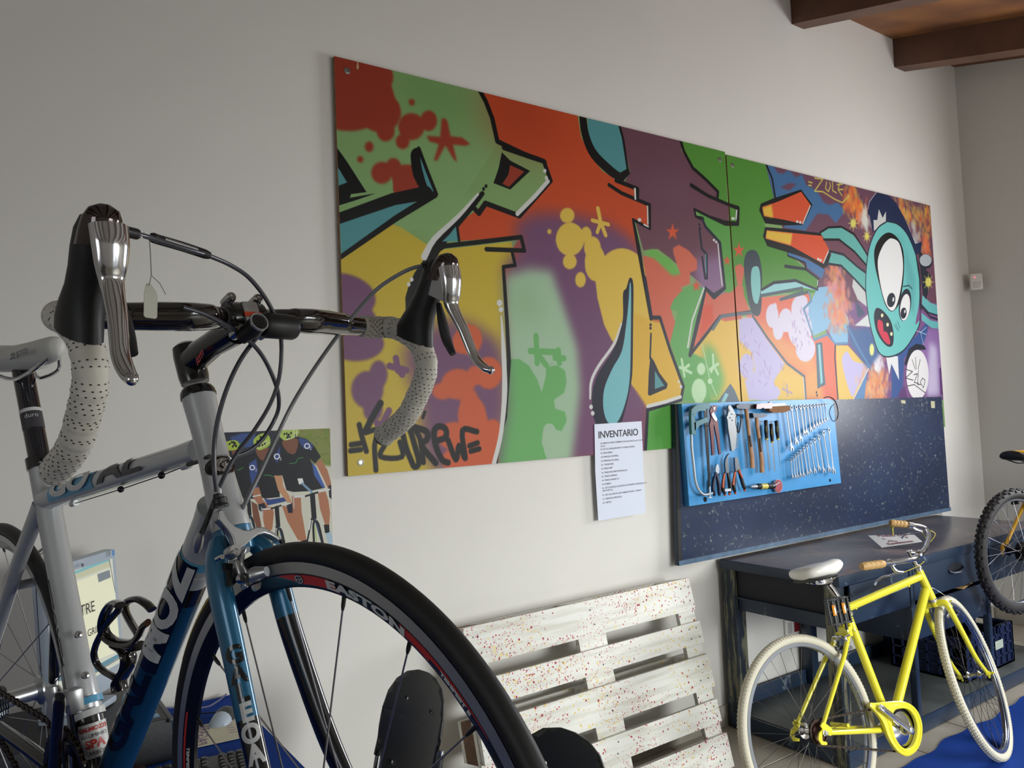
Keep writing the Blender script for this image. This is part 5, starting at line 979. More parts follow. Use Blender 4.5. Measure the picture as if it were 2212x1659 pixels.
# ------------------------------------------------------------------ white painted pallet leaning on the wall
def pallet_mat():
    m = bpy.data.materials.new('white paint with red and yellow splatter'); m.use_nodes = True; nt = m.node_tree; b = nt.nodes['Principled BSDF']; L = nt.links
    tc = nt.nodes.new('ShaderNodeTexCoord')
    def N(t, **k):
        n = nt.nodes.new(t)
        for a, v in k.items(): n.inputs[a].default_value = v
        return n
    base = N('ShaderNodeRGB'); base.outputs[0].default_value = col(228, 226, 216)
    g = N('ShaderNodeTexNoise', Scale=3.0, Detail=8.0); mp = nt.nodes.new('ShaderNodeMapping'); mp.inputs['Scale'].default_value = (1.2, 14, 14); L.new(tc.outputs['Object'], mp.inputs['Vector']); L.new(mp.outputs['Vector'], g.inputs['Vector'])
    r = nt.nodes.new('ShaderNodeValToRGB'); r.color_ramp.elements[0].position = .30; r.color_ramp.elements[0].color = col(206, 204, 192); r.color_ramp.elements[1].position = .55; r.color_ramp.elements[1].color = col(230, 229, 222); L.new(g.outputs['Fac'], r.inputs['Fac'])
    last = r.outputs['Color']
    for sc_, th, cl_, off, ms, mth in ((90, .24, col(180, 50, 68), 0, 3.4, .52), (50, .17, col(160, 30, 48), 5, 3.0, .55), (130, .24, col(190, 90, 98), 9, 2.4, .47), (80, .24, col(220, 196, 110), 3, 3.2, .52), (34, .18, col(230, 214, 160), 7, 3.6, .57)):
        v = N('ShaderNodeTexVoronoi', Scale=float(sc_)); mp = nt.nodes.new('ShaderNodeMapping'); mp.inputs['Location'].default_value = (off, off*.7, off*.3); L.new(tc.outputs['Object'], mp.inputs['Vector']); L.new(mp.outputs['Vector'], v.inputs['Vector'])
        wn = N('ShaderNodeTexWhiteNoise'); wn.noise_dimensions = '3D'; L.new(v.outputs['Color'], wn.inputs['Vector'])
        n = N('ShaderNodeTexNoise', Scale=float(ms), Detail=2.0); L.new(mp.outputs['Vector'], n.inputs['Vector'])
        a = nt.nodes.new('ShaderNodeMath'); a.operation = 'MULTIPLY'; L.new(wn.outputs['Value'], a.inputs[0]); a.inputs[1].default_value = th*1.5
        lt = nt.nodes.new('ShaderNodeMath'); lt.operation = 'LESS_THAN'; L.new(v.outputs['Distance'], lt.inputs[0]); L.new(a.outputs[0], lt.inputs[1])
        gt = nt.nodes.new('ShaderNodeMath'); gt.operation = 'GREATER_THAN'; L.new(n.outputs['Fac'], gt.inputs[0]); gt.inputs[1].default_value = mth
        mu = nt.nodes.new('ShaderNodeMath'); mu.operation = 'MULTIPLY'; L.new(lt.outputs[0], mu.inputs[0]); L.new(gt.outputs[0], mu.inputs[1])
        mx = nt.nodes.new('ShaderNodeMixRGB'); L.new(mu.outputs[0], mx.inputs['Fac']); L.new(last, mx.inputs['Color1']); mx.inputs['Color2'].default_value = cl_; last = mx.outputs['Color']
    L.new(last, b.inputs['Base Color']); b.inputs['Roughness'].default_value = 0.6
    bp = nt.nodes.new('ShaderNodeBump'); bp.inputs['Strength'].default_value = .25; bp.inputs['Distance'].default_value = .003; L.new(g.outputs['Fac'], bp.inputs['Height']); L.new(bp.outputs['Normal'], b.inputs['Normal'])
    return m
m_pal = pallet_mat(); m_raw = mat('raw brown timber', col(118, 84, 56), 0.7, var=0.45, vscale=25, bump=0.4, bscale=60)
PO = V(1.452, 2.272, 0.004); pu = unit(V(-0.02, 0.17, 0.767)); pxv = unit(V(1, 0, 0.004)); pn = unit(np.cross(pxv, pu)); RP = np.stack([pxv, pu, pn], 1)   # pn towards viewer
t = thing('wooden_pallet', (2.05, 2.35, 0), 'white painted wooden pallet with red and yellow splatter leaning against the wall', 'pallet')
def pb(name, x0, x1, u0, u1, d0, d1, m=m_pal, bev=0.0025):
    c = PO+pxv*(x0+x1)/2+pu*(u0+u1)/2-pn*(d0+d1)/2; MB().rbox(c, (x1-x0, u1-u0, d1-d0), bev, RP).build(name, m, t)
u = 0.0; hs = [.138, .095, .138, .095, .138]; ex_ = [0.008, -0.004, 0.004, 0.0, -0.006]
us = []
for i, h_ in enumerate(hs):
    pb('deck_board', 0.0+abs(ex_[i]), 1.196+ex_[i], u, u+h_-0.001*(i % 2), 0, 0.021); us.append(u); u += h_+0.049
for x0, x1 in ((0, .10), (.5275, .6725), (1.098, 1.198)): pb('stringer_board', x0, x1, 0.0, 0.799, 0.0215, 0.043)
for i, (x0, x1) in enumerate(((0, .10), (.5275, .6725), (1.098, 1.198))):
    for u0, u1 in ((0, .10), (.3275, .4725), (.699, .799)): pb('block', x0, x1, u0, u1, 0.0435, 0.121, m_raw if i == 0 else m_pal)
for u0, u1 in ((0, .10), (.3275, .4725), (.699, .799)): pb('bottom_board', 0, 1.198, u0, u1, 0.1215, 0.143, m_pal)
b = MB()
for x in (.045, .075, .6, 1.12, 1.165):
    for i, h_ in enumerate(hs):
        for q in (.3, .72): b.ball(PO+pxv*(x+rng.randn()*.006)+pu*(us[i]+h_*q), .0035, 6)
o = b.build('nail_heads', m_stl, t); o['kind'] = 'stuff'

# ------------------------------------------------------------------ black shell chairs
def shell_mesh(name, outline, holes, bend, thick, m, parent, place, nstep=0.02):
    cu = bpy.data.curves.new('c', 'CURVE'); cu.dimensions = '2D'; cu.fill_mode = 'BOTH'
    for pts in [outline]+holes:
        sp = cu.splines.new('POLY'); sp.points.add(len(pts)-1)
        for i, p in enumerate(pts): sp.points[i].co = (p[0], p[1], 0, 1)
        sp.use_cyclic_u = True
    ob = bpy.data.objects.new('c', cu); COL.objects.link(ob); me = bpy.data.meshes.new_from_object(ob.evaluated_get(bpy.context.evaluated_depsgraph_get())); bpy.data.objects.remove(ob)
    bm = bmesh.new(); bm.from_mesh(me); bpy.data.meshes.remove(me); bmesh.ops.remove_doubles(bm, verts=bm.verts[:], dist=1e-5)
    for ax in (0, 1):
        lo = min(v.co[ax] for v in bm.verts); hi = max(v.co[ax] for v in bm.verts); k = lo+nstep
        while k < hi-1e-4:
            co = [0, 0, 0]; no = [0, 0, 0]; co[ax] = k; no[ax] = 1
            bmesh.ops.bisect_plane(bm, geom=bm.verts[:]+bm.edges[:]+bm.faces[:], plane_co=co, plane_no=no); k += nstep
    bm.verts.index_update(); vs = np.array([v.co[:2] for v in bm.verts]); fs = [tuple(v.index for v in f.verts) for f in bm.faces]; bm.free()
    W3 = np.array([place(*bend(x, y)) for x, y in vs])
    o = MB().add(W3, fs).build(name, m, parent, ang=60); md = o.modifiers.new('s', 'SOLIDIFY'); md.thickness = thick; md.offset = 0
    return o
m_shell = mat('black moulded shell', col(34, 36, 38), 0.42, bump=0.05, bscale=600); m_ctube = mat('chrome tube', col(180, 184, 190), 0.12, 1.0)
def chair(cx, cy, zt, label):
    t = thing('shell_chair', (cx-0.2, cy, 0), label, 'chair', 'black shell chairs beside the pallet')
    # local: s across (+Y), v up the back, back leans to +X; chair faces -X
    def place(s_, v, d): return V(cx-0.10+0.28*v+d, cy+s_, zt-0.36+v*0.96)
    def bend(s_, v): return s_, v, -0.55*s_*s_*1.6-0.0
    out = []
    prof = [(0.0, .360), (.05, .357), (.10, .343), (.14, .315), (.165, .275), (.175, .22), (.172, .17), (.165, .125), (.158, .105), (.145, .108), (.138, .09), (.115, .02), (.10, -.02)]
    out = [(x, y) for x, y in prof]+[(-x, y) for x, y in prof[::-1][:-1]]
    def circ(x, y, r_=.006): return [(x+r_*math.cos(a), y+r_*math.sin(a)) for a in np.linspace(0, 2*math.pi, 10, endpoint=False)]
    shell_mesh('backrest', out, [circ(.075, .27), circ(-.075, .27), circ(.085, .09), circ(-.085, .09)], bend, 0.007, m_shell, t, place)
    so = [(x, y) for x, y in ((-.20, -.20), (-.17, -.215), (.17, -.215), (.20, -.20), (.205, .0), (.19, .17), (.13, .2), (-.13, .2), (-.19, .17), (-.205, .0))]
    shell_mesh('seat', so, [], lambda x, y: (x, y, 0.25*x*x), 0.008, m_shell, t, lambda s_, q, d: V(cx-0.30+q*0.95, cy+s_, zt-0.375+d+0.04*(0.2-q)*0.3), 0.05)
    for s_ in (-1, 1):
        P_ = [place(s_*.166, .20, -.012), place(s_*.168, .10, -.012), place(s_*.17, .02, -.006), V(cx-0.10, cy+s_*.19, zt-.40), V(cx-0.28, cy+s_*.20, zt-.405), V(cx-0.46, cy+s_*.20, zt-.40)]
        MB().tube(catmull(P_, 6), 0.0095, 12).build('side_frame', m_ctube, t)
        MB().tube([place(s_*.165, .19, -.012), place(s_*.168, .085, -.012)], 0.0135, 12).build('socket', m_shell, t)
        for dx, ft in ((-0.14, 0.06), (-0.44, -0.05)):
            a = V(cx+dx, cy+s_*.195, zt-.405); e = V(cx+dx+ft, cy+s_*.23, 0.012)
            l = MB().cyl(a, e, 0.0095, seg=12).build('leg', m_ctube, t); MB().cyl(e, e-V(0, 0, .011), 0.012, seg=12).build('foot_cap', m_shell, l)
    return t
chair(1.07, 2.03, 0.822, 'black plastic shell chair nearest the wall, seen through the front wheel')
chair(1.12, 1.42, 0.822, 'black plastic shell chair in front of the pallet, only its round top in view')

# ------------------------------------------------------------------ table with blue cloth, under the road bicycle and the computer
ZTAB = 0.6985
TX0, TX1, TY0, TY1 = -1.15, 0.655, 0.40, 2.575
t = thing('display_table', ((TX0+TX1)/2, (TY0+TY1)/2, 0), 'large plain display table under a royal blue cloth at the left', 'table')
MB().rbox(((TX0+TX1)/2, (TY0+TY1)/2, ZTAB-0.022), (TX1-TX0-0.012, TY1-TY0-0.012, 0.036), 0.003).build('tabletop', mat('grey laminate', col(150, 150, 150), 0.5), t)
for x in (TX0+0.08, TX1-0.08):
    for y in (TY0+0.08, TY1-0.08): MB().cyl(V(x, y, 0.001), V(x, y, ZTAB-0.04), 0.022, seg=14).build('leg', m_stl, t)
vs = []; fs = []; n1, n2 = 60, 72
dr = 0.11
xs = np.concatenate([[TX0-0.004]*6, np.linspace(TX0, TX1, n1), [TX1+0.004]*6]); kx = np.concatenate([np.linspace(1, .16, 6), np.zeros(n1), np.linspace(.16, 1, 6)])
ys_ = np.concatenate([[TY0-0.004]*6, np.linspace(TY0, TY1, n2)]); ky = np.concatenate([np.linspace(1, .16, 6), np.zeros(n2)])
for i in range(len(xs)):
    for j in range(len(ys_)):
        k_ = max(kx[i], ky[j]); x, y = xs[i], ys_[j]
        f_ = 0.016*k_*math.sin(x*31+y*37)
        if kx[i] > 0: x += math.copysign(abs(f_)+0.01*k_, x-(TX0+TX1)/2)
        if ky[j] > 0: y -= abs(f_)+0.01*k_
        vs.append((x, y, ZTAB-dr*k_+(0.0008*math.sin(x*19+y*7)*math.sin(y*13) if k_ == 0 else 0)))
m_ = len(ys_)
for i in range(len(xs)-1):
    for j in range(m_-1): a = i*m_+j; fs.append((a, a+m_, a+m_+1, a+1))
o = MB().add(vs, fs).build('tablecloth', m_cloth); tag(o, 'royal blue cloth covering the display table under the road bicycle', 'tablecloth')
ZC = ZTAB+0.0015
# black computer case lying flat
m_case = mat('black textured case', col(24, 25, 28), 0.45, bump=0.2, bscale=700); m_sil = mat('silver plastic', col(172, 184, 198), 0.35)
t = thing('desktop_computer', (0.13, 2.34, ZC), 'black desktop computer case lying flat on the blue cloth under the monitor', 'computer')
bx0, bx1, by0, by1, bh = -0.16, 0.405, 2.165, 2.50, 0.806-ZC
MB().rbox(((bx0+bx1)/2, (by0+by1)/2, ZC+bh/2), (bx1-bx0, by1-by0, bh), 0.006).build('case', m_case, t)
MB().rbox((bx1-0.035, by0+0.045, ZC+bh+0.0004), (0.022, 0.028, 0.0008), 0.0003).build('sticker', mat('silver blue sticker', col(90, 140, 180), 0.3), t)
MB().rbox((bx1-0.035, by0+0.085, ZC+bh+0.0004), (0.022, 0.02, 0.0008), 0.0003).build('sticker', mat('silver sticker', col(150, 156, 160), 0.3), t)
MB().rbox((bx1-0.004, (by0+by1)/2-0.01, ZC+bh-0.003), (0.012, by1-by0+0.004, 0.010), 0.003).build('trim', mat('dark grey trim', col(60, 66, 70), 0.4), t)
# monitor
TRp = CP+ray(250, 1185)*2.2; md_ = unit(V(0.60, 0.80, 0)); mn = unit(np.cross(V(0, 0, 1), md_))*-1; MW, MH = 0.315, TRp[2]-0.845
mn = mn if mn@V(1, -1, 0) > 0 else -mn
upm = unit(V(0, 0, 1)-mn*0.07); RM = np.stack([md_, mn, upm], 1)
C0 = TRp-md_*MW/2-upm*MH/2
t = thing('computer_monitor', (C0[0], C0[1], 0.806), 'silver framed flat monitor showing a document, standing behind the seat tube', 'monitor')
MB().rbox(C0-mn*0.02, (MW, 0.036, MH), 0.006, RM).build('bezel', m_sil, t)
def m_pix2(Q):
    out = []
    for x, y in Q:
        w = onp(x, y, C0, mn)-C0; out.append(((w@md_+MW/2)*1800, (MH/2-w@upm)*1800))
    return np.array(out)
Mc = crop(130, 1170, 5.03)
Ks = Canvas(int(MW*1800), int(MH*1800), [.70, .71, .66], m_pix2)
Ks.fill(Mc((-200, 400), (160, 335), (575, 175), (590, 265), (150, 430), (-200, 520)), [.66, .66, .56]); Ks.fill(Mc((-200, 400), (160, 335), (575, 175), (578, 205), (160, 365), (-200, 440)), [.42, .62, .64])
Ks.fill(Mc((-200, 520), (170, 450), (590, 285), (690, 1160), (-100, 1480)), [.78, .78, .68]); Ks.fill(Mc((440, 350), (575, 300), (580, 385), (450, 440)), [.42, .45, .48]); Ks.fill(Mc((-200, 1500), (350, 1360), (690, 1175), (690, 1215), (355, 1420), (-200, 1560)), [.30, .46, .52]); Ks.stroke(Mc((355, 1425), (700, 1220)), 3, [.08, .1, .14])
Ks.stroke(Mc((577, 178), (600, 400), (690, 1090)), 4, [.06, .07, .2])
m_scr = painted('lit screen', Ks.image('screen_picture'), 0.3, emit=0.55)
q = [C0+md_*(-MW/2+.018)+upm*(MH/2-.024), C0+md_*(MW/2-.020)+upm*(MH/2-.024), C0+md_*(MW/2-.020)-upm*(MH/2-.052), C0+md_*(-MW/2+.018)-upm*(MH/2-.052)]
so = MB().add(np.array(q)+mn*-0.0012, [(0, 1, 2, 3)]).build('screen', m_scr, t, smooth=False)
uv_map(so, lambda co: np.stack([((co-C0)@md_+MW/2)/MW, ((co-C0)@upm+MH/2)/MH], 1))
so.location = tuple(mn*0.0005)
so.data.update()
tx = MB(); dk = mat('screen text', col(40, 40, 44), 0.5)
def scr_text(s_, x, y, size, al='CENTER'):
    w = onp(*Mc((x, y))[0], C0, mn); tx = MB(); text_flat(tx, s_, w, md_, upm, size, mn, 0.0012, align=al); tx.build('screen_text', dk, t, smooth=False)
scr_text('MOSTRE', 375, 700, 0.040, 'RIGHT'); scr_text('PALAZZO GRILO', 470, 920, 0.026, 'RIGHT'); scr_text('PALAZZO MAZZOTTI', 640, 1205, 0.026, 'RIGHT')
w = onp(*Mc((238, 250))[0], C0, mn); tx = MB(); text_flat(tx, 'hp', w, md_, upm, 0.013, mn, 0.001, bold=.0005); tx.build('logo', dk, t, smooth=False)
w = onp(*Mc((575, 122))[0], C0, mn); MB().rbox(w+mn*0.001, (0.011, 0.001, 0.016), 0.0003, RM).build('sticker', mat('blue energy sticker', col(90, 150, 206), 0.4), t)
base = V(C0[0], C0[1], 0.806)-mn*0.03
MB().rbox(base+V(0, 0, 0.012), (0.17, 0.11, 0.018), 0.006, np.stack([md_, -mn, V(0, 0, 1)], 1)).rbox(base+V(0, 0, 0.07)-mn*0.02, (0.05, 0.02, 0.13), 0.004, np.stack([md_, -mn, V(0, 0, 1)], 1)).build('stand', m_sil, t)
# keyboard
kr = onz(548, 1612, ZC+0.02); kd = unit(V(-0.985, 0.17, 0)); kv = unit(V(-0.17, -0.985, 0))
t = thing('computer_keyboard', kr+kd*0.2+kv*0.075-V(0, 0, 0.018), 'black keyboard on the blue cloth behind the fork of the road bicycle', 'keyboard')
Rk = np.stack([kd, kv, V(0, 0, -1)], 1)
MB().rbox(V(*(kr+kd*0.205+kv*0.075)[:2], ZC+0.009), (0.42, 0.155, 0.016), 0.004, Rk).build('case', m_case, t)
m_key = mat('black key', col(38, 39, 42), 0.35)
kb0 = MB().rbox(V(0, 0, 0), (0.0155, 0.0155, 0.008), 0.002, Rk, seg=1); first = None
for i in range(19):
    for j in range(6):
        if i in (4,) or (i in (5, 6, 7) and j == 3) or (j == 4 and i in (5, 7)): continue
        p = V(*(kr+kd*(0.016+i*0.0208)+kv*(0.018+j*0.021+(0.006 if j > 0 else 0)))[:2], ZC+0.0205)
        if first is None:
            first = MB().rbox(p, (0.0165, 0.0165, 0.009), 0.003, Rk, seg=1).build('key', m_key, t); fp = p
        else:
            o = bpy.data.objects.new('key', first.data); COL.objects.link(o); o.parent = t; o.location = tuple(p-fp)
# mouse
mp_ = onz(482, 1545, ZC+0.015); 
t = thing('computer_mouse', (mp_[0], mp_[1], ZC), 'silver and black computer mouse on the blue cloth by the wall', 'mouse')
md2 = unit(V(0.55, 0.83, 0)); Rm = np.stack([md2, unit(np.cross(V(0, 0, 1), md2)), V(0, 0, 1)], 1); c = V(mp_[0], mp_[1], ZC)
def mring(x, w_, h_): t_ = np.linspace(0, math.pi, 9); return [c+Rm@V(x, w_*math.cos(a), max(0.001, h_*math.sin(a))) for a in t_]
MB().loft([mring(-.058, .012, .006), mring(-.052, .024, .016), mring(-.035, .029, .024), mring(-.012, .030, .031)]).build('front_shell', m_sil, t); MB().loft([mring(-.0115, .030, .031), mring(.01, .031, .035), mring(.035, .029, .030), mring(.05, .022, .018), mring(.057, .01, .006)]).build('back_shell', m_case, t)
# hand-written note
P = [onz(x, y, ZC+0.001) for x, y in ((432, 1568), (525, 1547), (523, 1594), (432, 1614))]
P[0] = P[1]+unit(P[0]-P[1])*0.21; P[3] = P[2]+unit(P[3]-P[2])*0.21
o = MB().prism(P, V(0, 0, 1), 0.0012).build('paper_note', mat('cream paper', col(206, 202, 178), 0.7), smooth=False); tag(o, 'cream paper note with purple handwriting between mouse and keyboard', 'note')
tx = MB(); e1 = unit(P[0]-P[1])*1.0; e2 = unit(P[2]-P[1]); cN = sum(P)/4
text_flat(tx, 'PAGARE\nPAGARE', cN+e1*0.02, -e2, e1*-1, 0.040, V(0, 0, 1), 0.0018)
for k in range(5): tx.cyl(cN-e1*(0.055+0.004*k)+e2*(-.05+.02*k)+V(0, 0, .0015), cN-e1*(0.075+.004*k)+e2*(-.045+.02*k)+V(0, 0, .0015), .0007, seg=5)
tx.build('handwriting', mat('purple ink', col(126, 84, 140), 0.6), o, smooth=False)
# cables behind the computer
m_cab = mat('grey violet cable', col(92, 90, 120), 0.5)
for pts, nm, lb in (([(0.40, 2.42, .76), (0.46, 2.44, .742), (0.55, 2.47, .712), (0.60, 2.52, .704), (0.64, 2.57, .704)], 'power_cable', 'grey violet cable running from the black computer case over the blue cloth'), ([(0.36, 2.47, .72), (0.44, 2.49, .712), (0.54, 2.44, .706), (0.585, 2.40, .712)], 'mouse_cable', 'thin dark cable running from the computer case to the mouse')):
    o = MB().tube(catmull([V(*p) for p in pts], 6), 0.0028 if nm == 'power_cable' else 0.0018, 8).build(nm, m_cab if nm == 'power_cable' else m_dk); tag(o, lb, 'cable')
# ------------------------------------------------------------------ bicycles: shared builders
m_tyre = mat('black tyre rubber', col(26, 26, 27), 0.55, bump=0.05, bscale=400)
m_spoke = mat('spoke steel', col(150, 150, 156), 0.3, 0.9); m_spkd = mat('dark spoke', col(60, 56, 54), 0.35, 0.8)
m_alu = mat('brushed aluminium', col(192, 194, 196), 0.32, 0.85); m_mirror = mat('polished chrome', col(212, 212, 214), 0.13, 1.0)
m_hood = mat('black hood rubber', col(20, 21, 23), 0.48); m_chain = mat('oily chain', col(60, 50, 42), 0.45, 0.7)
class Fr:
    """bicycle frame axes: x forward, y left, z up"""
    def __init__(s, o, B): s.o = np.asarray(o, float); s.B = np.asarray(B, float)
    def w(s, x, y=0, z=0): return s.o+s.B@V(x, y, z)
    def loc(s, p): return s.B.T@(np.asarray(p)-s.o)
    def d(s, x, y, z): return s.B@V(x, y, z)
    def px(s, x, y, yy): return onp(x, y, s.w(0, yy, 0), s.B[:, 1])
def wheel(parent, c, n, fw, up, Rt, rt, ro, ri, w, mats, ns, hub, phase=0.0, nip=0.010, knobs=0, seg=96, rs=0.001, rim_seg=None, cross=0.0, m_nip=None):
    mt, mr, mh, ms = mats
    R = lambda a: fw*math.cos(a)+up*math.sin(a)
    wl_ = MB(); wl_.ring(c, n, [(ro, -w/2), (ro, w/2), (ro-.013, w/2), (ro-.014, w/2-.0012), (ri+.003, w*.22), (ri, w*.12), (ri, -w*.12), (ri+.003, -w*.22), (ro-.014, -w/2+.0012), (ro-.013, -w/2)], seg, ea=fw)
    k = [0]*(2*seg) + [0]*0
    o = wl_.build('wheel', mr, parent, ang=30)
    t = np.linspace(0, 2*math.pi, 14, endpoint=False); Rc = Rt-rt
    tm = MB().ring(c, n, [(Rc+rt*math.cos(a), rt*math.sin(a)) for a in t], seg, ea=fw)
    if knobs:
        for i in range(knobs):
            a0 = 2*math.pi*i/knobs
            for h, ww in (((-.55, .5), (.55, .5)) if i % 2 else ((-.95, .42), (0, .62), (.95, .42))):
                th = h; p = c+R(a0)*(Rc+rt*math.cos(th))+n*(rt*math.sin(th)); rad = unit(R(a0)*math.cos(th)+n*math.sin(th)); tg = np.cross(n, R(a0)); sd = np.cross(rad, tg)
                tm.box(p+rad*0.0015, (0.0055+rt*.1, 2*math.pi*Rt/knobs*0.55, rt*ww), np.stack([rad, tg, sd], 1))
    tm.build('tyre', mt, o, ang=35)
    hw, hr, fr_ = hub
    MB().lathe(c-n*(hw/2+.012), n, [(0, 0), (.005, 0), (.005, .010), (hr*.8, .012), (fr_, .018), (fr_, .022), (hr, .028), (hr*.9, hw/2+.012), (hr, hw-.004), (fr_, hw+.002), (fr_, hw+.006), (hr*.8, hw+.012), (.005, hw+.014), (.005, hw+.024), (0, hw+.024)], 24).build('hub', mh, o)
    for i in range(ns):
        a = phase+2*math.pi*i/ns; sd = 1 if i % 2 else -1
        q = c+n*sd*(hw/2-.004)+R(a+cross*(1 if (i//2) % 2 else -1))*fr_*0.9
        p = c+R(a)*(ri+.001); d = unit(q-p)
        s_ = MB().tube([p, q], rs, 6)
        if nip: s_.tube([p, p+d*nip*.7, p+d*nip], [rs*2.4, rs*2.2, rs*1.3], 8, mi=1)
        s_.build('spoke', [ms, m_nip or ms], o)
    return o
def chain_loop(parent, pts, n, name='chain'):
    P = catmull(pts, 1, True) if False else np.array(pts); b = MB()
    L = [0]
    Q = np.concatenate([P, P[:1]])
    for i in range(len(P)): L.append(L[-1]+np.linalg.norm(Q[i+1]-Q[i]))
    tot = L[-1]; N = int(tot/0.0127); 
    for k in range(N):
        s0 = k*tot/N; s1 = (k+1)*tot/N
        pt = [V(*[np.interp(s_ % tot, L, Q[:, a]) for a in range(3)]) for s_ in (s0, s1)]
        d = unit(pt[1]-pt[0]); sd = unit(np.cross(d, n)); off = 0.002 if k % 2 else 0.0035
        for sg in (-1, 1): b.box((pt[0]+pt[1])/2+n*sg*off, (0.0125, 0.0075, 0.001), np.stack([d, sd, n], 1))
        b.cyl(pt[0]-n*.004, pt[0]+n*.004, 0.0032, seg=6)
    return b.build(name, m_chain, parent)
def saddle(parent, F, x0, z0, L, W, m, mu, tilt=0.0, name='saddle'):
    """nose at +x; x0,z0 = middle of the top"""
    prof = [(-.50, .30, .75), (-.48, .78, .95), (-.40, 1.0, 1.0), (-.25, .92, .95), (-.08, .58, .92), (.1, .36, .9), (.3, .27, .9), (.42, .25, .85), (.485, .19, .7), (.50, .05, .4)]
    rings = []
    for u, wv, hv in prof:
        hw = wv*W/2; h = .032*hv; r_ = []
        for a in np.linspace(0, 2*math.pi, 18, endpoint=False):
            y = math.cos(a)*hw; z = math.sin(a)*h*(0.55 if math.sin(a) > 0 else 1.0)-abs(y)**2*2.2
            r_.append(F.w(x0+u*L*math.cos(tilt), y, z0-.012+z+u*L*math.sin(tilt)+.010*(abs(u)*2)**3*(1 if u < 0 else 0.0)))
        rings.append(r_)
    o = MB().loft(rings).build(name, m, parent, ang=60)
    for s_ in (-1, 1):
        MB().tube(catmull([F.w(x0+.42*L, s_*.008, z0-.035), F.w(x0+.25*L, s_*.020, z0-.052), F.w(x0-.1*L, s_*.022, z0-.056), F.w(x0-.38*L, s_*.035, z0-.035)], 5), .0035, 8).build('saddle_rail', mu, o)
    return o

# ------------------------------------------------------------------ road bicycle in the foreground
hd, ln, pt_, st, wb, ha, rake = -1.32771, 0.05004, 0.03562, 0.02955, 1.03088, 1.26641, 0.04136
Br = rot((0, 0, 1), hd)@rot((1, 0, 0), ln)@rot((0, 1, 0), -pt_)
RB = Fr(V(0.05693, 1.79599, -0.48994+H), Br)
axl = V(-math.cos(ha), 0, math.sin(ha)); pfl = V(math.sin(ha), 0, math.cos(ha)); bas = V(wb, 0, 0)-rake*pfl; Sl = rot(axl, st)
class Fk:      # fork axes: a forward of the steering axis, y left, c up the axis
    def __init__(s, F, bas, pfl, axl, Sl): s.o = F.w(*bas); s.ea = F.B@Sl@pfl; s.ey = F.B@Sl@V(0, 1, 0); s.ec = F.B@Sl@axl
    def w(s, a, y, c): return s.o+s.ea*a+s.ey*y+s.ec*c
    def onA(s, x, y, a): return onp(x, y, s.o+s.ea*a, s.ea)
    def onY(s, x, y, yy): return onp(x, y, s.o+s.ey*yy, s.ey)
    def loc(s, p): d = np.asarray(p)-s.o; return V(d@s.ea, d@s.ey, d@s.ec)
RF = Fk(RB, bas, pfl, axl, Sl)
road = thing('road_bicycle', RB.w(0.5, 0, -.335), 'silver and teal racing bicycle with drop handlebar and white tape in the foreground', 'bicycle')
m_silv = mat('silver frame paint', col(188, 191, 193), 0.34, 0.30, coat=0.5); m_tealf = mat('teal frame paint', col(38, 108, 146), 0.30, 0.25, coat=0.6)
m_blkf = mat('black carbon lacquer', col(14, 14, 18), 0.22, coat=0.8); m_dkteal = mat('dark teal lacquer', col(20, 66, 98), 0.28, 0.2, coat=0.6)
m_white = mat('white lacquer', col(206, 208, 206), 0.35); m_lblue = mat('light blue lacquer', col(84, 158, 196), 0.35); m_dgrey = mat('dark grey lettering', col(62, 60, 66), 0.4)
m_redd = mat('red decal', col(196, 54, 46), 0.35); m_carb = mat('glossy carbon', col(26, 20, 18), 0.10, coat=1.0, var=0.3, vscale=200)
HBw = RF.w(0, 0, .375); HTw = RF.w(0, 0, .544)
ST = RB.px(87, 996, 0); BBw = RB.px(219, 1700, 0)
STd = unit(BBw-ST)
# head tube
fr = MB().tube([HBw+(HTw-HBw)*u for u in (0.0, .01, .12, .3, .5, .75, .95, 1.0)], [.0224, .0225, .0218, .0195, .0182, .0185, .0200, .0202], 32).build('head_tube', m_silv, road)
MB().tube([HTw, HTw+RF.ec*.002, HTw+RF.ec*.008, HTw+RF.ec*.012], [.0212, .0215, .0205, .018], 32).build('headset', mat('black headset', col(18, 18, 20), 0.2, coat=.5), road)
# badge on the head tube facing forward
bc = RF.onA(478, 1005, .0195); nb_ = unit(CP+V(.05, 0, 0)-bc); nb_ = unit(nb_-RF.ec*(nb_@RF.ec)); axc = RF.o+RF.ec*((bc-RF.o)@RF.ec)
def ht_patch(r, off, w, h, m, name, par, n_=28, ang0=0.0):
    b = MB(); c_ = axc; sd = np.cross(RF.ec, nb_)
    pts = []
    for a in np.linspace(0, 2*math.pi, n_, endpoint=False):
        u_ = w*math.cos(a)/r+ang0; v_ = h*math.sin(a); pts.append(c_+(nb_*math.cos(u_)+sd*math.sin(u_))*(r+off)+RF.ec*v_)
    cen = c_+(nb_*math.cos(ang0)+sd*math.sin(ang0))*(r+off+.001)
    b.add(pts+[cen], [(i, (i+1) % n_, n_) for i in range(n_)]); return b.build(name, m, par)
bd = ht_patch(.0195, .0010, .021, .0125, m_mirror, 'head_badge', fr, ang0=.28); ht_patch(.0197, .0015, .0195, .0110, m_blkf, 'badge_field', fr, ang0=.28); ht_patch(.0200, .0022, .0125, .0085, m_mirror, 'badge_emblem', fr, ang0=.42)
b = MB(); sd = np.cross(RF.ec, nb_)
b.tube(catmull([axc+(nb_*math.cos(q)+sd*math.sin(q))*.0235+RF.ec*v_ for q, v_ in ((.95, -.003), (.6, .004), (.2, .001), (.35, -.004), (.75, -.001))], 5), .0007, 6).build('badge_line', m_blkf, fr)
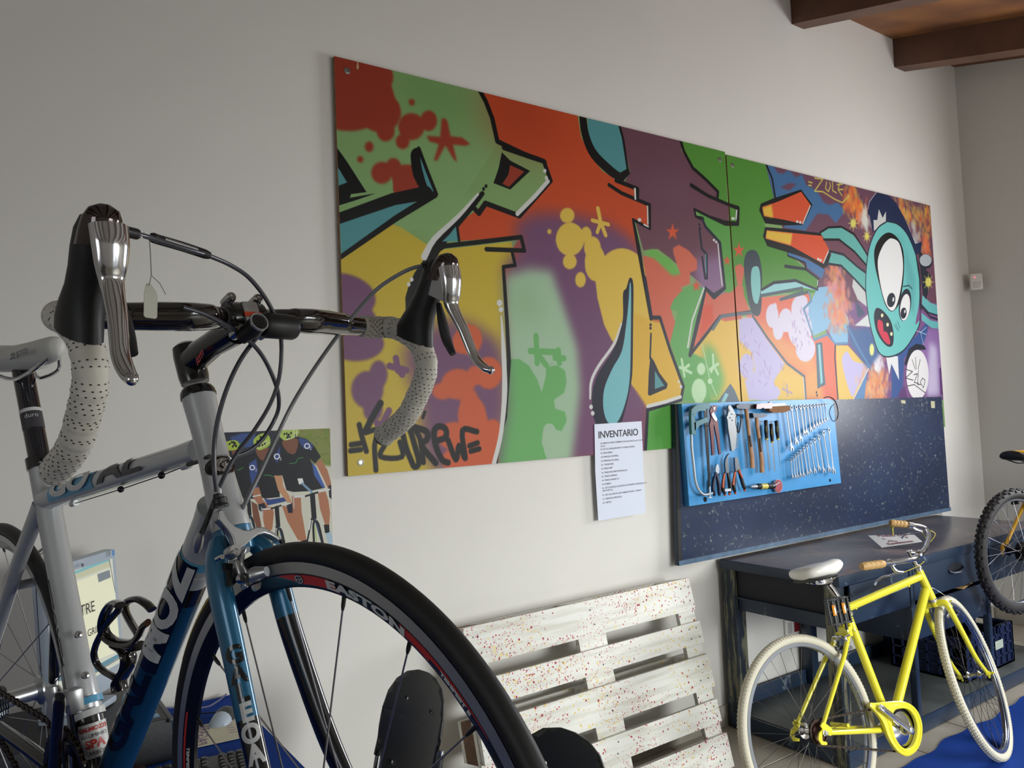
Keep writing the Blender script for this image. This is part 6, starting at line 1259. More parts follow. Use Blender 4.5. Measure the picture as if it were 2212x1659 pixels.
# top tube
tt0 = RB.px(430, 972, 0); tt1 = RB.px(105, 1077, 0)
tub = MB().tube([tt0+(tt1-tt0)*u for u in (0, .1, .35, .7, .93, 1)], [(.0150, .0155), (.0140, .0145), (.0155, .016), (.0175, .0175), (.0195, .019), (.021, .020)], 28).build('top_tube', m_silv, road)
cv = unit(CP-(tt0+tt1)/2); cvt = unit(cv+CU*.25)
def rad_at(u): return np.interp(u, (0, .1, .35, .7, .93, 1), (.0155, .0145, .016, .0177, .0195, .021))
tx = MB(); uu = lambda X: np.linalg.norm(RB.px(X, 1077-(X-105)*.323, 0)-tt1)/np.linalg.norm(tt0-tt1)
text_tube(tx, 'GO', tt1, tt0, (uu(135)+uu(220))/2, cvt, .0200, .040, bold=.0022, length=(uu(220)-uu(135))*np.linalg.norm(tt0-tt1), off=.0014); tx.build('lettering', m_white, tub, smooth=False)
# blue field behind GO
def tube_patch(p0, p1, u0, u1, r, face, a0, a1, m, name, par, off=.0006, n1=12, n2=10):
    ax = unit(np.asarray(p1)-p0); f_ = unit(face-ax*(face@ax)); b_ = np.cross(ax, f_); vs = []; fs = []
    for i in range(n1+1):
        c_ = p0+(p1-p0)*(u0+(u1-u0)*i/n1); rr = r(u0+(u1-u0)*i/n1) if callable(r) else r
        for j in range(n2+1):
            a = a0+(a1-a0)*j/n2; vs.append(c_+(f_*math.cos(a)+b_*math.sin(a))*(rr+off))
    for i in range(n1):
        for j in range(n2): k = i*(n2+1)+j; fs.append((k, k+1, k+n2+2, k+n2+1))
    return MB().add(vs, fs).build(name, m, par)
tube_patch(tt0, tt1, 1-uu(130), 1-uu(224), rad_at, cvt, -1.0, 1.05, m_lblue, 'blue_field', tub)
tx = MB(); text_tube(tx, 'AL', tt1, tt0, (uu(234)+uu(332))/2, cvt, .0170, .040, bold=.0014, off=.0012, length=(uu(332)-uu(234))*np.linalg.norm(tt0-tt1)); tx.build('lettering', m_dgrey, tub, smooth=False)
tube_patch(tt0, tt1, 1-uu(130), 1-uu(300), rad_at, cvt, 1.2, 1.9, m_dkteal, 'lower_stripe', tub)
# cable stops under the top tube with bare cable
dwn = -RB.B[:, 2]
q = [RB.px(x, y, -.006) for x, y in ((160, 1088), (261, 1057), (349, 1027), (402, 1006))]
MB().tube(q, .0008, 6).build('inner_cable', m_blk, road)
MB().ball(q[1], .0048, 10).build('cable_bead', m_blk, road); MB().ball(q[2], .0048, 10).build('cable_bead', m_blk, road)
for p_ in (q[0], q[3]): MB().tube([p_-unit(q[3]-q[0])*.009, p_+unit(q[3]-q[0])*.009], .0048, 10).rbox(p_-dwn*.006, (.016, .006, .012), .002, np.stack([unit(tt0-tt1), RB.B[:, 1], dwn], 1)).build('cable_stop', m_silv, road)
MB().tube([q[3], RB.px(432, 996, -.012), RB.px(452, 985, -.016)], .0025, 8).build('cable_housing', m_dk, road)
# down tube with bands
dt0 = RB.px(470, 1098, 0); dt1 = RB.px(236, 1690, 0); du = lambda u: dt0+(dt1-dt0)*u
rdt = .0238
dtb = MB().tube([du(u) for u in (0, .04, .12, .205)], [.024, .0225, .0225, rdt], 32).build('down_tube', m_silv, road)
cvd = unit(CP-du(.5))
for u0, u1, m_, nm in ((.128, .150, m_lblue, 'blue_band'), (.168, .192, m_white, 'white_band')): MB().tube([du(u0), du(u1)], rdt-.0005, 32, cap=False).build(nm, m_, dtb)
MB().tube([du(.205), du(.26)], rdt+.0001, 32).build('black_band', m_blkf, dtb)
MB().tube([du(.26), du(.58), du(.9), du(1.0)], [rdt, rdt, rdt, .024], 32).build('lower_section', m_dkteal, dtb)
axd = unit(dt1-dt0); lf = unit(-CR-axd*(-CR@axd)); 
lfc = unit(lf*.75+unit(cvd-axd*(cvd@axd)))
vu = lambda Y: np.linalg.norm(RB.px(470-(Y-1098)*.395, Y, 0)-dt0)/np.linalg.norm(dt1-dt0)
DL = np.linalg.norm(dt1-dt0)
tube_patch(dt0, dt1, vu(1195), vu(1425), rdt, lfc, -.85, .85, m_blkf, 'letter_field', dtb, off=.0005)
tx = MB(); text_tube(tx, 'MOZ', dt1, dt0, 1-(vu(1200)+vu(1405))/2, lfc, rdt, .052, bold=.0026, off=.0014, length=(vu(1405)-vu(1200))*DL); tx.build('lettering', m_white, dtb, smooth=False)
tx = MB(); text_tube(tx, 'GAL', dt1, dt0, 1-(vu(1430)+vu(1600))/2, lfc, rdt, .050, bold=.0022, off=.0014, length=(vu(1600)-vu(1430))*DL); tx.build('lettering', m_blkf, dtb, smooth=False)
tube_patch(dt0, dt1, .24, 1.0, rdt, unit(CR-axd*(CR@axd)), -.55, -.25, m_blkf, 'dark_stripe', dtb, off=.0005)
# small down tube cable adjuster
a0 = RB.px(434, 1150, -.026); a1 = RB.px(424, 1192, -.026)
MB().tube([a0, a0+(a1-a0)*.3, a0+(a1-a0)*.7, a1], [.0035, .0055, .0055, .0035], 10).build('cable_adjuster', m_alu, road)
# seat tube
su = lambda px_, py_: RB.px(px_, py_, 0)
s0, s1, s2, s3 = su(87, 998), su(167, 1428), su(184, 1520), BBw
stb = MB().tube([s0, s1, s1+(s2-s1)*.06, s2], [.0200, .0200, .0218, .0218], 32).build('seat_tube', m_silv, road)
ax_s = unit(BBw-s0); cvs = unit(CP-s1)
MB().tube([su(188, 1508), su(191, 1522)], .0221, 32, cap=False).build('blue_band', m_lblue, stb)
MB().tube([su(193, 1534), su(196, 1548)], .0222, 32, cap=False).build('white_band', m_white, stb)
MB().tube([s2, BBw], .0217, 32).build('lower_section', m_blkf, stb)
stk0, stk1 = su(198, 1560), su(210, 1632)
tube_patch(stk0, stk1, 0, 1, .0221, cvs, -1.05, 1.05, m_white, 'sticker', stb)
b = MB(); text_tube(b, 'GALMOZZI', stk0, stk1, .16, cvs, .0222, .0085, turn=math.pi/2, bold=.0003, off=.0012); b.build('sticker_lettering', m_redd, stb, smooth=False)
b = MB(); text_tube(b, 'ALLUMINIO', stk0, stk1, .36, cvs, .0222, .0075, turn=math.pi/2, off=.0012); text_tube(b, 'CARBON', stk0, stk1, .86, cvs, .0222, .0080, turn=math.pi/2, off=.0012); b.build('sticker_lettering', m_dgrey, stb, smooth=False)
b = MB(); text_tube(b, 'SPA', stk0, stk1, .60, cvs, .0222, .017, turn=math.pi/2, bold=.0006, off=.0012); b.build('sticker_lettering', m_redd, stb, smooth=False)
tx = MB(); text_tube(tx, 'GALMOZZI', BBw, s0, .47, unit(-CR-ax_s*(-CR@ax_s)+cvs*.25), .0201, .034, bold=.0012, off=.001); tx.build('lettering', m_blkf, stb, smooth=False)
for x, y in ((166, 1374), (181, 1461)):
    p_ = RB.px(x, y, 0); f_ = unit(cvs+CR*.15-ax_s*((cvs+CR*.15)@ax_s)); MB().lathe(p_+f_*.0195, f_, [(.0062, 0), (.0062, .002), (.005, .0042), (.0025, .005), (.0022, .0035), (0, .0035)], 16).build('bottle_bolt', m_mirror, stb)
# seat post, collar, clamp, saddle
p1 = RB.px(49, 800, 0)
spb = MB().tube([s0+unit(s0-p1)*.03, s0, p1], [.0172]*3, 28).build('seat_post', mat('blue black lacquer', col(14, 14, 26), 0.12, coat=1.0), road)
mid = lambda y0_, y1_: (s0+(p1-s0)*((998-y0_)/198.), s0+(p1-s0)*((998-y1_)/198.))
MB().tube(list(mid(930, 895)), .0174, 28, cap=False).build('grey_band', m_dgrey, spb); MB().tube(list(mid(895, 888)), .0175, 28, cap=False).build('white_band', m_white, spb)
tx = MB(); g0, g1 = mid(930, 895); text_tube(tx, 'duro', g0, g1, .72, unit(CP-g0), .0175, .011, turn=-math.pi/2, off=.0008); tx.build('lettering', m_white, spb, smooth=False)
MB().tube([s0+ax_s*.012, s0-ax_s*.008], .0222, 28).rbox(s0+RB.B[:, 0]*.026+V(0, 0, 0.0), (.018, .012, .016), .003, RB.B).cyl(s0+RB.B[:, 0]*.030-RB.B[:, 1]*.012, s0+RB.B[:, 0]*.030+RB.B[:, 1]*.012, .0035).build('seat_collar', m_blkf, road)
hdp = RB.px(44, 783, 0)
MB().rbox(hdp, (.05, .034, .022), .008, RB.B).rbox(hdp+RB.d(.0, 0, .018), (.062, .048, .010), .004, RB.B).build('post_head', m_dk, road)
for sy in (-.017, .017): MB().cyl(hdp+RB.d(-.02, sy, -.012), hdp+RB.d(-.02, sy, .02), .004).cyl(hdp+RB.d(.03, sy*.6, .0), hdp+RB.d(.04, sy*.6, .0), .004).build('clamp_bolt', m_mirror, road)
nose = RB.loc(RB.px(126, 748, 0)); 
m_wsad = mat('white saddle cover', col(206, 206, 200), 0.42)
Ls = .275; sa = saddle(road, RB, nose[0]-Ls*.5+.0, nose[2]+.020, Ls, .135, m_wsad, m_mirror, tilt=-0.03)
tx = MB()
vs_, fs_ = text_mesh('rocca sonte', .026, step=None); 
tx.add(np.array([RB.w(nose[0]-.105+v[0], -.031-.0*v[1], nose[2]+.001+v[1]*.8) for v in vs_]), fs_); tx.build('lettering', m_dgrey, sa, smooth=False)
# rear triangle
ss0 = s0+ax_s*.075
for sy in (-1, 1):
    e = RB.w(0.006, sy*.066, 0.012)
    m1 = ss0+(e-ss0)*.35+RB.d(0, sy*.012, 0)
    MB().tube(catmull([ss0+RB.d(-.004, sy*.010, 0), m1, e], 6), list(np.linspace(.0135, .0100, 13)), 18).build('seat_stay', m_silv if sy < 0 else m_blkf, road)
    MB().tube(catmull([BBw+RB.d(-.02, sy*.022, 0), BBw*.55+e*.45+RB.d(0, sy*.014, 0), e-RB.d(0, 0, .014)], 6), list(np.linspace(.0125, .0095, 13)), 18).build('chain_stay', m_blkf, road)
    MB().rbox(RB.w(.006, sy*.066, 0), (.034, .006, .040), .004, RB.B).build('dropout', m_alu, road)
cen = ss0+(RB.w(0, 0, .02)-ss0)*.40
MB().tube([cen-RB.B[:, 1]*.028, cen+RB.B[:, 1]*.028], .008, 16).build('stay_bridge', m_silv, road)
MB().lathe(BBw-RB.B[:, 1]*.036, RB.B[:, 1], [(0, 0), (.021, 0), (.0225, .004), (.0225, .068), (.021, .072), (0, .072)], 28).build('bottom_bracket', m_blkf, road)
# rear wheel
m_rimb = mat('black rim', col(18, 18, 20), 0.25, coat=.4)
rw = wheel(road, RB.w(0, 0, 0), RB.B[:, 1], RB.B[:, 0], RB.B[:, 2], .335, .0115, .3155, .287, .019, (m_tyre, m_rimb, m_alu, m_spoke), 20, (.10, .016, .028), cross=.5, rs=.0010, m_nip=m_dk)
def track(c, n, par, ea):
    for s_ in (-1, 1): MB().ring(c, n, [(.3150, s_*.00965), (.3035, s_*.00965), (.3035, s_*.0092), (.3150, s_*.0092)], 128, ea=ea).build('brake_track', m_alu, par)
track(RB.w(0, 0, 0), RB.B[:, 1], rw, RB.B[:, 0])
cs = MB()
for i, r_ in enumerate((.047, .043, .039, .036, .033, .030, .028, .026)):
    c = RB.w(0, -.018-.0045*(7-i), 0); t = np.linspace(0, 2*math.pi, 2*int(r_*500), endpoint=False)
    cs.prism([c+RB.d((r_+(.002 if k % 2 else -.002))*math.cos(a), 0, (r_+(.002 if k % 2 else -.002))*math.sin(a)) for k, a in enumerate(t)], RB.B[:, 1], .002)
cs.build('cassette', m_stl, rw, smooth=False)
# rear brake (behind the seat tube)
bp_ = cen+RB.d(-.03, 0, .022)
MB().tube(catmull([bp_+RB.d(0, -.03, -.05), bp_+RB.d(0, -.036, -.02), bp_+RB.d(0, -.018, .012), bp_+RB.d(0, .01, .018), bp_+RB.d(0, .034, .032)], 5), (.006, .005), 10).tube(catmull([bp_+RB.d(0, .03, -.05), bp_+RB.d(0, .036, -.02), bp_+RB.d(0, .012, .010), bp_+RB.d(0, -.012, .018)], 5), (.006, .005), 10).build('brake_caliper', m_alu, road)
# crank, chainrings, front derailleur
CT = RB.px(129, 1510, -.082); Cb = BBw-RB.B[:, 1]*.072
cd_ = CT-Cb
ca = MB().tube([Cb+cd_*u for u in (-.04, 0, .12, .85, .97, 1.02)], [(.012, .008), (.016, .010), (.013, .008), (.0105, .0075), (.0125, .008), (.009, .006)], 16, up=np.cross(RB.B[:, 1], unit(cd_))).build('crank_arm', m_carb, road)
MB().tube([BBw+RB.B[:, 1]*.06-cd_*u for u in (0, .12, .85, 1.0)], [(.016, .010), (.013, .008), (.0105, .0075), (.0125, .008)], 16, up=np.cross(RB.B[:, 1], unit(cd_))).build('crank_arm', m_carb, road)
for r_, yy, nm in ((.107, -.048, 'chainring'), (.078, -.040, 'chainring')):
    nt_ = int(r_*500); t = np.linspace(0, 2*math.pi, nt_*2, endpoint=False); b = MB(); c = BBw+RB.B[:, 1]*yy
    outer = [c+RB.d((r_+(.002 if k % 2 else -.0015))*math.cos(a), 0, (r_+(.002 if k % 2 else -.0015))*math.sin(a)) for k, a in enumerate(t)]
    inner = [c+RB.d((r_-.014)*math.cos(a), 0, (r_-.014)*math.sin(a)) for a in t]; k = len(t)
    P_ = np.concatenate([outer, inner, np.array(outer)+RB.B[:, 1]*.003, np.array(inner)+RB.B[:, 1]*.003]); fs = []
    for i in range(k): j = (i+1) % k; fs += [(i, j, k+j, k+i), (2*k+i, 3*k+i, 3*k+j, 2*k+j), (i, 2*k+i, 2*k+j, j), (k+i, k+j, 3*k+j, 3*k+i)]
    b.add(P_, fs)
    if yy == -.048:
        for q in range(5): a = q*1.2566+.3; b.tube([c+RB.d(.02*math.cos(a), 0, .02*math.sin(a)), c+RB.d((r_-.01)*math.cos(a), 0, (r_-.01)*math.sin(a))], (.011, .004), 10)
    b.build(nm, m_blk, road)
c1 = BBw-RB.B[:, 1]*.047; c2 = RB.w(0, -.040, 0)
pts = [c1+RB.d(.107*math.cos(a), 0, .107*math.sin(a)) for a in np.linspace(-1.5, 1.62, 30)]+[c2+RB.d(.036*math.cos(a), 0, .036*math.sin(a)) for a in np.linspace(1.62, 4.3, 14)]
chain_loop(road, pts, RB.B[:, 1])
f0 = RB.px(176, 1512, -.012)
MB().tube([s2-ax_s*.012, s2+ax_s*.010], .0232, 28).rbox(RB.px(160, 1512, -.03), (.024, .022, .036), .005, RB.B).rbox(RB.px(112, 1500, -.035), (.026, .014, .030), .006, RB.B).build('front_derailleur', m_alu, road)
MB().prism([RB.px(x, y, -.052) for x, y in ((104, 1500), (122, 1497), (128, 1530), (112, 1560), (98, 1545))], RB.B[:, 1], .012).build('derailleur_cage', m_alu, road)
# bottle cage
Q4 = crop(130, 1170, 5.03)
def cage(pts, y, r_, b, ys=None):
    P_ = Q4(*pts); yy = np.linspace(y, ys, len(P_)) if ys is not None else [y]*len(P_); r_ = (r_[0]*1.25, r_[1]*1.7)
    b.tube(catmull([RB.px(x, y_, k) for (x, y_), k in zip(P_, yy)], 6), r_, 10)
b = MB(); cage([(655, 690), (600, 665), (540, 700), (490, 790), (468, 900), (490, 1010), (580, 1085), (700, 1110), (790, 1085), (855, 1010), (900, 920), (950, 880)], -.040, (.0065, .0028), b, .0)
cage([(655, 680), (620, 760), (500, 900), (440, 1010), (385, 1130), (368, 1230), (400, 1330), (480, 1410), (590, 1475), (625, 1530), (640, 1600)], -.036, (.0040, .0025), b, -.006)
cage([(1000, 740), (930, 670), (840, 625), (750, 640), (700, 690), (710, 760), (770, 880), (850, 1010)], .034, (.0062, .0030), b, .012)
cage([(620, 1120), (700, 1170), (740, 1240), (735, 1340), (680, 1450), (640, 1520), (650, 1620)], -.004, (.010, .0035), b)
cage([(640, 1110), (740, 1160), (860, 1130)], -.002, (.009, .004), b)
b.build('bottle_cage', m_carb, road)
# fork
cf = MB(); crown = RF.w(0, 0, .362)
cf.tube([HBw-RF.ec*.0005, RF.w(0, 0, .364), RF.w(0.002, 0, .345)], [.0228, .0224, .019], 32)
FB = [(0, .020, .362), (.006, .031, .338), (.009, .036, .30), (.009, .037, .25), (.011, .040, .19), (.016, .044, .12), (.027, .048, .06), (rake, .051, .006)]
FW_ = [.0105, .0118, .0122, .0118, .0112, .0105, .0095, .0085]
pr_ = catmull([V(*q) for q in FB], 6); nb__ = len(pr_)
rr_ = [(1.42*r_, r_) for r_ in np.interp(np.linspace(0, 1, nb__), np.linspace(0, 1, 8), FW_)]
for sy, nm in ((-1, 'fork_blade'), (1, 'fork_blade')):
    Q_ = [RF.w(p[0], sy*abs(p[1]), p[2]) for p in pr_]
    k = 26 if sy < 0 else 17
    o1 = MB().tube(Q_[:k+1], rr_[:k+1], 20, up=RF.ea).build(nm, m_tealf, road)
    MB().tube(Q_[k:], rr_[k:], 20, up=RF.ea).build('lower_section', m_blkf, o1)
    MB().rbox(RF.w(rake, sy*.052, .0), (.024, .006, .03), .003, np.stack([RF.ea, RF.ey, RF.ec], 1)).build('fork_end', m_alu, o1)
    if sy < 0:
        fb = o1
        # black strip down the trailing outer edge and stacked letters on the outer face
        P0, P1 = Q_[14], Q_[-1]
        tx = MB(); tx2 = MB()
        def fl(mb_, ch, x, y, sz):
            c_ = RF.onY(x, y, -.050); k_ = int(np.argmin([np.linalg.norm(q-c_) for q in Q_])); k_ = max(1, min(len(Q_)-2, k_)); a_ = unit(Q_[k_+1]-Q_[k_-1]); pc = Q_[k_]+a_*((c_-Q_[k_])@a_); ra_, rb_ = rr_[k_]; vs, fs = text_mesh(ch, sz, step=.003, bold=.0012); e1_ = unit(RF.ea-a_*(RF.ea@a_)); e2_ = np.cross(a_, e1_); e2_ = e2_ if e2_@RF.ey > 0 else -e2_; mb_.add([pc-a_*v[1]+e1_*(ra_+.0012)*math.cos(-.62+v[0]/((ra_+rb_)/2))+e2_*(rb_+.0012)*math.sin(-.62+v[0]/((ra_+rb_)/2)) for v in vs], fs)
        for i, ch in enumerate('GAL'): fl(tx, ch, [510, 519, 530][i], [1413, 1455, 1494][i], .026)
        tx.build('lettering', m_blkf, o1, smooth=False)
        for i, ch in enumerate('EOA'): fl(tx2, ch, [540, 550, 560][i], [1537, 1583, 1628][i], .026)
        tx2.build('lettering', m_white, o1, smooth=False)
cf.tube(catmull([Q_[0], RF.w(0.002, 0, .362), RF.w(pr_[0][0], -abs(pr_[0][1]), pr_[0][2])], 6), .0125, 16)
cf.build('fork_crown', m_tealf, road)
# front wheel
fc = RF.w(rake, 0, 0); fwv, upv = RF.B if False else (RB.B@Sl@V(1, 0, 0), RB.B@Sl@V(0, 0, 1)); nv = RF.ey
fw = wheel(road, fc, nv, fwv, upv, .335, .0118, .3155, .2868, .019, (m_tyre, m_rimb, m_blk, m_spoke), 18, (.068, .013, .020), phase=math.radians(-.7), nip=.016, rs=.00105, m_nip=m_dk, seg=160)
track(fc, nv, fw, fwv)
def rimp(th, r, off=.0006):
    h = .0096 if r > .3030 else np.interp(r, (.2895, .3020), (.0047, .0084)); return fc+(fwv*math.cos(th)+upv*math.sin(th))*r-nv*(h+off)
def arc(a0, a1, r0, r1, m, name, off=.0006, n=40, nr=3):
    vs = []; fs = []
    for i in range(n+1):
        th = math.radians(a0+(a1-a0)*i/n); ra = r0(i/n) if callable(r0) else r0; rb = r1(i/n) if callable(r1) else r1
        for j in range(nr+1): vs.append(rimp(th, ra+(rb-ra)*j/nr, off))
    for i in range(n):
        for j in range(nr): k = i*(nr+1)+j; fs.append((k, k+1, k+nr+2, k+nr+1))
    return MB().add(vs, fs).build(name, m, fw)
arc(99.5, 82, lambda u: .3015-.0105*min(1, u*2.3), .3015, m_redd, 'rim_decal')
arc(82, 79, .2905, lambda u: .3015-.011*u, m_redd, 'rim_decal')
arc(61.5, 53, lambda u: .2925, lambda u: .3015, m_redd, 'rim_decal'); arc(53, 36, lambda u: .2960+.0045*u, lambda u: .3015, m_redd, 'rim_decal')
arc(158, 190, lambda u: .2985, lambda u: .3015, m_redd, 'rim_decal')
def rim_text(s_, a_c, rm, size, m, bold=.0006, sx=1.0, flip=1, spacing=1.0, shear=0.0):
    vs, fs = text_mesh(s_, size, step=.004, bold=bold, spacing=spacing, shear=shear)
    P_ = [rimp(math.radians(a_c)-flip*v[0]*sx/rm, rm+flip*v[1], .0014) for v in vs]; MB().add(P_, fs).build('rim_lettering', m, fw, smooth=False)
rim_text('EASTON', 71.5, .2958, .0125, m_white, .0007, 2.45, spacing=1.05); rim_text('TEMPEST II', 45.3, .2965, .0062, m_white, .0004, 1.55, spacing=1.0); rim_text('TEMPEST II', 171, .2935, .0062, m_white, .0003, 1.4, -1)
e_c = math.radians(92.3)
def edisc(r_, m, off, sq=1.25): MB().add([rimp(e_c+sq*r_*math.cos(a)/.2958, .2962+r_*math.sin(a), off) for a in np.linspace(0, 2*math.pi, 24, endpoint=False)], [tuple(range(24))]).build('rim_emblem', m, fw, smooth=False)
edisc(.0052, m_blkf, .0010, 1.5); edisc(.0046, m_white, .0012, 1.5); edisc(.0036, m_blkf, .0014, 1.5)
MB().add([rimp(e_c+x/.2958, .2962+y, .0016) for x, y in ((-.0045, 0), (0, .0030), (.0045, 0), (0, -.0030))], [(0, 1, 2, 3)]).build('rim_emblem', m_white, fw, smooth=False)
vs, fs = text_mesh('E', .0055, bold=.0002); MB().add([rimp(e_c-v[0]*1.3/.2958, .2962+v[1], .0019) for v in vs], fs).build('rim_lettering', m_blkf, fw, smooth=False)
def tyre_pt(th, ph, off=.0004): return fc+(fwv*math.cos(th)+upv*math.sin(th))*(.335-.0118+(.0118+off)*math.cos(ph))-nv*(.0118+off)*math.sin(ph)
vs = []; fs = []
for i in range(31):
    for j in range(4): vs.append(tyre_pt(math.radians(147-21*i/30), 1.30-.75*j/3))
for i in range(30):
    for j in range(3): k = i*4+j; fs.append((k, k+1, k+5, k+4))
MB().add(vs, fs).build('tyre_label', mat('yellow tyre label', col(186, 160, 50), 0.5), fw)
vs, fs = text_mesh('HUTCHINSON EXTREME', .0042, step=.004, bold=.0001); MB().add([tyre_pt(math.radians(136.5)-v[0]*2.3/.335, .92-v[1]/.0118, .0009) for v in vs], fs).build('tyre_lettering', m_dk, fw, smooth=False)
# front brake caliper, modelled in the plane ahead of the crown
G7 = crop(440, 1100, 5.53); CA = .030
def ca_(pts, a=CA): return [RF.onA(x, y, a) for x, y in G7(*pts)]
cal = MB().prism(ca_([(165, 20), (200, 0), (240, 5), (262, 70), (310, 140), (390, 205), (490, 245), (560, 240), (640, 205), (740, 215), (860, 290), (960, 365), (982, 395), (960, 412), (915, 395), (870, 350), (800, 310), (730, 285), (660, 300), (590, 350), (520, 415), (430, 490), (380, 440), (350, 330), (290, 245), (215, 155), (178, 120)], .038), -RF.ea, .012)
o = cal.build('brake_caliper', m_alu, road, smooth=True, ang=50); md = o.modifiers.new('b', 'BEVEL'); md.width = .003; md.segments = 3; md.limit_method = 'ANGLE'
b = MB().prism(ca_([(470, 480), (530, 440), (510, 520), (490, 600), (495, 660), (545, 720), (560, 800), (550, 920), (520, 945), (490, 900), (520, 820), (500, 730), (450, 660), (445, 580)], .050), -RF.ea, .012); b.prism(ca_([(375, 600), (430, 590), (480, 700), (560, 900), (530, 945), (480, 900), (430, 780)], .048), -RF.ea, .006)
o2 = b.build('caliper_arm', m_alu, o, ang=50); md = o2.modifiers.new('b', 'BEVEL'); md.width = .002; md.segments = 2; md.limit_method = 'ANGLE'
def knob(x, y, r_, a, L, m=m_alu, nm='bolt', rec=.35):
    p_ = ca_([(x, y)], a)[0]; MB().lathe(p_-RF.ea*L*.5, RF.ea, [(r_*.96, 0), (r_, L*.1), (r_, L*.8), (r_*.85, L), (r_*rec, L), (r_*rec, L*.85), (0, L*.85)], 24).build(nm, m, o)
knob(345, 510, .0075, .046, .014); knob(370, 520, .0032, .055, .005); knob(190, 585, .0030, .045, .012, m_mirror); knob(465, 825, .0062, .062, .007, m_mirror); knob(940, 385, .0030, .041, .004, m_dk)
p0, p1_ = ca_([(575, 790)], .060)[0], ca_([(755, 740)], .078)[0]; MB().tube([p0, p0+(p1_-p0)*.3, p0+(p1_-p0)*.75, p1_], [.0080, .0088, .0066, .0055], 18).build('barrel_adjuster', m_alu, o)
MB().prism(ca_([(600, 900), (660, 880), (690, 870), (680, 940), (640, 970), (610, 950)], .066), -RF.ea, .006).build('release_lever', m_alu, o)
MB().prism(ca_([(255, 640), (350, 650), (345, 740), (300, 770), (262, 720)], .03), -RF.ea, .010).rbox(ca_([(300, 820)], .030)[0], (.006, .006, .018), .001).build('brake_shoe', m_dk, o)
MB().tube(ca_([(215, 150), (250, 330), (262, 430)], .034), .0006, 6).build('brake_cable', m_blk, o)
# stem
m_stem = mat('black stem lacquer', col(16, 15, 15), 0.22, coat=.6)
MB().tube([RF.w(0, 0, .563), RF.w(0, 0, .572), RF.w(0, 0, .600), RF.w(0, 0, .612), RF.w(0, 0, .616)], [.0165, .0180, .0182, .0170, .012], 26).tube([RF.w(.004, 0, .592), RF.w(.06, 0, .589), RF.w(.112, 0, .583)], [(.0165, .0190), (.0150, .0155), (.0165, .018)], 22, up=RF.ey).build('stem', m_stem, road)
clm = RF.w(.132, 0, .5865)
MB().lathe(clm-RF.ey*.022, RF.ey, [(.0175, 0), (.0195, .002), (.0195, .042), (.0175, .044)], 24, cap=True).build('bar_clamp', m_stem, road)
fp_ = MB()
for sy in (-.017, .017):
    for sc_ in (-1, 1): fp_.lathe(clm+RF.ea*.010+RF.ec*sc_*.0205+RF.ey*sy, RF.ea, [(.0055, -.012), (.0058, .004), (.0045, .0065), (.0022, .0065), (.0022, .004), (0, .004)], 14)
fp_.build('faceplate_bolt', m_mirror, road)
MB().rbox(clm+RF.ea*.0165, (.008, .020, .026), .003, np.stack([RF.ea, RF.ey, RF.ec], 1)).build('faceplate', m_alu, road)
MB().rbox(clm+RF.ea*.0205-RF.ec*.004, (.002, .022, .006), .0008, np.stack([RF.ea, RF.ey, RF.ec], 1)).build('stem_stripe', mat('orange red stripe', col(206, 74, 40), 0.35), road)
tx = MB(); p_ = RF.onY(432, 770, -.0185); text_flat(tx, 'itm', p_, unit(RF.ea*.95+RF.ec*.3), RF.ec, .016, -RF.ey, .0004, bold=.0004); tx.build('lettering', m_redd, road, smooth=False)
# computer mount tube beside the stem
q0, q1 = RF.onA(566, 702, .165), RF.onA(636, 708, .165)
MB().tube([q0, q0+(q1-q0)*.08, q0+(q1-q0)*.92, q1], [.0125, .0145, .0145, .013], 22).build('mount_tube', m_dk, road)
MB().tube([RF.onA(520, 730, .150), RF.onA(545, 712, .165), RF.onA(559, 696, .178)], [.008, .0105, .0100], 18).build('mount_arm', m_dk, road)
MB().ring(RF.onA(559, 696, .186), RF.ea, [(.0090, -.001), (.0105, -.001), (.0105, .002), (.0090, .002)], 24).build('mount_ring', m_alu, road)
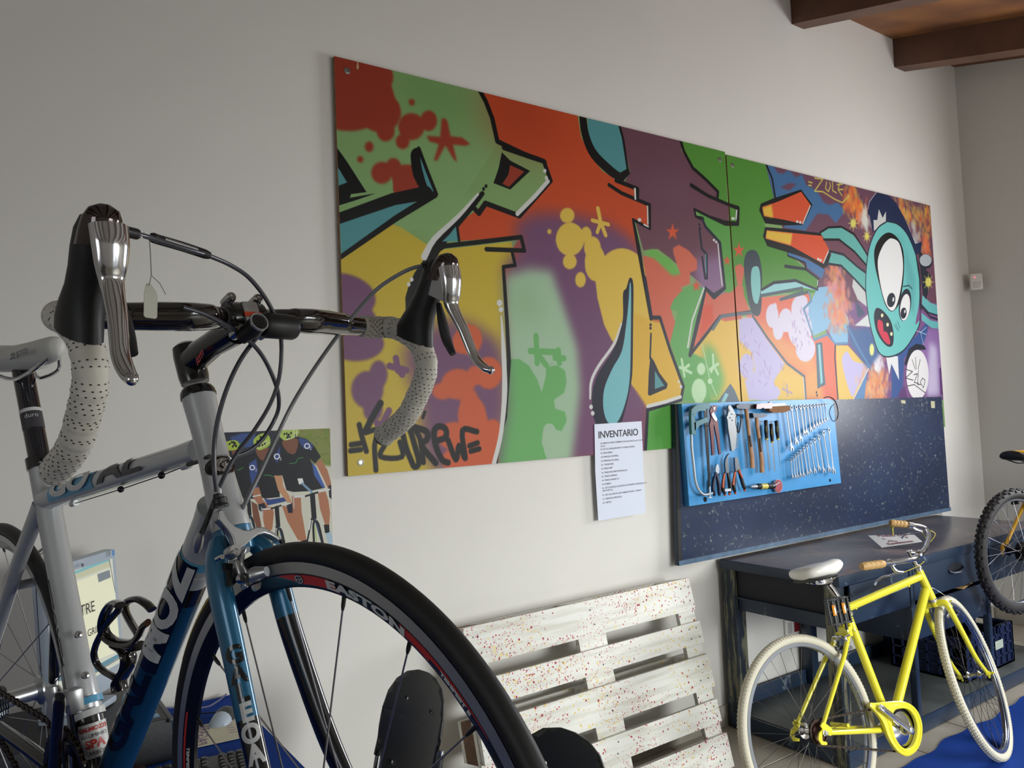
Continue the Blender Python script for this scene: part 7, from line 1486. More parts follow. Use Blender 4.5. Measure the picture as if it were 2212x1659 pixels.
# handlebar: tops with a swept wing, drops traced from the left side and mirrored
HWL, HWR = .207, .201
LT = [(.151, .572), (.169, .5565), (.1865, .5335), (.1893, .5096), (.1831, .4935), (.169, .4807), (.1512, .4693), (.132, .4582), (.109, .452), (.0812, .4492), (.0682, .4473)]
def bar_side(sy, hw):
    tops = [(.132, .000, .5865), (.132, .028, .5865), (.146, .050, .5800), (.150, .075, .5775), (.142, .105, .5805), (.134, .14, .5830), (.131, .170, .5830)]
    return [RF.w(a, sy*y, c) for a, y, c in tops]
rt_ = [.0128, .0128, .0140, .0150, .0150, .0138, .0125]
for sy, hw in ((-1, HWR), (1, HWL)):
    P_ = bar_side(sy, hw); Q_ = catmull(P_, 6); n_ = len(Q_); rr = list(np.interp(np.linspace(0, 1, n_), np.linspace(0, 1, 7), rt_))
    ko = 7
    hb = MB().tube(Q_[ko:], [(r_*1.25 if 12 < i+ko < 30 else r_, r_*.95) for i, r_ in enumerate(rr[ko:])], 22, up=RF.ea).build('handlebar', m_carb, road)
    MB().tube(Q_[:ko+1], rr[:ko+1], 22).build('clamp_section', m_alu, hb)
    cor = [RF.w(.131, sy*.170, .583), RF.w(.131, sy*.187, .582), RF.w(.138, sy*(hw-.004), .579)]+[RF.w(a, sy*hw, c) for a, c in LT]
    Qc = catmull(cor, 6)
    # tape: overlapping turns give a stepped radius
    Ld = np.concatenate([[0], np.cumsum(np.linalg.norm(np.diff(Qc, axis=0), axis=1))]); N = int(Ld[-1]/.0022); S_ = np.linspace(0, Ld[-1], N); Qt = np.stack([np.interp(S_, Ld, Qc[:, k]) for k in range(3)], 1)
    rr = [.0142+.0009*(((s_/.017) % 1.0))-.0005*(((s_/.017) % 1.0) > .93) for s_ in S_]
    rr[0] = .0128; rr[-1] = .0105
    m_tape = bpy.data.materials.get('white perforated tape')
    if m_tape is None:
        m_tape = mat('white perforated tape', col(214, 210, 198), 0.55, var=.10, vscale=40)
    tp_ = MB().tube(Qt, rr, 24).build('bar_tape', m_tape, hb, ang=70)
    # perforation holes: three rows of small dark dimples per turn
    ho = MB(); T_ = np.gradient(Qt, axis=0); step = .0062; k = 0; s_ = .002
    a_prev = None
    while s_ < Ld[-1]-.004:
        i = int(s_/Ld[-1]*(N-1)); c = Qt[i]; tg = unit(T_[i]); u_ = unit(np.cross(tg, RF.ey)); v_ = np.cross(tg, u_)
        fr_ = (s_/.017) % 1.0
        if .18 < fr_ < .85:
            for j in range(14):
                a = 2*math.pi*(j+.5*(k % 2))/14+.2*s_/.01; rd = u_*math.cos(a)+v_*math.sin(a); p = c+rd*(rr[i]+.00012); e1 = unit(np.cross(rd, tg))
                hs_ = .00075; vs = [p+(tg*math.cos(b_)*1.0+e1*math.sin(b_)*1.6)*hs_+rd*.00025 for b_ in np.linspace(0, 2*math.pi, 6, endpoint=False)]; ho.add(vs, [tuple(range(6))])
        s_ += .0040; k += 1
    hp_ = ho.build('tape_perforation', m_dk, hb, smooth=False); hp_['kind'] = 'stuff'
    MB().tube([Qt[-1], Qt[-1]+unit(T_[-1])*.003], [.0132, .0120], 20).build('bar_plug', m_dk, hb)
    # brake hood
    def W_(a, y, c): return RF.w(a, sy*(hw+y), c)
    def hring(a, y, c, ra, rc, tilt, n_=18):
        r_ = []; d1 = RF.ea*math.cos(tilt)+RF.ec*math.sin(tilt)
        for q in np.linspace(0, 2*math.pi, n_, endpoint=False): r_.append(W_(a, y, c)+d1*ra*math.cos(q)+RF.ey*rc*math.sin(q))
        return r_
    lev = MB().loft([hring(.180, 0, .541, .034, .0170, -.75), hring(.188, .0, .553, .0300, .0178, -.60), hring(.200, .0, .564, .0255, .0172, -.50), hring(.215, .0, .573, .0225, .0162, -.42), hring(.229, .001, .583, .0205, .0156, -.42), hring(.242, .002, .594, .0200, .0156, -.45), hring(.254, .002, .605, .0185, .0150, -.5), hring(.262, .002, .612, .0130, .0120, -.55), hring(.265, .002, .615, .005, .005, -.55)]).build('brake_hood', m_hood, road, ang=60)
    # chromed nose cap
    MB().loft([hring(.250, .002, .590, .0210, .0162, -.52), hring(.262, .002, .598, .0205, .0162, -.5), hring(.272, .002, .604, .0170, .0155, -.6), hring(.279, .002, .609, .0110, .0120, -.7), hring(.282, .002, .612, .003, .004, -.7)]).build('lever_cap', mat('smoked chrome', col(92, 84, 84), 0.06, 1.0), lev, ang=60)
    # lever blade: traced profile, mirrored
    LC = [(.2755, .5950), (.2720, .5790), (.2655, .5640), (.2600, .5520), (.2605, .5370), (.2625, .5180), (.2622, .5000), (.2620, .4830), (.2655, .4700), (.2720, .4590), (.2770, .4545)]
    lw_ = [(.0160, .0110), (.0155, .0110), (.0135, .0095), (.0105, .0075), (.0092, .0058), (.0085, .0052), (.0082, .0050), (.0080, .0048), (.0078, .0045), (.0070, .0045), (.0050, .0040)]
    spl = [.000, .000, .000, .000, .001, .003, .005, .007, .008, .009, .010]
    Pl = catmull([W_(a, y, c) for (a, c), y in zip(LC, spl)], 5); n_ = len(Pl)
    ra = np.interp(np.linspace(0, 1, n_), np.linspace(0, 1, len(lw_)), [x[0] for x in lw_]); rb = np.interp(np.linspace(0, 1, n_), np.linspace(0, 1, len(lw_)), [x[1] for x in lw_])
    MB().tube(Pl, list(zip(ra, rb)), 20, up=RF.ey).ball(Pl[-1], (.0052, .0052, .0052), 12).build('brake_lever', m_mirror, lev, ang=60)
    MB().prism([W_(a, -.011*1, c) for a, c in ((.246, .600), (.270, .590), (.262, .552), (.248, .566), (.236, .578))], RF.ey*sy, .0022).build('lever_plate', m_alu, lev, smooth=False)
    # shift paddle behind the lever
    Pp = catmull([W_(.246, -.006, .560), W_(.244, -.008, .535), W_(.243, -.010, .510), W_(.246, -.011, .490)], 5); MB().tube(Pp, [(.003+.006*math.sin(math.pi*(i+1)/(len(Pp)+1)), .0022+.002*i/len(Pp)) for i in range(len(Pp))], 12, up=RF.ey).build('shift_paddle', m_hood, lev)
# cable housings
m_hous = mat('dark cable housing', col(58, 60, 70), 0.35, coat=.3); m_hous2 = mat('grey cable housing', col(120, 122, 126), 0.3, coat=.4)
def cable(pts, aa, r_, m, nm='cable_housing'):
    A_ = np.interp(np.linspace(0, 1, len(pts)), np.linspace(0, 1, len(aa)), aa); return MB().tube(catmull([RF.onA(x, y, a) for (x, y), a in zip(pts, A_)], 6), r_, 10).build(nm, m, road)
cable([(252, 494), (272, 500), (296, 506)], [.262, .255], [.0062]*5+[.0050]*8, m_dk, 'cable_ferrule')
cable([(290, 504), (330, 515), (400, 537), (452, 553), (500, 574), (540, 602), (577, 650), (600, 700), (608, 747), (603, 815), (584, 872), (549, 930), (515, 974), (490, 1018), (474, 1052)], [.255, .235, .20, .16, .12, .07, .045], .0024, m_hous)
cable([(330, 513), (340, 517), (395, 533), (452, 552)], [.240, .226], [.0035]+[.0048]*17+[.0038], m_dk, 'barrel_adjuster')
cable([(355, 518), (400, 532), (425, 540)], [.2395, .232], .0022, m_alu, 'adjuster_sleeve')
cable([(575, 702), (560, 722), (521, 775), (492, 835), (472, 900), (463, 959), (463, 1017), (468, 1062)], [.155, .11, .07, .05], .0026, m_hous)
cable([(395, 664), (440, 678), (480, 698), (527, 727), (564, 765), (590, 815), (602, 858), (598, 895), (570, 945), (540, 972), (508, 986)], [.168, .165, .14, .10, .05, .035, .03], .0026, m_hous)
cable([(922, 574), (895, 578), (860, 594), (812, 627), (765, 680), (715, 745), (670, 810), (628, 880), (590, 960), (560, 1025), (530, 1086), (516, 1110)], [.245, .235, .20, .15, .10, .06, .04, .03, .01], .0026, m_hous2)
cable([(929, 566), (922, 572), (914, 576)], [.25, .245], .0042, m_dk, 'cable_ferrule')
cable([(469, 1058), (470, 1068)], [.048, .048], .0050, m_alu, 'cable_ferrule')
cable([(470, 1068), (474, 1082), (476, 1096)], [.046, .044], [.0055]*4+[.0085]*6+[.0095]*3, m_dk, 'rubber_boot')
cable([(466, 1076), (455, 1105), (445, 1130), (435, 1153)], [.030, .010, .004], .0030, m_dk)
# price tag hanging from the cable
tgp = RF.onA(323, 512, .243); tgt = RF.onA(326, 592, .243)
t = thing('paper_tag', tgp, 'small white paper tag on a string hanging from the near brake cable', 'tag')
MB().tube([RF.onA(322, 506, .243), RF.onA(325, 545, .243), RF.onA(327, 595, .243), RF.onA(322, 617, .243)], .0005, 6).tube([RF.onA(327, 595, .243), RF.onA(345, 612, .243), RF.onA(358, 636, .243)], .0004, 6).build('string', mat('grey string', col(150, 150, 146), 0.8), t)
MB().tube(catmull([RF.onA(299, 500, .252), RF.onA(303, 512, .252), RF.onA(312, 506, .246), RF.onA(322, 509, .243)], 4), .0016, 8).build('knot', m_paper, t)
tq = [(311, 631), (315, 614), (321, 611), (327, 615), (330, 621), (336, 629), (340, 640), (339, 686), (335, 689), (314, 686), (310, 682)]
MB().prism([RF.onA(x, y, .240) for x, y in tq], RF.ea, .0006).build('tag_card', mat('cream card', col(206, 206, 192), 0.6), t, smooth=False)
# wheel stand under the front wheel, on the table
fcon = fc-V(0, 0, .335)
b = thing('wheel_stand', (fcon[0], fcon[1], ZC), 'small wooden stand gripping the front wheel of the road bicycle on the table', 'stand')
hz = fcon[2]-ZC-.0005; Rw_ = np.stack([unit(V(fwv[0], fwv[1], 0)), unit(V(nv[0], nv[1], 0)), V(0, 0, 1)], 1)
MB().rbox(V(fcon[0], fcon[1], ZC+hz/2), (.30, .12, hz), .003, Rw_).build('base_block', m_wood, b)
for s_ in (-1, 1): MB().rbox(V(fcon[0], fcon[1], ZC+hz+.05)+Rw_[:, 1]*s_*.030+Rw_[:, 1]*(.006), (.22, .012, .10), .003, Rw_).build('cheek', m_wood, b)
# ------------------------------------------------------------------ yellow single speed bicycle
By = rot((0, 0, 1), -0.1071)@rot((1, 0, 0), -0.2312)
YF = Fr(V(2.5103, 1.7153, 0.002), By)
RW = .342; wb, ha, rake, st = 1.0691, 1.2834, .0692, .3598
axl = V(-math.cos(ha), 0, math.sin(ha)); pfl = V(math.sin(ha), 0, math.cos(ha)); bas = V(wb, 0, RW)-rake*pfl; Sl = rot(axl, st)
YK = Fk(YF, bas, pfl, axl, Sl)
m_yel = mat('bright yellow paint', col(232, 222, 52), 0.28, coat=0.7); m_cream = mat('cream tyre rubber', col(206, 200, 180), 0.6); m_rimy = mat('anodised pale rim', col(178, 184, 196), 0.2, 0.9)
m_cork = mat('tan grip', col(196, 156, 96), 0.5); m_wsad2 = mat('white vinyl saddle', col(232, 230, 222), 0.35); m_rust = mat('rusty sprocket', col(70, 40, 30), 0.6, 0.4); m_amb = mat('amber reflector', col(236, 150, 30), 0.2, coat=1.0)
yb = thing('yellow_bicycle', YF.w(.5, 0, 0), 'bright yellow single speed bicycle with cream tyres leaning on the workbench', 'bicycle')
def tread(parent, c, n, fw, up, Rt, rt, N, m):     # herringbone blocks
    b = MB(); Rc = Rt-rt
    for i in range(N):
        a0 = 2*math.pi*i/N; R0 = fw*math.cos(a0)+up*math.sin(a0)
        for th in (-.95, -.55, .55, .95):
            th2 = th; rad = unit(R0*math.cos(th2)+n*math.sin(th2)); tg = np.cross(n, R0); sd = np.cross(rad, tg); sk = .5 if th > 0 else -.5
            d1 = unit(tg+sd*sk); d2 = np.cross(rad, d1)
            b.box(c+R0*Rc+rad*(rt+.0005), (.0018, 2*math.pi*Rt/N*.42, rt*.34), np.stack([rad, d1, d2], 1))
    o = b.build('tread', m, parent, smooth=False); return o
wr = wheel(yb, YF.w(0, 0, RW), By[:, 1], By[:, 0], By[:, 2], RW, .017, .311, .296, .024, (m_cream, m_rimy, m_mirror, m_spkd), 32, (.064, .014, .028), cross=.55, rs=.0009, nip=.008)
tread(wr, YF.w(0, 0, RW), By[:, 1], By[:, 0], By[:, 2], RW, .017, 150, m_cream)
yfc = YK.w(rake, 0, 0); yfw = By@Sl@V(1, 0, 0); yup = By@Sl@V(0, 0, 1)
wf = wheel(yb, yfc, YK.ey, yfw, yup, RW, .017, .311, .296, .024, (m_cream, m_rimy, m_mirror, m_spkd), 32, (.060, .012, .020), cross=.55, rs=.0009, nip=.008)
tread(wf, yfc, YK.ey, yfw, yup, RW, .017, 150, m_cream)
def onl(F, x, y, yy=0): return F.px(x, y, yy)
BB = V(.4342, 0, RW-.0788); Bw = YF.w(*BB)
HB = YK.w(0, 0, .385); HT = YK.w(0, 0, .385+.131)
STt = YF.px(1822, 1306, 0); STb = Bw
ff = MB().tube([HB, HT], .0175, 24).build('head_tube', m_yel, yb)
MB().tube([HT, HT+YK.ec*.012], .0185, 20).tube([HT+YK.ec*.012, HT+YK.ec*.024], [.017, .013], 20).build('headset', m_mirror, yb); MB().tube([HB-YK.ec*.014, HB], [.0175, .0185], 20).build('crown_race', m_mirror, yb)
MB().tube([YF.px(1826, 1315, 0), YF.px(1986, 1246, 0)], .0162, 22).build('top_tube', m_yel, yb)
MB().tube([YF.px(1999, 1275, 0), Bw], .0185, 22).build('down_tube', m_yel, yb)
MB().tube([STt, Bw], .0165, 22).build('seat_tube', m_yel, yb)
Lst = YF.loc(STt)
sb = MB()
for sy in (-1, 1):
    e = YF.w(.008, sy*.060, RW+.022); a = YF.w(Lst[0]-.018, sy*.020, Lst[2]-.085)
    MB().tube([YF.w(Lst[0]-.006, sy*.010, Lst[2]-.045), a, a+(e-a)*.3+By[:, 1]*sy*.010, e], [.009, .0095, .009, .0075], 16).build('seat_stay', m_yel, yb)
    c0_ = YF.w(BB[0]-.02, sy*.024, BB[2]); c1_ = YF.w(.03, sy*.060, RW-.006)
    MB().tube([c0_, c0_+(c1_-c0_)*.35+By[:, 1]*sy*.008, c1_], [.0115, .0105, .0090], 16).build('chain_stay', m_yel, yb)
    pl = [YF.w(x, sy*.062, RW+z) for x, z in ((.030, -.016), (.045, .004), (.022, .026), (.004, .036), (-.010, .026), (-.004, .014), (-.024, .006), (-.036, -.012), (-.026, -.034), (.000, -.040), (.004, -.032), (-.018, -.022), (-.012, -.004), (.008, -.006))]
    MB().prism(pl, By[:, 1]*sy, .006).build('dropout', m_yel, yb, smooth=False)
    MB().lathe(YF.w(0, sy*.060, RW), By[:, 1]*sy, [(.011, .006), (.011, .012), (.008, .013), (.008, .020), (.004, .022), (0, .022)], 6).build('axle_nut', m_alu, yb, smooth=False)
MB().rbox(YF.w(Lst[0]-.036, 0, Lst[2]-.10), (.028, .062, .038), .006, By).rbox(YF.w(Lst[0]-.02, 0, Lst[2]-.055), (.03, .036, .03), .006, By).build('seat_cluster', m_yel, yb)
MB().tube([YF.w(.16, -.04, RW+.02-.03), YF.w(.16, .04, RW+.02-.03)], .007, 12).build('stay_bridge', m_yel, yb)
MB().lathe(Bw-By[:, 1]*.036, By[:, 1], [(0, 0), (.021, 0), (.021, .072), (0, .072)], 24).build('bottom_bracket', m_yel, yb)
# fork
MB().tube([YK.w(0, 0, .371), YK.w(0, 0, .352)], .0175, 20).tube(catmull([YK.w(.002, -.050, .330), YK.w(.001, -.040, .356), YK.w(0, 0, .362), YK.w(.001, .040, .356), YK.w(.002, .050, .330)], 5), .0145, 16).build('fork_crown', m_yel, yb)
for sy in (-1, 1):
    MB().tube(catmull([YK.w(.002, sy*.047, .345), YK.w(.004, sy*.053, .22), YK.w(.018, sy*.054, .10), YK.w(rake-.006, sy*.055, .012)], 6), list(np.linspace(.0125, .0085, 19)), 16).build('fork_blade', m_yel, yb)
    MB().prism([YK.w(rake+x, sy*.052, z) for x, z in ((-.016, .020), (.006, .022), (.016, .004), (.010, -.020), (.001, -.022), (-.002, -.006), (-.014, -.002))], YK.ey*sy, .006).lathe(YK.w(rake, sy*.052, 0), YK.ey*sy, [(.010, .006), (.010, .012), (.005, .014), (.005, .030), (0, .030)], 6).build('fork_end', m_yel if sy > 0 else m_yel, yb, smooth=False)
# side pull brakes
def yellow_brake(c, ex, ey, ez, parent):
    b = MB()
    for sy in (-1, 1):
        b.tube(catmull([c+ey*sy*-.006+ez*.004, c+ey*sy*.022+ez*.006, c+ey*sy*.036-ez*.018, c+ey*sy*.030-ez*.046], 5), (.0055, .0045), 10)
        b.rbox(c+ey*sy*.022-ez*.048, (.045, .010, .010), .003, np.stack([ex, ey, ez], 1))
    b.cyl(c-ex*.01, c+ex*.025, .006); b.tube([c+ey*-.034+ez*.004, c+ey*-.060+ez*.012], .004, 8)
    return b.build('brake_caliper', m_mirror, parent)
yellow_brake(YK.w(.038, 0, .335), YK.ea, YK.ey, YK.ec, yb)
c = YF.w(Lst[0]-.075, 0, Lst[2]-.118); yellow_brake(c, -unit(YF.d(.9, 0, .3)), By[:, 1], unit(YF.d(-.3, 0, .95)), yb)
MB().rbox(YF.w(Lst[0]-.095, -.016, Lst[2]-.152), (.055, .012, .014), .003, By).build('brake_pad', m_dk, yb)
# seat post, saddle
P1 = YF.px(1789, 1262, 0)
MB().tube([STt+unit(STt-P1)*.05, STt, P1], .0125, 18).build('seat_post', m_mirror, yb)
MB().rbox(YF.px(1780, 1255, 0), (.055, .045, .026), .008, By).cyl(YF.px(1776, 1258, -.03), YF.px(1776, 1258, .03), .008).build('seat_clamp', m_mirror, yb)
Ns = YF.loc(YF.px(1768, 1222, 0))
rings = []
for u, zt_, zb_, hw_ in ((-.124, .000, -.008, .015), (-.118, .018, -.030, .050), (-.100, .026, -.042, .070), (-.060, .030, -.042, .078), (-.030, .032, -.042, .072), (0.0, .033, -.044, .058), (.035, .031, -.046, .045), (.065, .036, -.047, .034), (.090, .040, -.038, .029), (.110, .036, -.022, .026), (.124, .018, -.004, .018), (.128, .006, .000, .006)):
    r_ = []
    for a in np.linspace(0, 2*math.pi, 20, endpoint=False):
        y = math.cos(a)*hw_; top = zt_-.10*abs(y)*abs(y)/max(hw_, .01)-.010*(1-abs(math.cos(a)))*(u < 0); z = top if math.sin(a) > .01 else zb_
        zz = (zt_+zb_)/2+(zt_-zb_)/2*math.copysign(abs(math.sin(a))**.7, math.sin(a))
        r_.append(YF.w(Ns[0]+u, y, Ns[2]-.012+zz*.72-.004*(u < -.02)*(1-abs(math.cos(a)))))
    rings.append(r_)
sd_ = MB().loft(rings).build('saddle', m_wsad2, yb, ang=70)
MB().loft([[YF.w(Ns[0]+u, math.cos(a)*hw_, Ns[2]-.046+math.sin(a)*.010) for a in np.linspace(0, 2*math.pi, 14, endpoint=False)] for u, hw_ in ((-.105, .055), (-.05, .062), (.02, .040), (.07, .024))]).build('saddle_base', m_dk, sd_)
for s_ in (-1, 1): MB().tube(catmull([YF.w(Ns[0]-.07, s_*.04, Ns[2]-.05), YF.w(Ns[0]-.02, s_*.022, Ns[2]-.068), YF.w(Ns[0]+.06, s_*.016, Ns[2]-.055)], 4), .0035, 8).build('saddle_rail', m_mirror, sd_)
# handlebar: swept back bar traced on a plane square to the frame
HP = YK.w(0, 0, .385+.131+.085); nU = By[:, 2]
CB = onp(1985, 1197, HP, CF)
MB().tube([HT+YK.ec*.02, HP-YK.ec*.0, HP+YK.ec*.008], [.0105, .0105, .0125], 16).tube([HP, CB], .012, 14).build('stem', m_mirror, yb)
bz = lambda x, y, z: onz(x, y, H+z)
near = [CB]+[bz(x, y, CB[2]-H) for x, y in ((1976, 1206), (1960, 1210), (1935, 1214), (1909, 1217.5), (1868, 1223))]
zc0 = CB[2]-H
far = [CB]+[bz(x, y, zc0+dz) for x, y, dz in ((1997, 1187, .004), (2003, 1172, .014), (2006, 1155, .035), (1999, 1142, .055), (1984, 1136, .072), (1958, 1133, .085), (1930, 1130, .095))]
dB = unit(near[1]-far[1])
MB().lathe(CB-dB*.022, dB, [(.012, 0), (.0165, .004), (.0165, .040), (.012, .044)], 18).build('bar_clamp', m_mirror, yb)
MB().tube(catmull(near, 6), .0112, 16).tube(catmull(far, 6), .0112, 16).build('handlebar', m_mirror, yb)
def grip(a, b_):
    L = [a+(b_-a)*u for u in np.linspace(0, 1, 15)]; MB().tube(L, [.014 if i in (0, 14) else .0175-.0022*(i % 3 == 1) for i in range(15)], 18).build('grip', m_cork, yb)
grip(near[4], bz(1861, 1224, zc0)); grip(far[6], bz(1923, 1129.5, zc0+.097))
# brake levers
l0 = bz(1925, 1215, zc0)
lv = MB().tube([bz(1921, 1215.5, zc0), bz(1929, 1214.5, zc0)], .0155, 16); lv.tube(catmull([l0, onp(1928, 1226, l0-nU*.02, CF), onp(1936, 1234, l0-nU*.035, CF), onp(1950, 1236, l0-nU*.035, CF)], 5), (.009, .007), 12)
lv.tube(catmull([onp(1940, 1237, l0, CF), onp(1925, 1242, l0, CF), onp(1908, 1246, l0, CF), onp(1895, 1254, l0, CF), onp(1889, 1264, l0, CF)], 6), [(.0075, .004)]*20+[(.0065, .005)]*5, 12).build('brake_lever', m_mirror, yb)
l1 = bz(1966, 1134, zc0+.082)
lv = MB().tube([bz(1961, 1133.5, zc0+.084), bz(1970, 1134.5, zc0+.080)], .0155, 16); lv.tube(catmull([l1, onp(1975, 1143, l1, CF), onp(1990, 1148, l1, CF)], 5), (.010, .008), 12)
lv.tube(catmull([onp(1985, 1150, l1, CF), onp(1968, 1152, l1, CF), onp(1955, 1155, l1, CF), onp(1948, 1163, l1, CF)], 6), (.006, .004), 10).build('brake_lever', m_mirror, yb)
MB().tube(catmull([onp(1951, 1236, l0, CF), onp(1965, 1231, l0, CF), onp(1985, 1222, l0, CF), onp(1997, 1212, l0, CF)], 6), .0022, 8).build('cable_housing', m_yelh, yb)
MB().tube(catmull([onp(1992, 1149, l1, CF), onp(2005, 1170, l1, CF), onp(2014, 1165, l1, CF), onp(2020, 1153, l1, CF), onp(2010, 1146, l1, CF)], 6), .0022, 8).build('cable_housing', m_yelh, yb)
for x, y in ((1849, 1314), (1963, 1266)): MB().ball(YF.px(x, y, -.004), .006, 10).build('cable_stop', m_yel, yb)
MB().tube([YF.px(1849, 1314, -.004), YF.px(1963, 1266, -.004)], .0012, 6).build('brake_cable', m_alu, yb)
MB().tube(catmull([HB+YK.ea*.02+YK.ec*.04, YK.w(.05, -.01, .41), YK.w(.075, -.02, .38), YK.w(.07, -.05, .345)], 5), .0012, 6).build('brake_cable', m_alu, yb)
MB().tube(catmull([YF.px(1843, 1359, -.012), YF.px(1849, 1363, -.016), YF.px(1851, 1358, -.016)], 4), .003, 8).build('cable_hook', m_yel, yb)
# chain guard, cranks, chain ring, sprocket
T4 = crop(1520, 1100, 2.968); yg = -.066
def gp(pts): return [YF.px(x, y, yg) for x, y in T4(*pts)]
outer = catmull(gp([(1035, 1238), (1100, 1242), (1200, 1232), (1270, 1230), (1330, 1252), (1375, 1300), (1400, 1370), (1402, 1440), (1388, 1510), (1355, 1560), (1308, 1584), (1260, 1565), (1215, 1515), (1180, 1450), (1155, 1375), (1120, 1320), (1075, 1270)]), 5, True)
inner = catmull(gp([(1225, 1292), (1265, 1278), (1310, 1284), (1345, 1320), (1366, 1380), (1364, 1450), (1342, 1510), (1305, 1536), (1268, 1520), (1236, 1476), (1216, 1420), (1208, 1350)]), 7, True)
Lo = np.linspace(0, 1, 110, endpoint=False)
def resample(Pp, N, start):
    Pp = np.array(Pp); k = np.argmin(np.linalg.norm(Pp-start, axis=1)); Pp = np.roll(Pp, -k, 0); Q = np.concatenate([Pp, Pp[:1]]); L = np.concatenate([[0], np.cumsum(np.linalg.norm(np.diff(Q, axis=0), axis=1))]); s_ = np.linspace(0, L[-1], N, endpoint=False)
    return np.stack([np.interp(s_, L, Q[:, a]) for a in range(3)], 1)
cI = np.mean(inner, 0)
N = 90; Ir = resample(inner, N, YF.px(*T4((1225, 1292))[0], yg))
# for each inner point find the outer point along the same direction
Op = []
n0 = By[:, 1]
for p in Ir:
    d = unit(p-cI); best = None
    for a, b_ in zip(outer, np.roll(outer, -1, 0)):
        e = b_-a; M = np.stack([d, -e, n0], 1)
        try: s_ = np.linalg.solve(M, a-cI)
        except Exception: continue
        if s_[0] > 0 and -1e-6 <= s_[1] <= 1+1e-6 and (best is None or s_[0] > best): best = s_[0]
    Op.append(cI+d*(best if best else np.linalg.norm(p-cI)*1.2))
Op = np.array(Op); tk = By[:, 1]*.012; vs = []; 
layers = [Ir+tk, Ir, Ir*.9+Op*.1-tk*.25, Ir*.6+Op*.4-tk*.30, Ir*.55+Op*.45-tk*.12, Ir*.5+Op*.5-tk*.30, Ir*.42+Op*.58-tk*.12, Ir*.35+Op*.65-tk*.30, Ir*.08+Op*.92-tk*.18, Op, Op+tk]
vs = np.concatenate(layers); fs = []
for i in range(len(layers)-1):
    for k in range(N): l = (k+1) % N; fs.append((i*N+k, i*N+l, (i+1)*N+l, (i+1)*N+k))
i = len(layers)-1; fs += [(i*N+k, i*N+(k+1) % N, (k+1) % N, k) for k in range(N)]
MB().add(vs, fs).build('chain_guard', m_yel, yb, ang=35)
MB().tube([YF.px(*T4((1190, 1330))[0], yg+.01), YF.px(*T4((1215, 1385))[0], yg+.014)], (.010, .004), 10).build('guard_bracket', m_yel, yb)
cc_ = YF.w(BB[0], -.045, BB[2]); b = MB()
t_ = np.linspace(0, 2*math.pi, 92, endpoint=False)
b.prism([cc_+YF.d((.088+(.002 if k % 2 else -.002))*math.cos(a), 0, (.088+(.002 if k % 2 else -.002))*math.sin(a)) for k, a in enumerate(t_)], By[:, 1], .003).build('chainring', m_blk, yb, smooth=False)
MB().lathe(cc_-By[:, 1]*.001, -By[:, 1], [(.060, 0), (.062, .006), (.045, .011), (.024, .014), (.022, .024), (0, .024)], 32).build('crank_spider', m_mirror, yb)
Cc_ = YF.px(1966.4, 1576.8, -.085); Ct_ = YF.px(1903, 1528, -.085); Cd = Ct_-Cc_
MB().tube([Cc_+Cd*u for u in (-.10, 0, .1, .85, .97, 1.03)], [(.010, .007), (.017, .009), (.013, .007), (.0115, .007), (.0135, .008), (.010, .006)], 16, up=np.cross(By[:, 1], unit(Cd))).build('crank_arm', m_mirror, yb)
MB().lathe(Cc_-By[:, 1]*-.004, -By[:, 1], [(.011, 0), (.011, .012), (.008, .013), (0, .013)], 18).lathe(Ct_-Cd*.02, -By[:, 1], [(.006, 0), (.006, .0095), (.004, .0095), (.004, .006), (0, .006)], 14).build('crank_bolt', m_alu, yb)
MB().tube([YF.w(BB[0], .055, BB[2])-Cd*u for u in (0, .12, .85, 1.0)], [(.015, .008), (.012, .007), (.0105, .007), (.0125, .008)], 14, up=np.cross(By[:, 1], unit(Cd))).build('crank_arm', m_mirror, yb)
cr_ = YF.w(0, -.043, RW); t_ = np.linspace(0, 2*math.pi, 44, endpoint=False)
MB().prism([cr_+YF.d((.043+(.002 if k % 2 else -.002))*math.cos(a), 0, (.043+(.002 if k % 2 else -.002))*math.sin(a)) for k, a in enumerate(t_)], By[:, 1], .003).lathe(cr_, By[:, 1], [(.034, -.006), (.036, .010), (.030, .012)], 24).build('sprocket', m_rust, yb, smooth=False)
cm = YF.w(BB[0], -.0435, BB[2]); c2 = YF.w(0, -.0415, RW)
pts = [cm+YF.d(.088*math.cos(a), 0, .088*math.sin(a)) for a in np.linspace(-1.5, 1.70, 26)]+[c2+YF.d(.043*math.cos(a), 0, .043*math.sin(a)) for a in np.linspace(1.70, 4.6, 14)]
chain_loop(yb, pts, By[:, 1])
MB().rbox(YF.w(.29, -.01, RW+.085), (.012, .004, .004), .001, By).build('valve', m_yelh, yb)
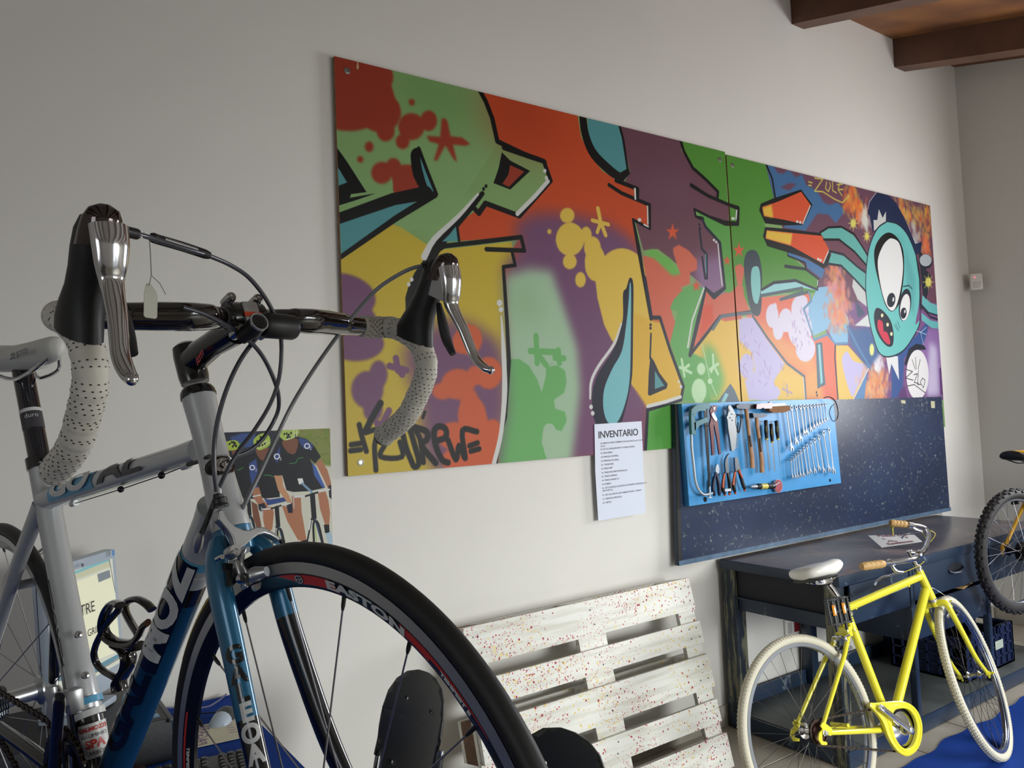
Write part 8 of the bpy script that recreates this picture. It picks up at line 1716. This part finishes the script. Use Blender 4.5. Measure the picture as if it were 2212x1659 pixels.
# pair of pedals tied to the seat tube
for k, (cx, cy, lab) in enumerate(((1800, 1322, 'left of two black pedals with amber reflectors tied under the white saddle'), (1821, 1317, 'right of two black pedals with amber reflectors tied to the yellow seat tube'))):
    c = YF.px(cx, cy, -.045-.01*k); t = thing('bicycle_pedal', c, lab, 'pedal', 'pedals tied to the yellow bicycle')
    up_ = unit(YF.px(cx+7, cy+30, -.045)-YF.px(cx-5, cy-30, -.045))*-1; rt2 = unit(CR-up_*(CR@up_)); nn = unit(np.cross(rt2, up_)); nn = nn if nn@CF < 0 else -nn
    Rp = np.stack([rt2, up_, nn], 1); b = MB()
    for sx in (-.020, .020): b.rbox(c+rt2*sx, (.008, .100, .022), .003, Rp)
    for sy in (-.046, .0, .046): b.rbox(c+up_*sy, (.044, .010, .020), .003, Rp)
    for q in range(11):
        for sx in (-.025, .025): b.box(c+rt2*sx+up_*(-.046+.0092*q), (.004, .0045, .018), Rp)
    b.rbox(c, (.034, .085, .012), .003, Rp)
    b.build('pedal_cage', m_rubb, t)
    MB().cyl(c-up_*.050, c+up_*.040, .010).cyl(c-up_*.050, c-up_*.075, .006).build('axle', m_dk, t)
    MB().rbox(c+nn*.0115+up_*.006, (.013, .040, .003), .001, Rp).build('reflector', m_amb, t)

# ------------------------------------------------------------------ mountain bicycle held in a stand at the right
m_yo = mat('golden yellow paint', col(226, 168, 20), 0.3, coat=.6); m_knob = mat('knobbly tyre rubber', col(44, 42, 42), 0.65)
Bm = rot((0, 0, 1), math.radians(-8.5)); DM = 3.97
Cm = CP+ray(2196, 1190)*DM; R0 = .315
MF = Fr(Cm, Bm); mb = thing('mountain_bicycle', MF.w(.5, 0, -R0), 'golden yellow mountain bicycle with knobbly black tyre held up at the right edge', 'bicycle')
wheel(mb, MF.w(0, 0, 0), Bm[:, 1], Bm[:, 0], Bm[:, 2], R0, .026, .272, .256, .026, (m_knob, m_rimy, m_dk, m_spoke), 32, (.090, .016, .030), cross=.5, rs=.0010, nip=.008, knobs=72)
wheel(mb, MF.w(1.05, 0, 0), Bm[:, 1], Bm[:, 0], Bm[:, 2], R0, .026, .272, .256, .026, (m_knob, m_rimy, m_dk, m_spoke), 32, (.080, .014, .024), cross=.5, rs=.0010, nip=.008, knobs=72)
bb2 = V(.425, 0, -.03); st2 = V(.28, 0, .40); ht2 = V(.86, 0, .44); hb2 = V(.90, 0, .32)
for a, c_, r_, nm in ((bb2, st2, .0165, 'seat_tube'), (st2-V(0, 0, .03), ht2-V(0, 0, .02), .017, 'top_tube'), (bb2, hb2, .020, 'down_tube'), (hb2, ht2, .020, 'head_tube')): MB().tube([MF.w(*a), MF.w(*c_)], r_, 20).build(nm, m_yo, mb)
for sy in (-1, 1):
    MB().tube(catmull([MF.w(.285, sy*.016, .36), MF.w(.20, sy*.045, .25), MF.w(.012, sy*.066, .012)], 5), .0095, 14).build('seat_stay', m_yo, mb)
    MB().tube(catmull([MF.w(.41, sy*.022, -.03), MF.w(.26, sy*.045, -.022), MF.w(.012, sy*.066, -.004)], 5), .0105, 14).build('chain_stay', m_yo, mb)
    MB().prism([MF.w(x, sy*.064, z) for x, z in ((.03, -.014), (.03, .016), (.006, .034), (-.012, .026), (-.022, .0), (-.020, -.026), (-.006, -.034), (-.004, -.012), (.01, -.008))], Bm[:, 1]*sy, .006).build('dropout', m_yo, mb, smooth=False)
    MB().tube(catmull([MF.w(.93, sy*.055, .30), MF.w(.98, sy*.056, .12), MF.w(1.05, sy*.056, 0)], 4), .014, 14).build('fork_leg', m_blkf, mb)
MB().tube([MF.w(.93, -.055, .30), MF.w(.93, .055, .30)], .015, 14).tube([MF.w(.905, 0, .31), MF.w(.93, 0, .30)], .014, 14).build('fork_crown', m_blkf, mb)
MB().tube([MF.w(.858, 0, .44), MF.w(.85, 0, .50), MF.w(.93, 0, .53)], .013, 14).build('stem', m_dk, mb); MB().tube([MF.w(.90, .30, .54), MF.w(.93, .12, .53), MF.w(.93, -.12, .53), MF.w(.90, -.30, .54)], .0115, 14).build('handlebar', m_dk, mb)
for sy in (-1, 1): MB().tube([MF.w(.898, sy*.31, .54), MF.w(.915, sy*.19, .535)], .0165, 14).build('grip', m_rubb, mb)
sadl = MF.loc(MF.px(2184, 985, 0))
MB().tube([MF.w(*st2), MF.w(.245, 0, sadl[2]-.03)], .0135, 14).build('seat_post', m_alu, mb)
s_o = saddle(mb, MF, sadl[0]+.125, sadl[2]+.012, .26, .15, m_dk, m_dk, tilt=-.02)
MB().loft([[MF.w(sadl[0]+.125+u, math.cos(a)*w_, sadl[2]+.018+math.sin(a)*.008) for a in np.linspace(0, 2*math.pi, 14, endpoint=False)] for u, w_ in ((-.118, .030), (-.10, .058), (-.04, .055), (.04, .03))]).build('saddle_panel', m_yo, s_o)
cs = MB()
for i, r_ in enumerate((.050, .044, .039, .034, .029, .025)):
    c = MF.w(0, -.022-.0055*(5-i) if False else -.020-.0055*i, 0); t_ = np.linspace(0, 2*math.pi, 2*int(r_*450), endpoint=False); cs.prism([c+MF.d((r_+(.002 if k % 2 else -.002))*math.cos(a), 0, (r_+(.002 if k % 2 else -.002))*math.sin(a)) for k, a in enumerate(t_)], Bm[:, 1], .002)
cs.build('cassette', m_blk, mb, smooth=False)
MB().rbox(MF.w(.012, -.075, -.045), (.030, .022, .055), .006, rot((0, 0, 1), 0)@Bm).rbox(MF.w(.01, -.062, -.11), (.022, .010, .09), .004, Bm).build('rear_derailleur', m_dk, mb)
for z in (-.075, -.15): MB().lathe(MF.w(.012, -.060, z), Bm[:, 1], [(.018, 0), (.018, .008), (.004, .009)], 16, cap=True).build('jockey_wheel', m_dk, mb)
pc_ = MF.loc(MF.px(2190, 1126, -.05))
MB().lathe(MF.w(bb2[0], -.05, bb2[2]), Bm[:, 1], [(.085, 0), (.085, .003), (.06, .004), (.06, -.001)], 40, cap=True).build('chainring', m_blk, mb)
c1 = MF.w(bb2[0], -.049, bb2[2]); c2 = MF.w(0, -.036, 0)
chain_loop(mb, [c1+MF.d(.085*math.cos(a), 0, .085*math.sin(a)) for a in np.linspace(-1.5, 1.62, 22)]+[c2+MF.d(.036*math.cos(a), 0, .036*math.sin(a)) for a in np.linspace(1.62, 4.5, 12)], Bm[:, 1])
Cb2 = MF.w(bb2[0], -.075, bb2[2])
for sg, yy in ((-1, -.075), (1, .075)):
    a = MF.w(bb2[0], yy, bb2[2]); e = MF.w(bb2[0]+sg*.165, yy, bb2[2]+sg*.05); MB().tube([a, e], [(.014, .008), (.011, .007)], 12).build('crank_arm', m_dk, mb); MB().rbox(e+Bm[:, 1]*sg*-.0+MF.d(0, math.copysign(.055, yy), 0), (.09, .085, .024), .006, Bm).build('pedal', m_rubb, mb)
# calliper bridge and brake by the tyre top seen behind the spokes
MB().rbox(MF.w(.115, 0, .27), (.02, .09, .016), .004, Bm@rot((0, 1, 0), .6)).rbox(MF.w(.10, -.05, .235), (.05, .016, .02), .004, Bm).rbox(MF.w(.10, .05, .235), (.05, .016, .02), .004, Bm).build('rim_brake', m_dk, mb)
# work stand beyond the right edge holding the frame
t = thing('work_stand', MF.w(.42, -.42, -Cm[2]), 'black bicycle work stand holding the mountain bicycle beyond the right edge', 'stand')
pb0 = MF.w(.50, -.42, 0)
MB().cyl(V(pb0[0], pb0[1], .04), V(pb0[0], pb0[1], Cm[2]+.34), .022).build('post', m_dk, t)
MB().tube([V(pb0[0], pb0[1], Cm[2]+.31), MF.w(.50, -.10, .31), MF.w(.50, -.025, .345)], .018, 14).rbox(MF.w(.50, -.006, .375), (.07, .048, .05), .008, Bm).build('clamp_arm', m_dk, t)
for a in (0.3, 2.4, 4.5): MB().tube([V(pb0[0], pb0[1], .16), V(pb0[0]+.34*math.cos(a), pb0[1]+.34*math.sin(a), .016)], .014, 12).build('foot', m_dk, t)
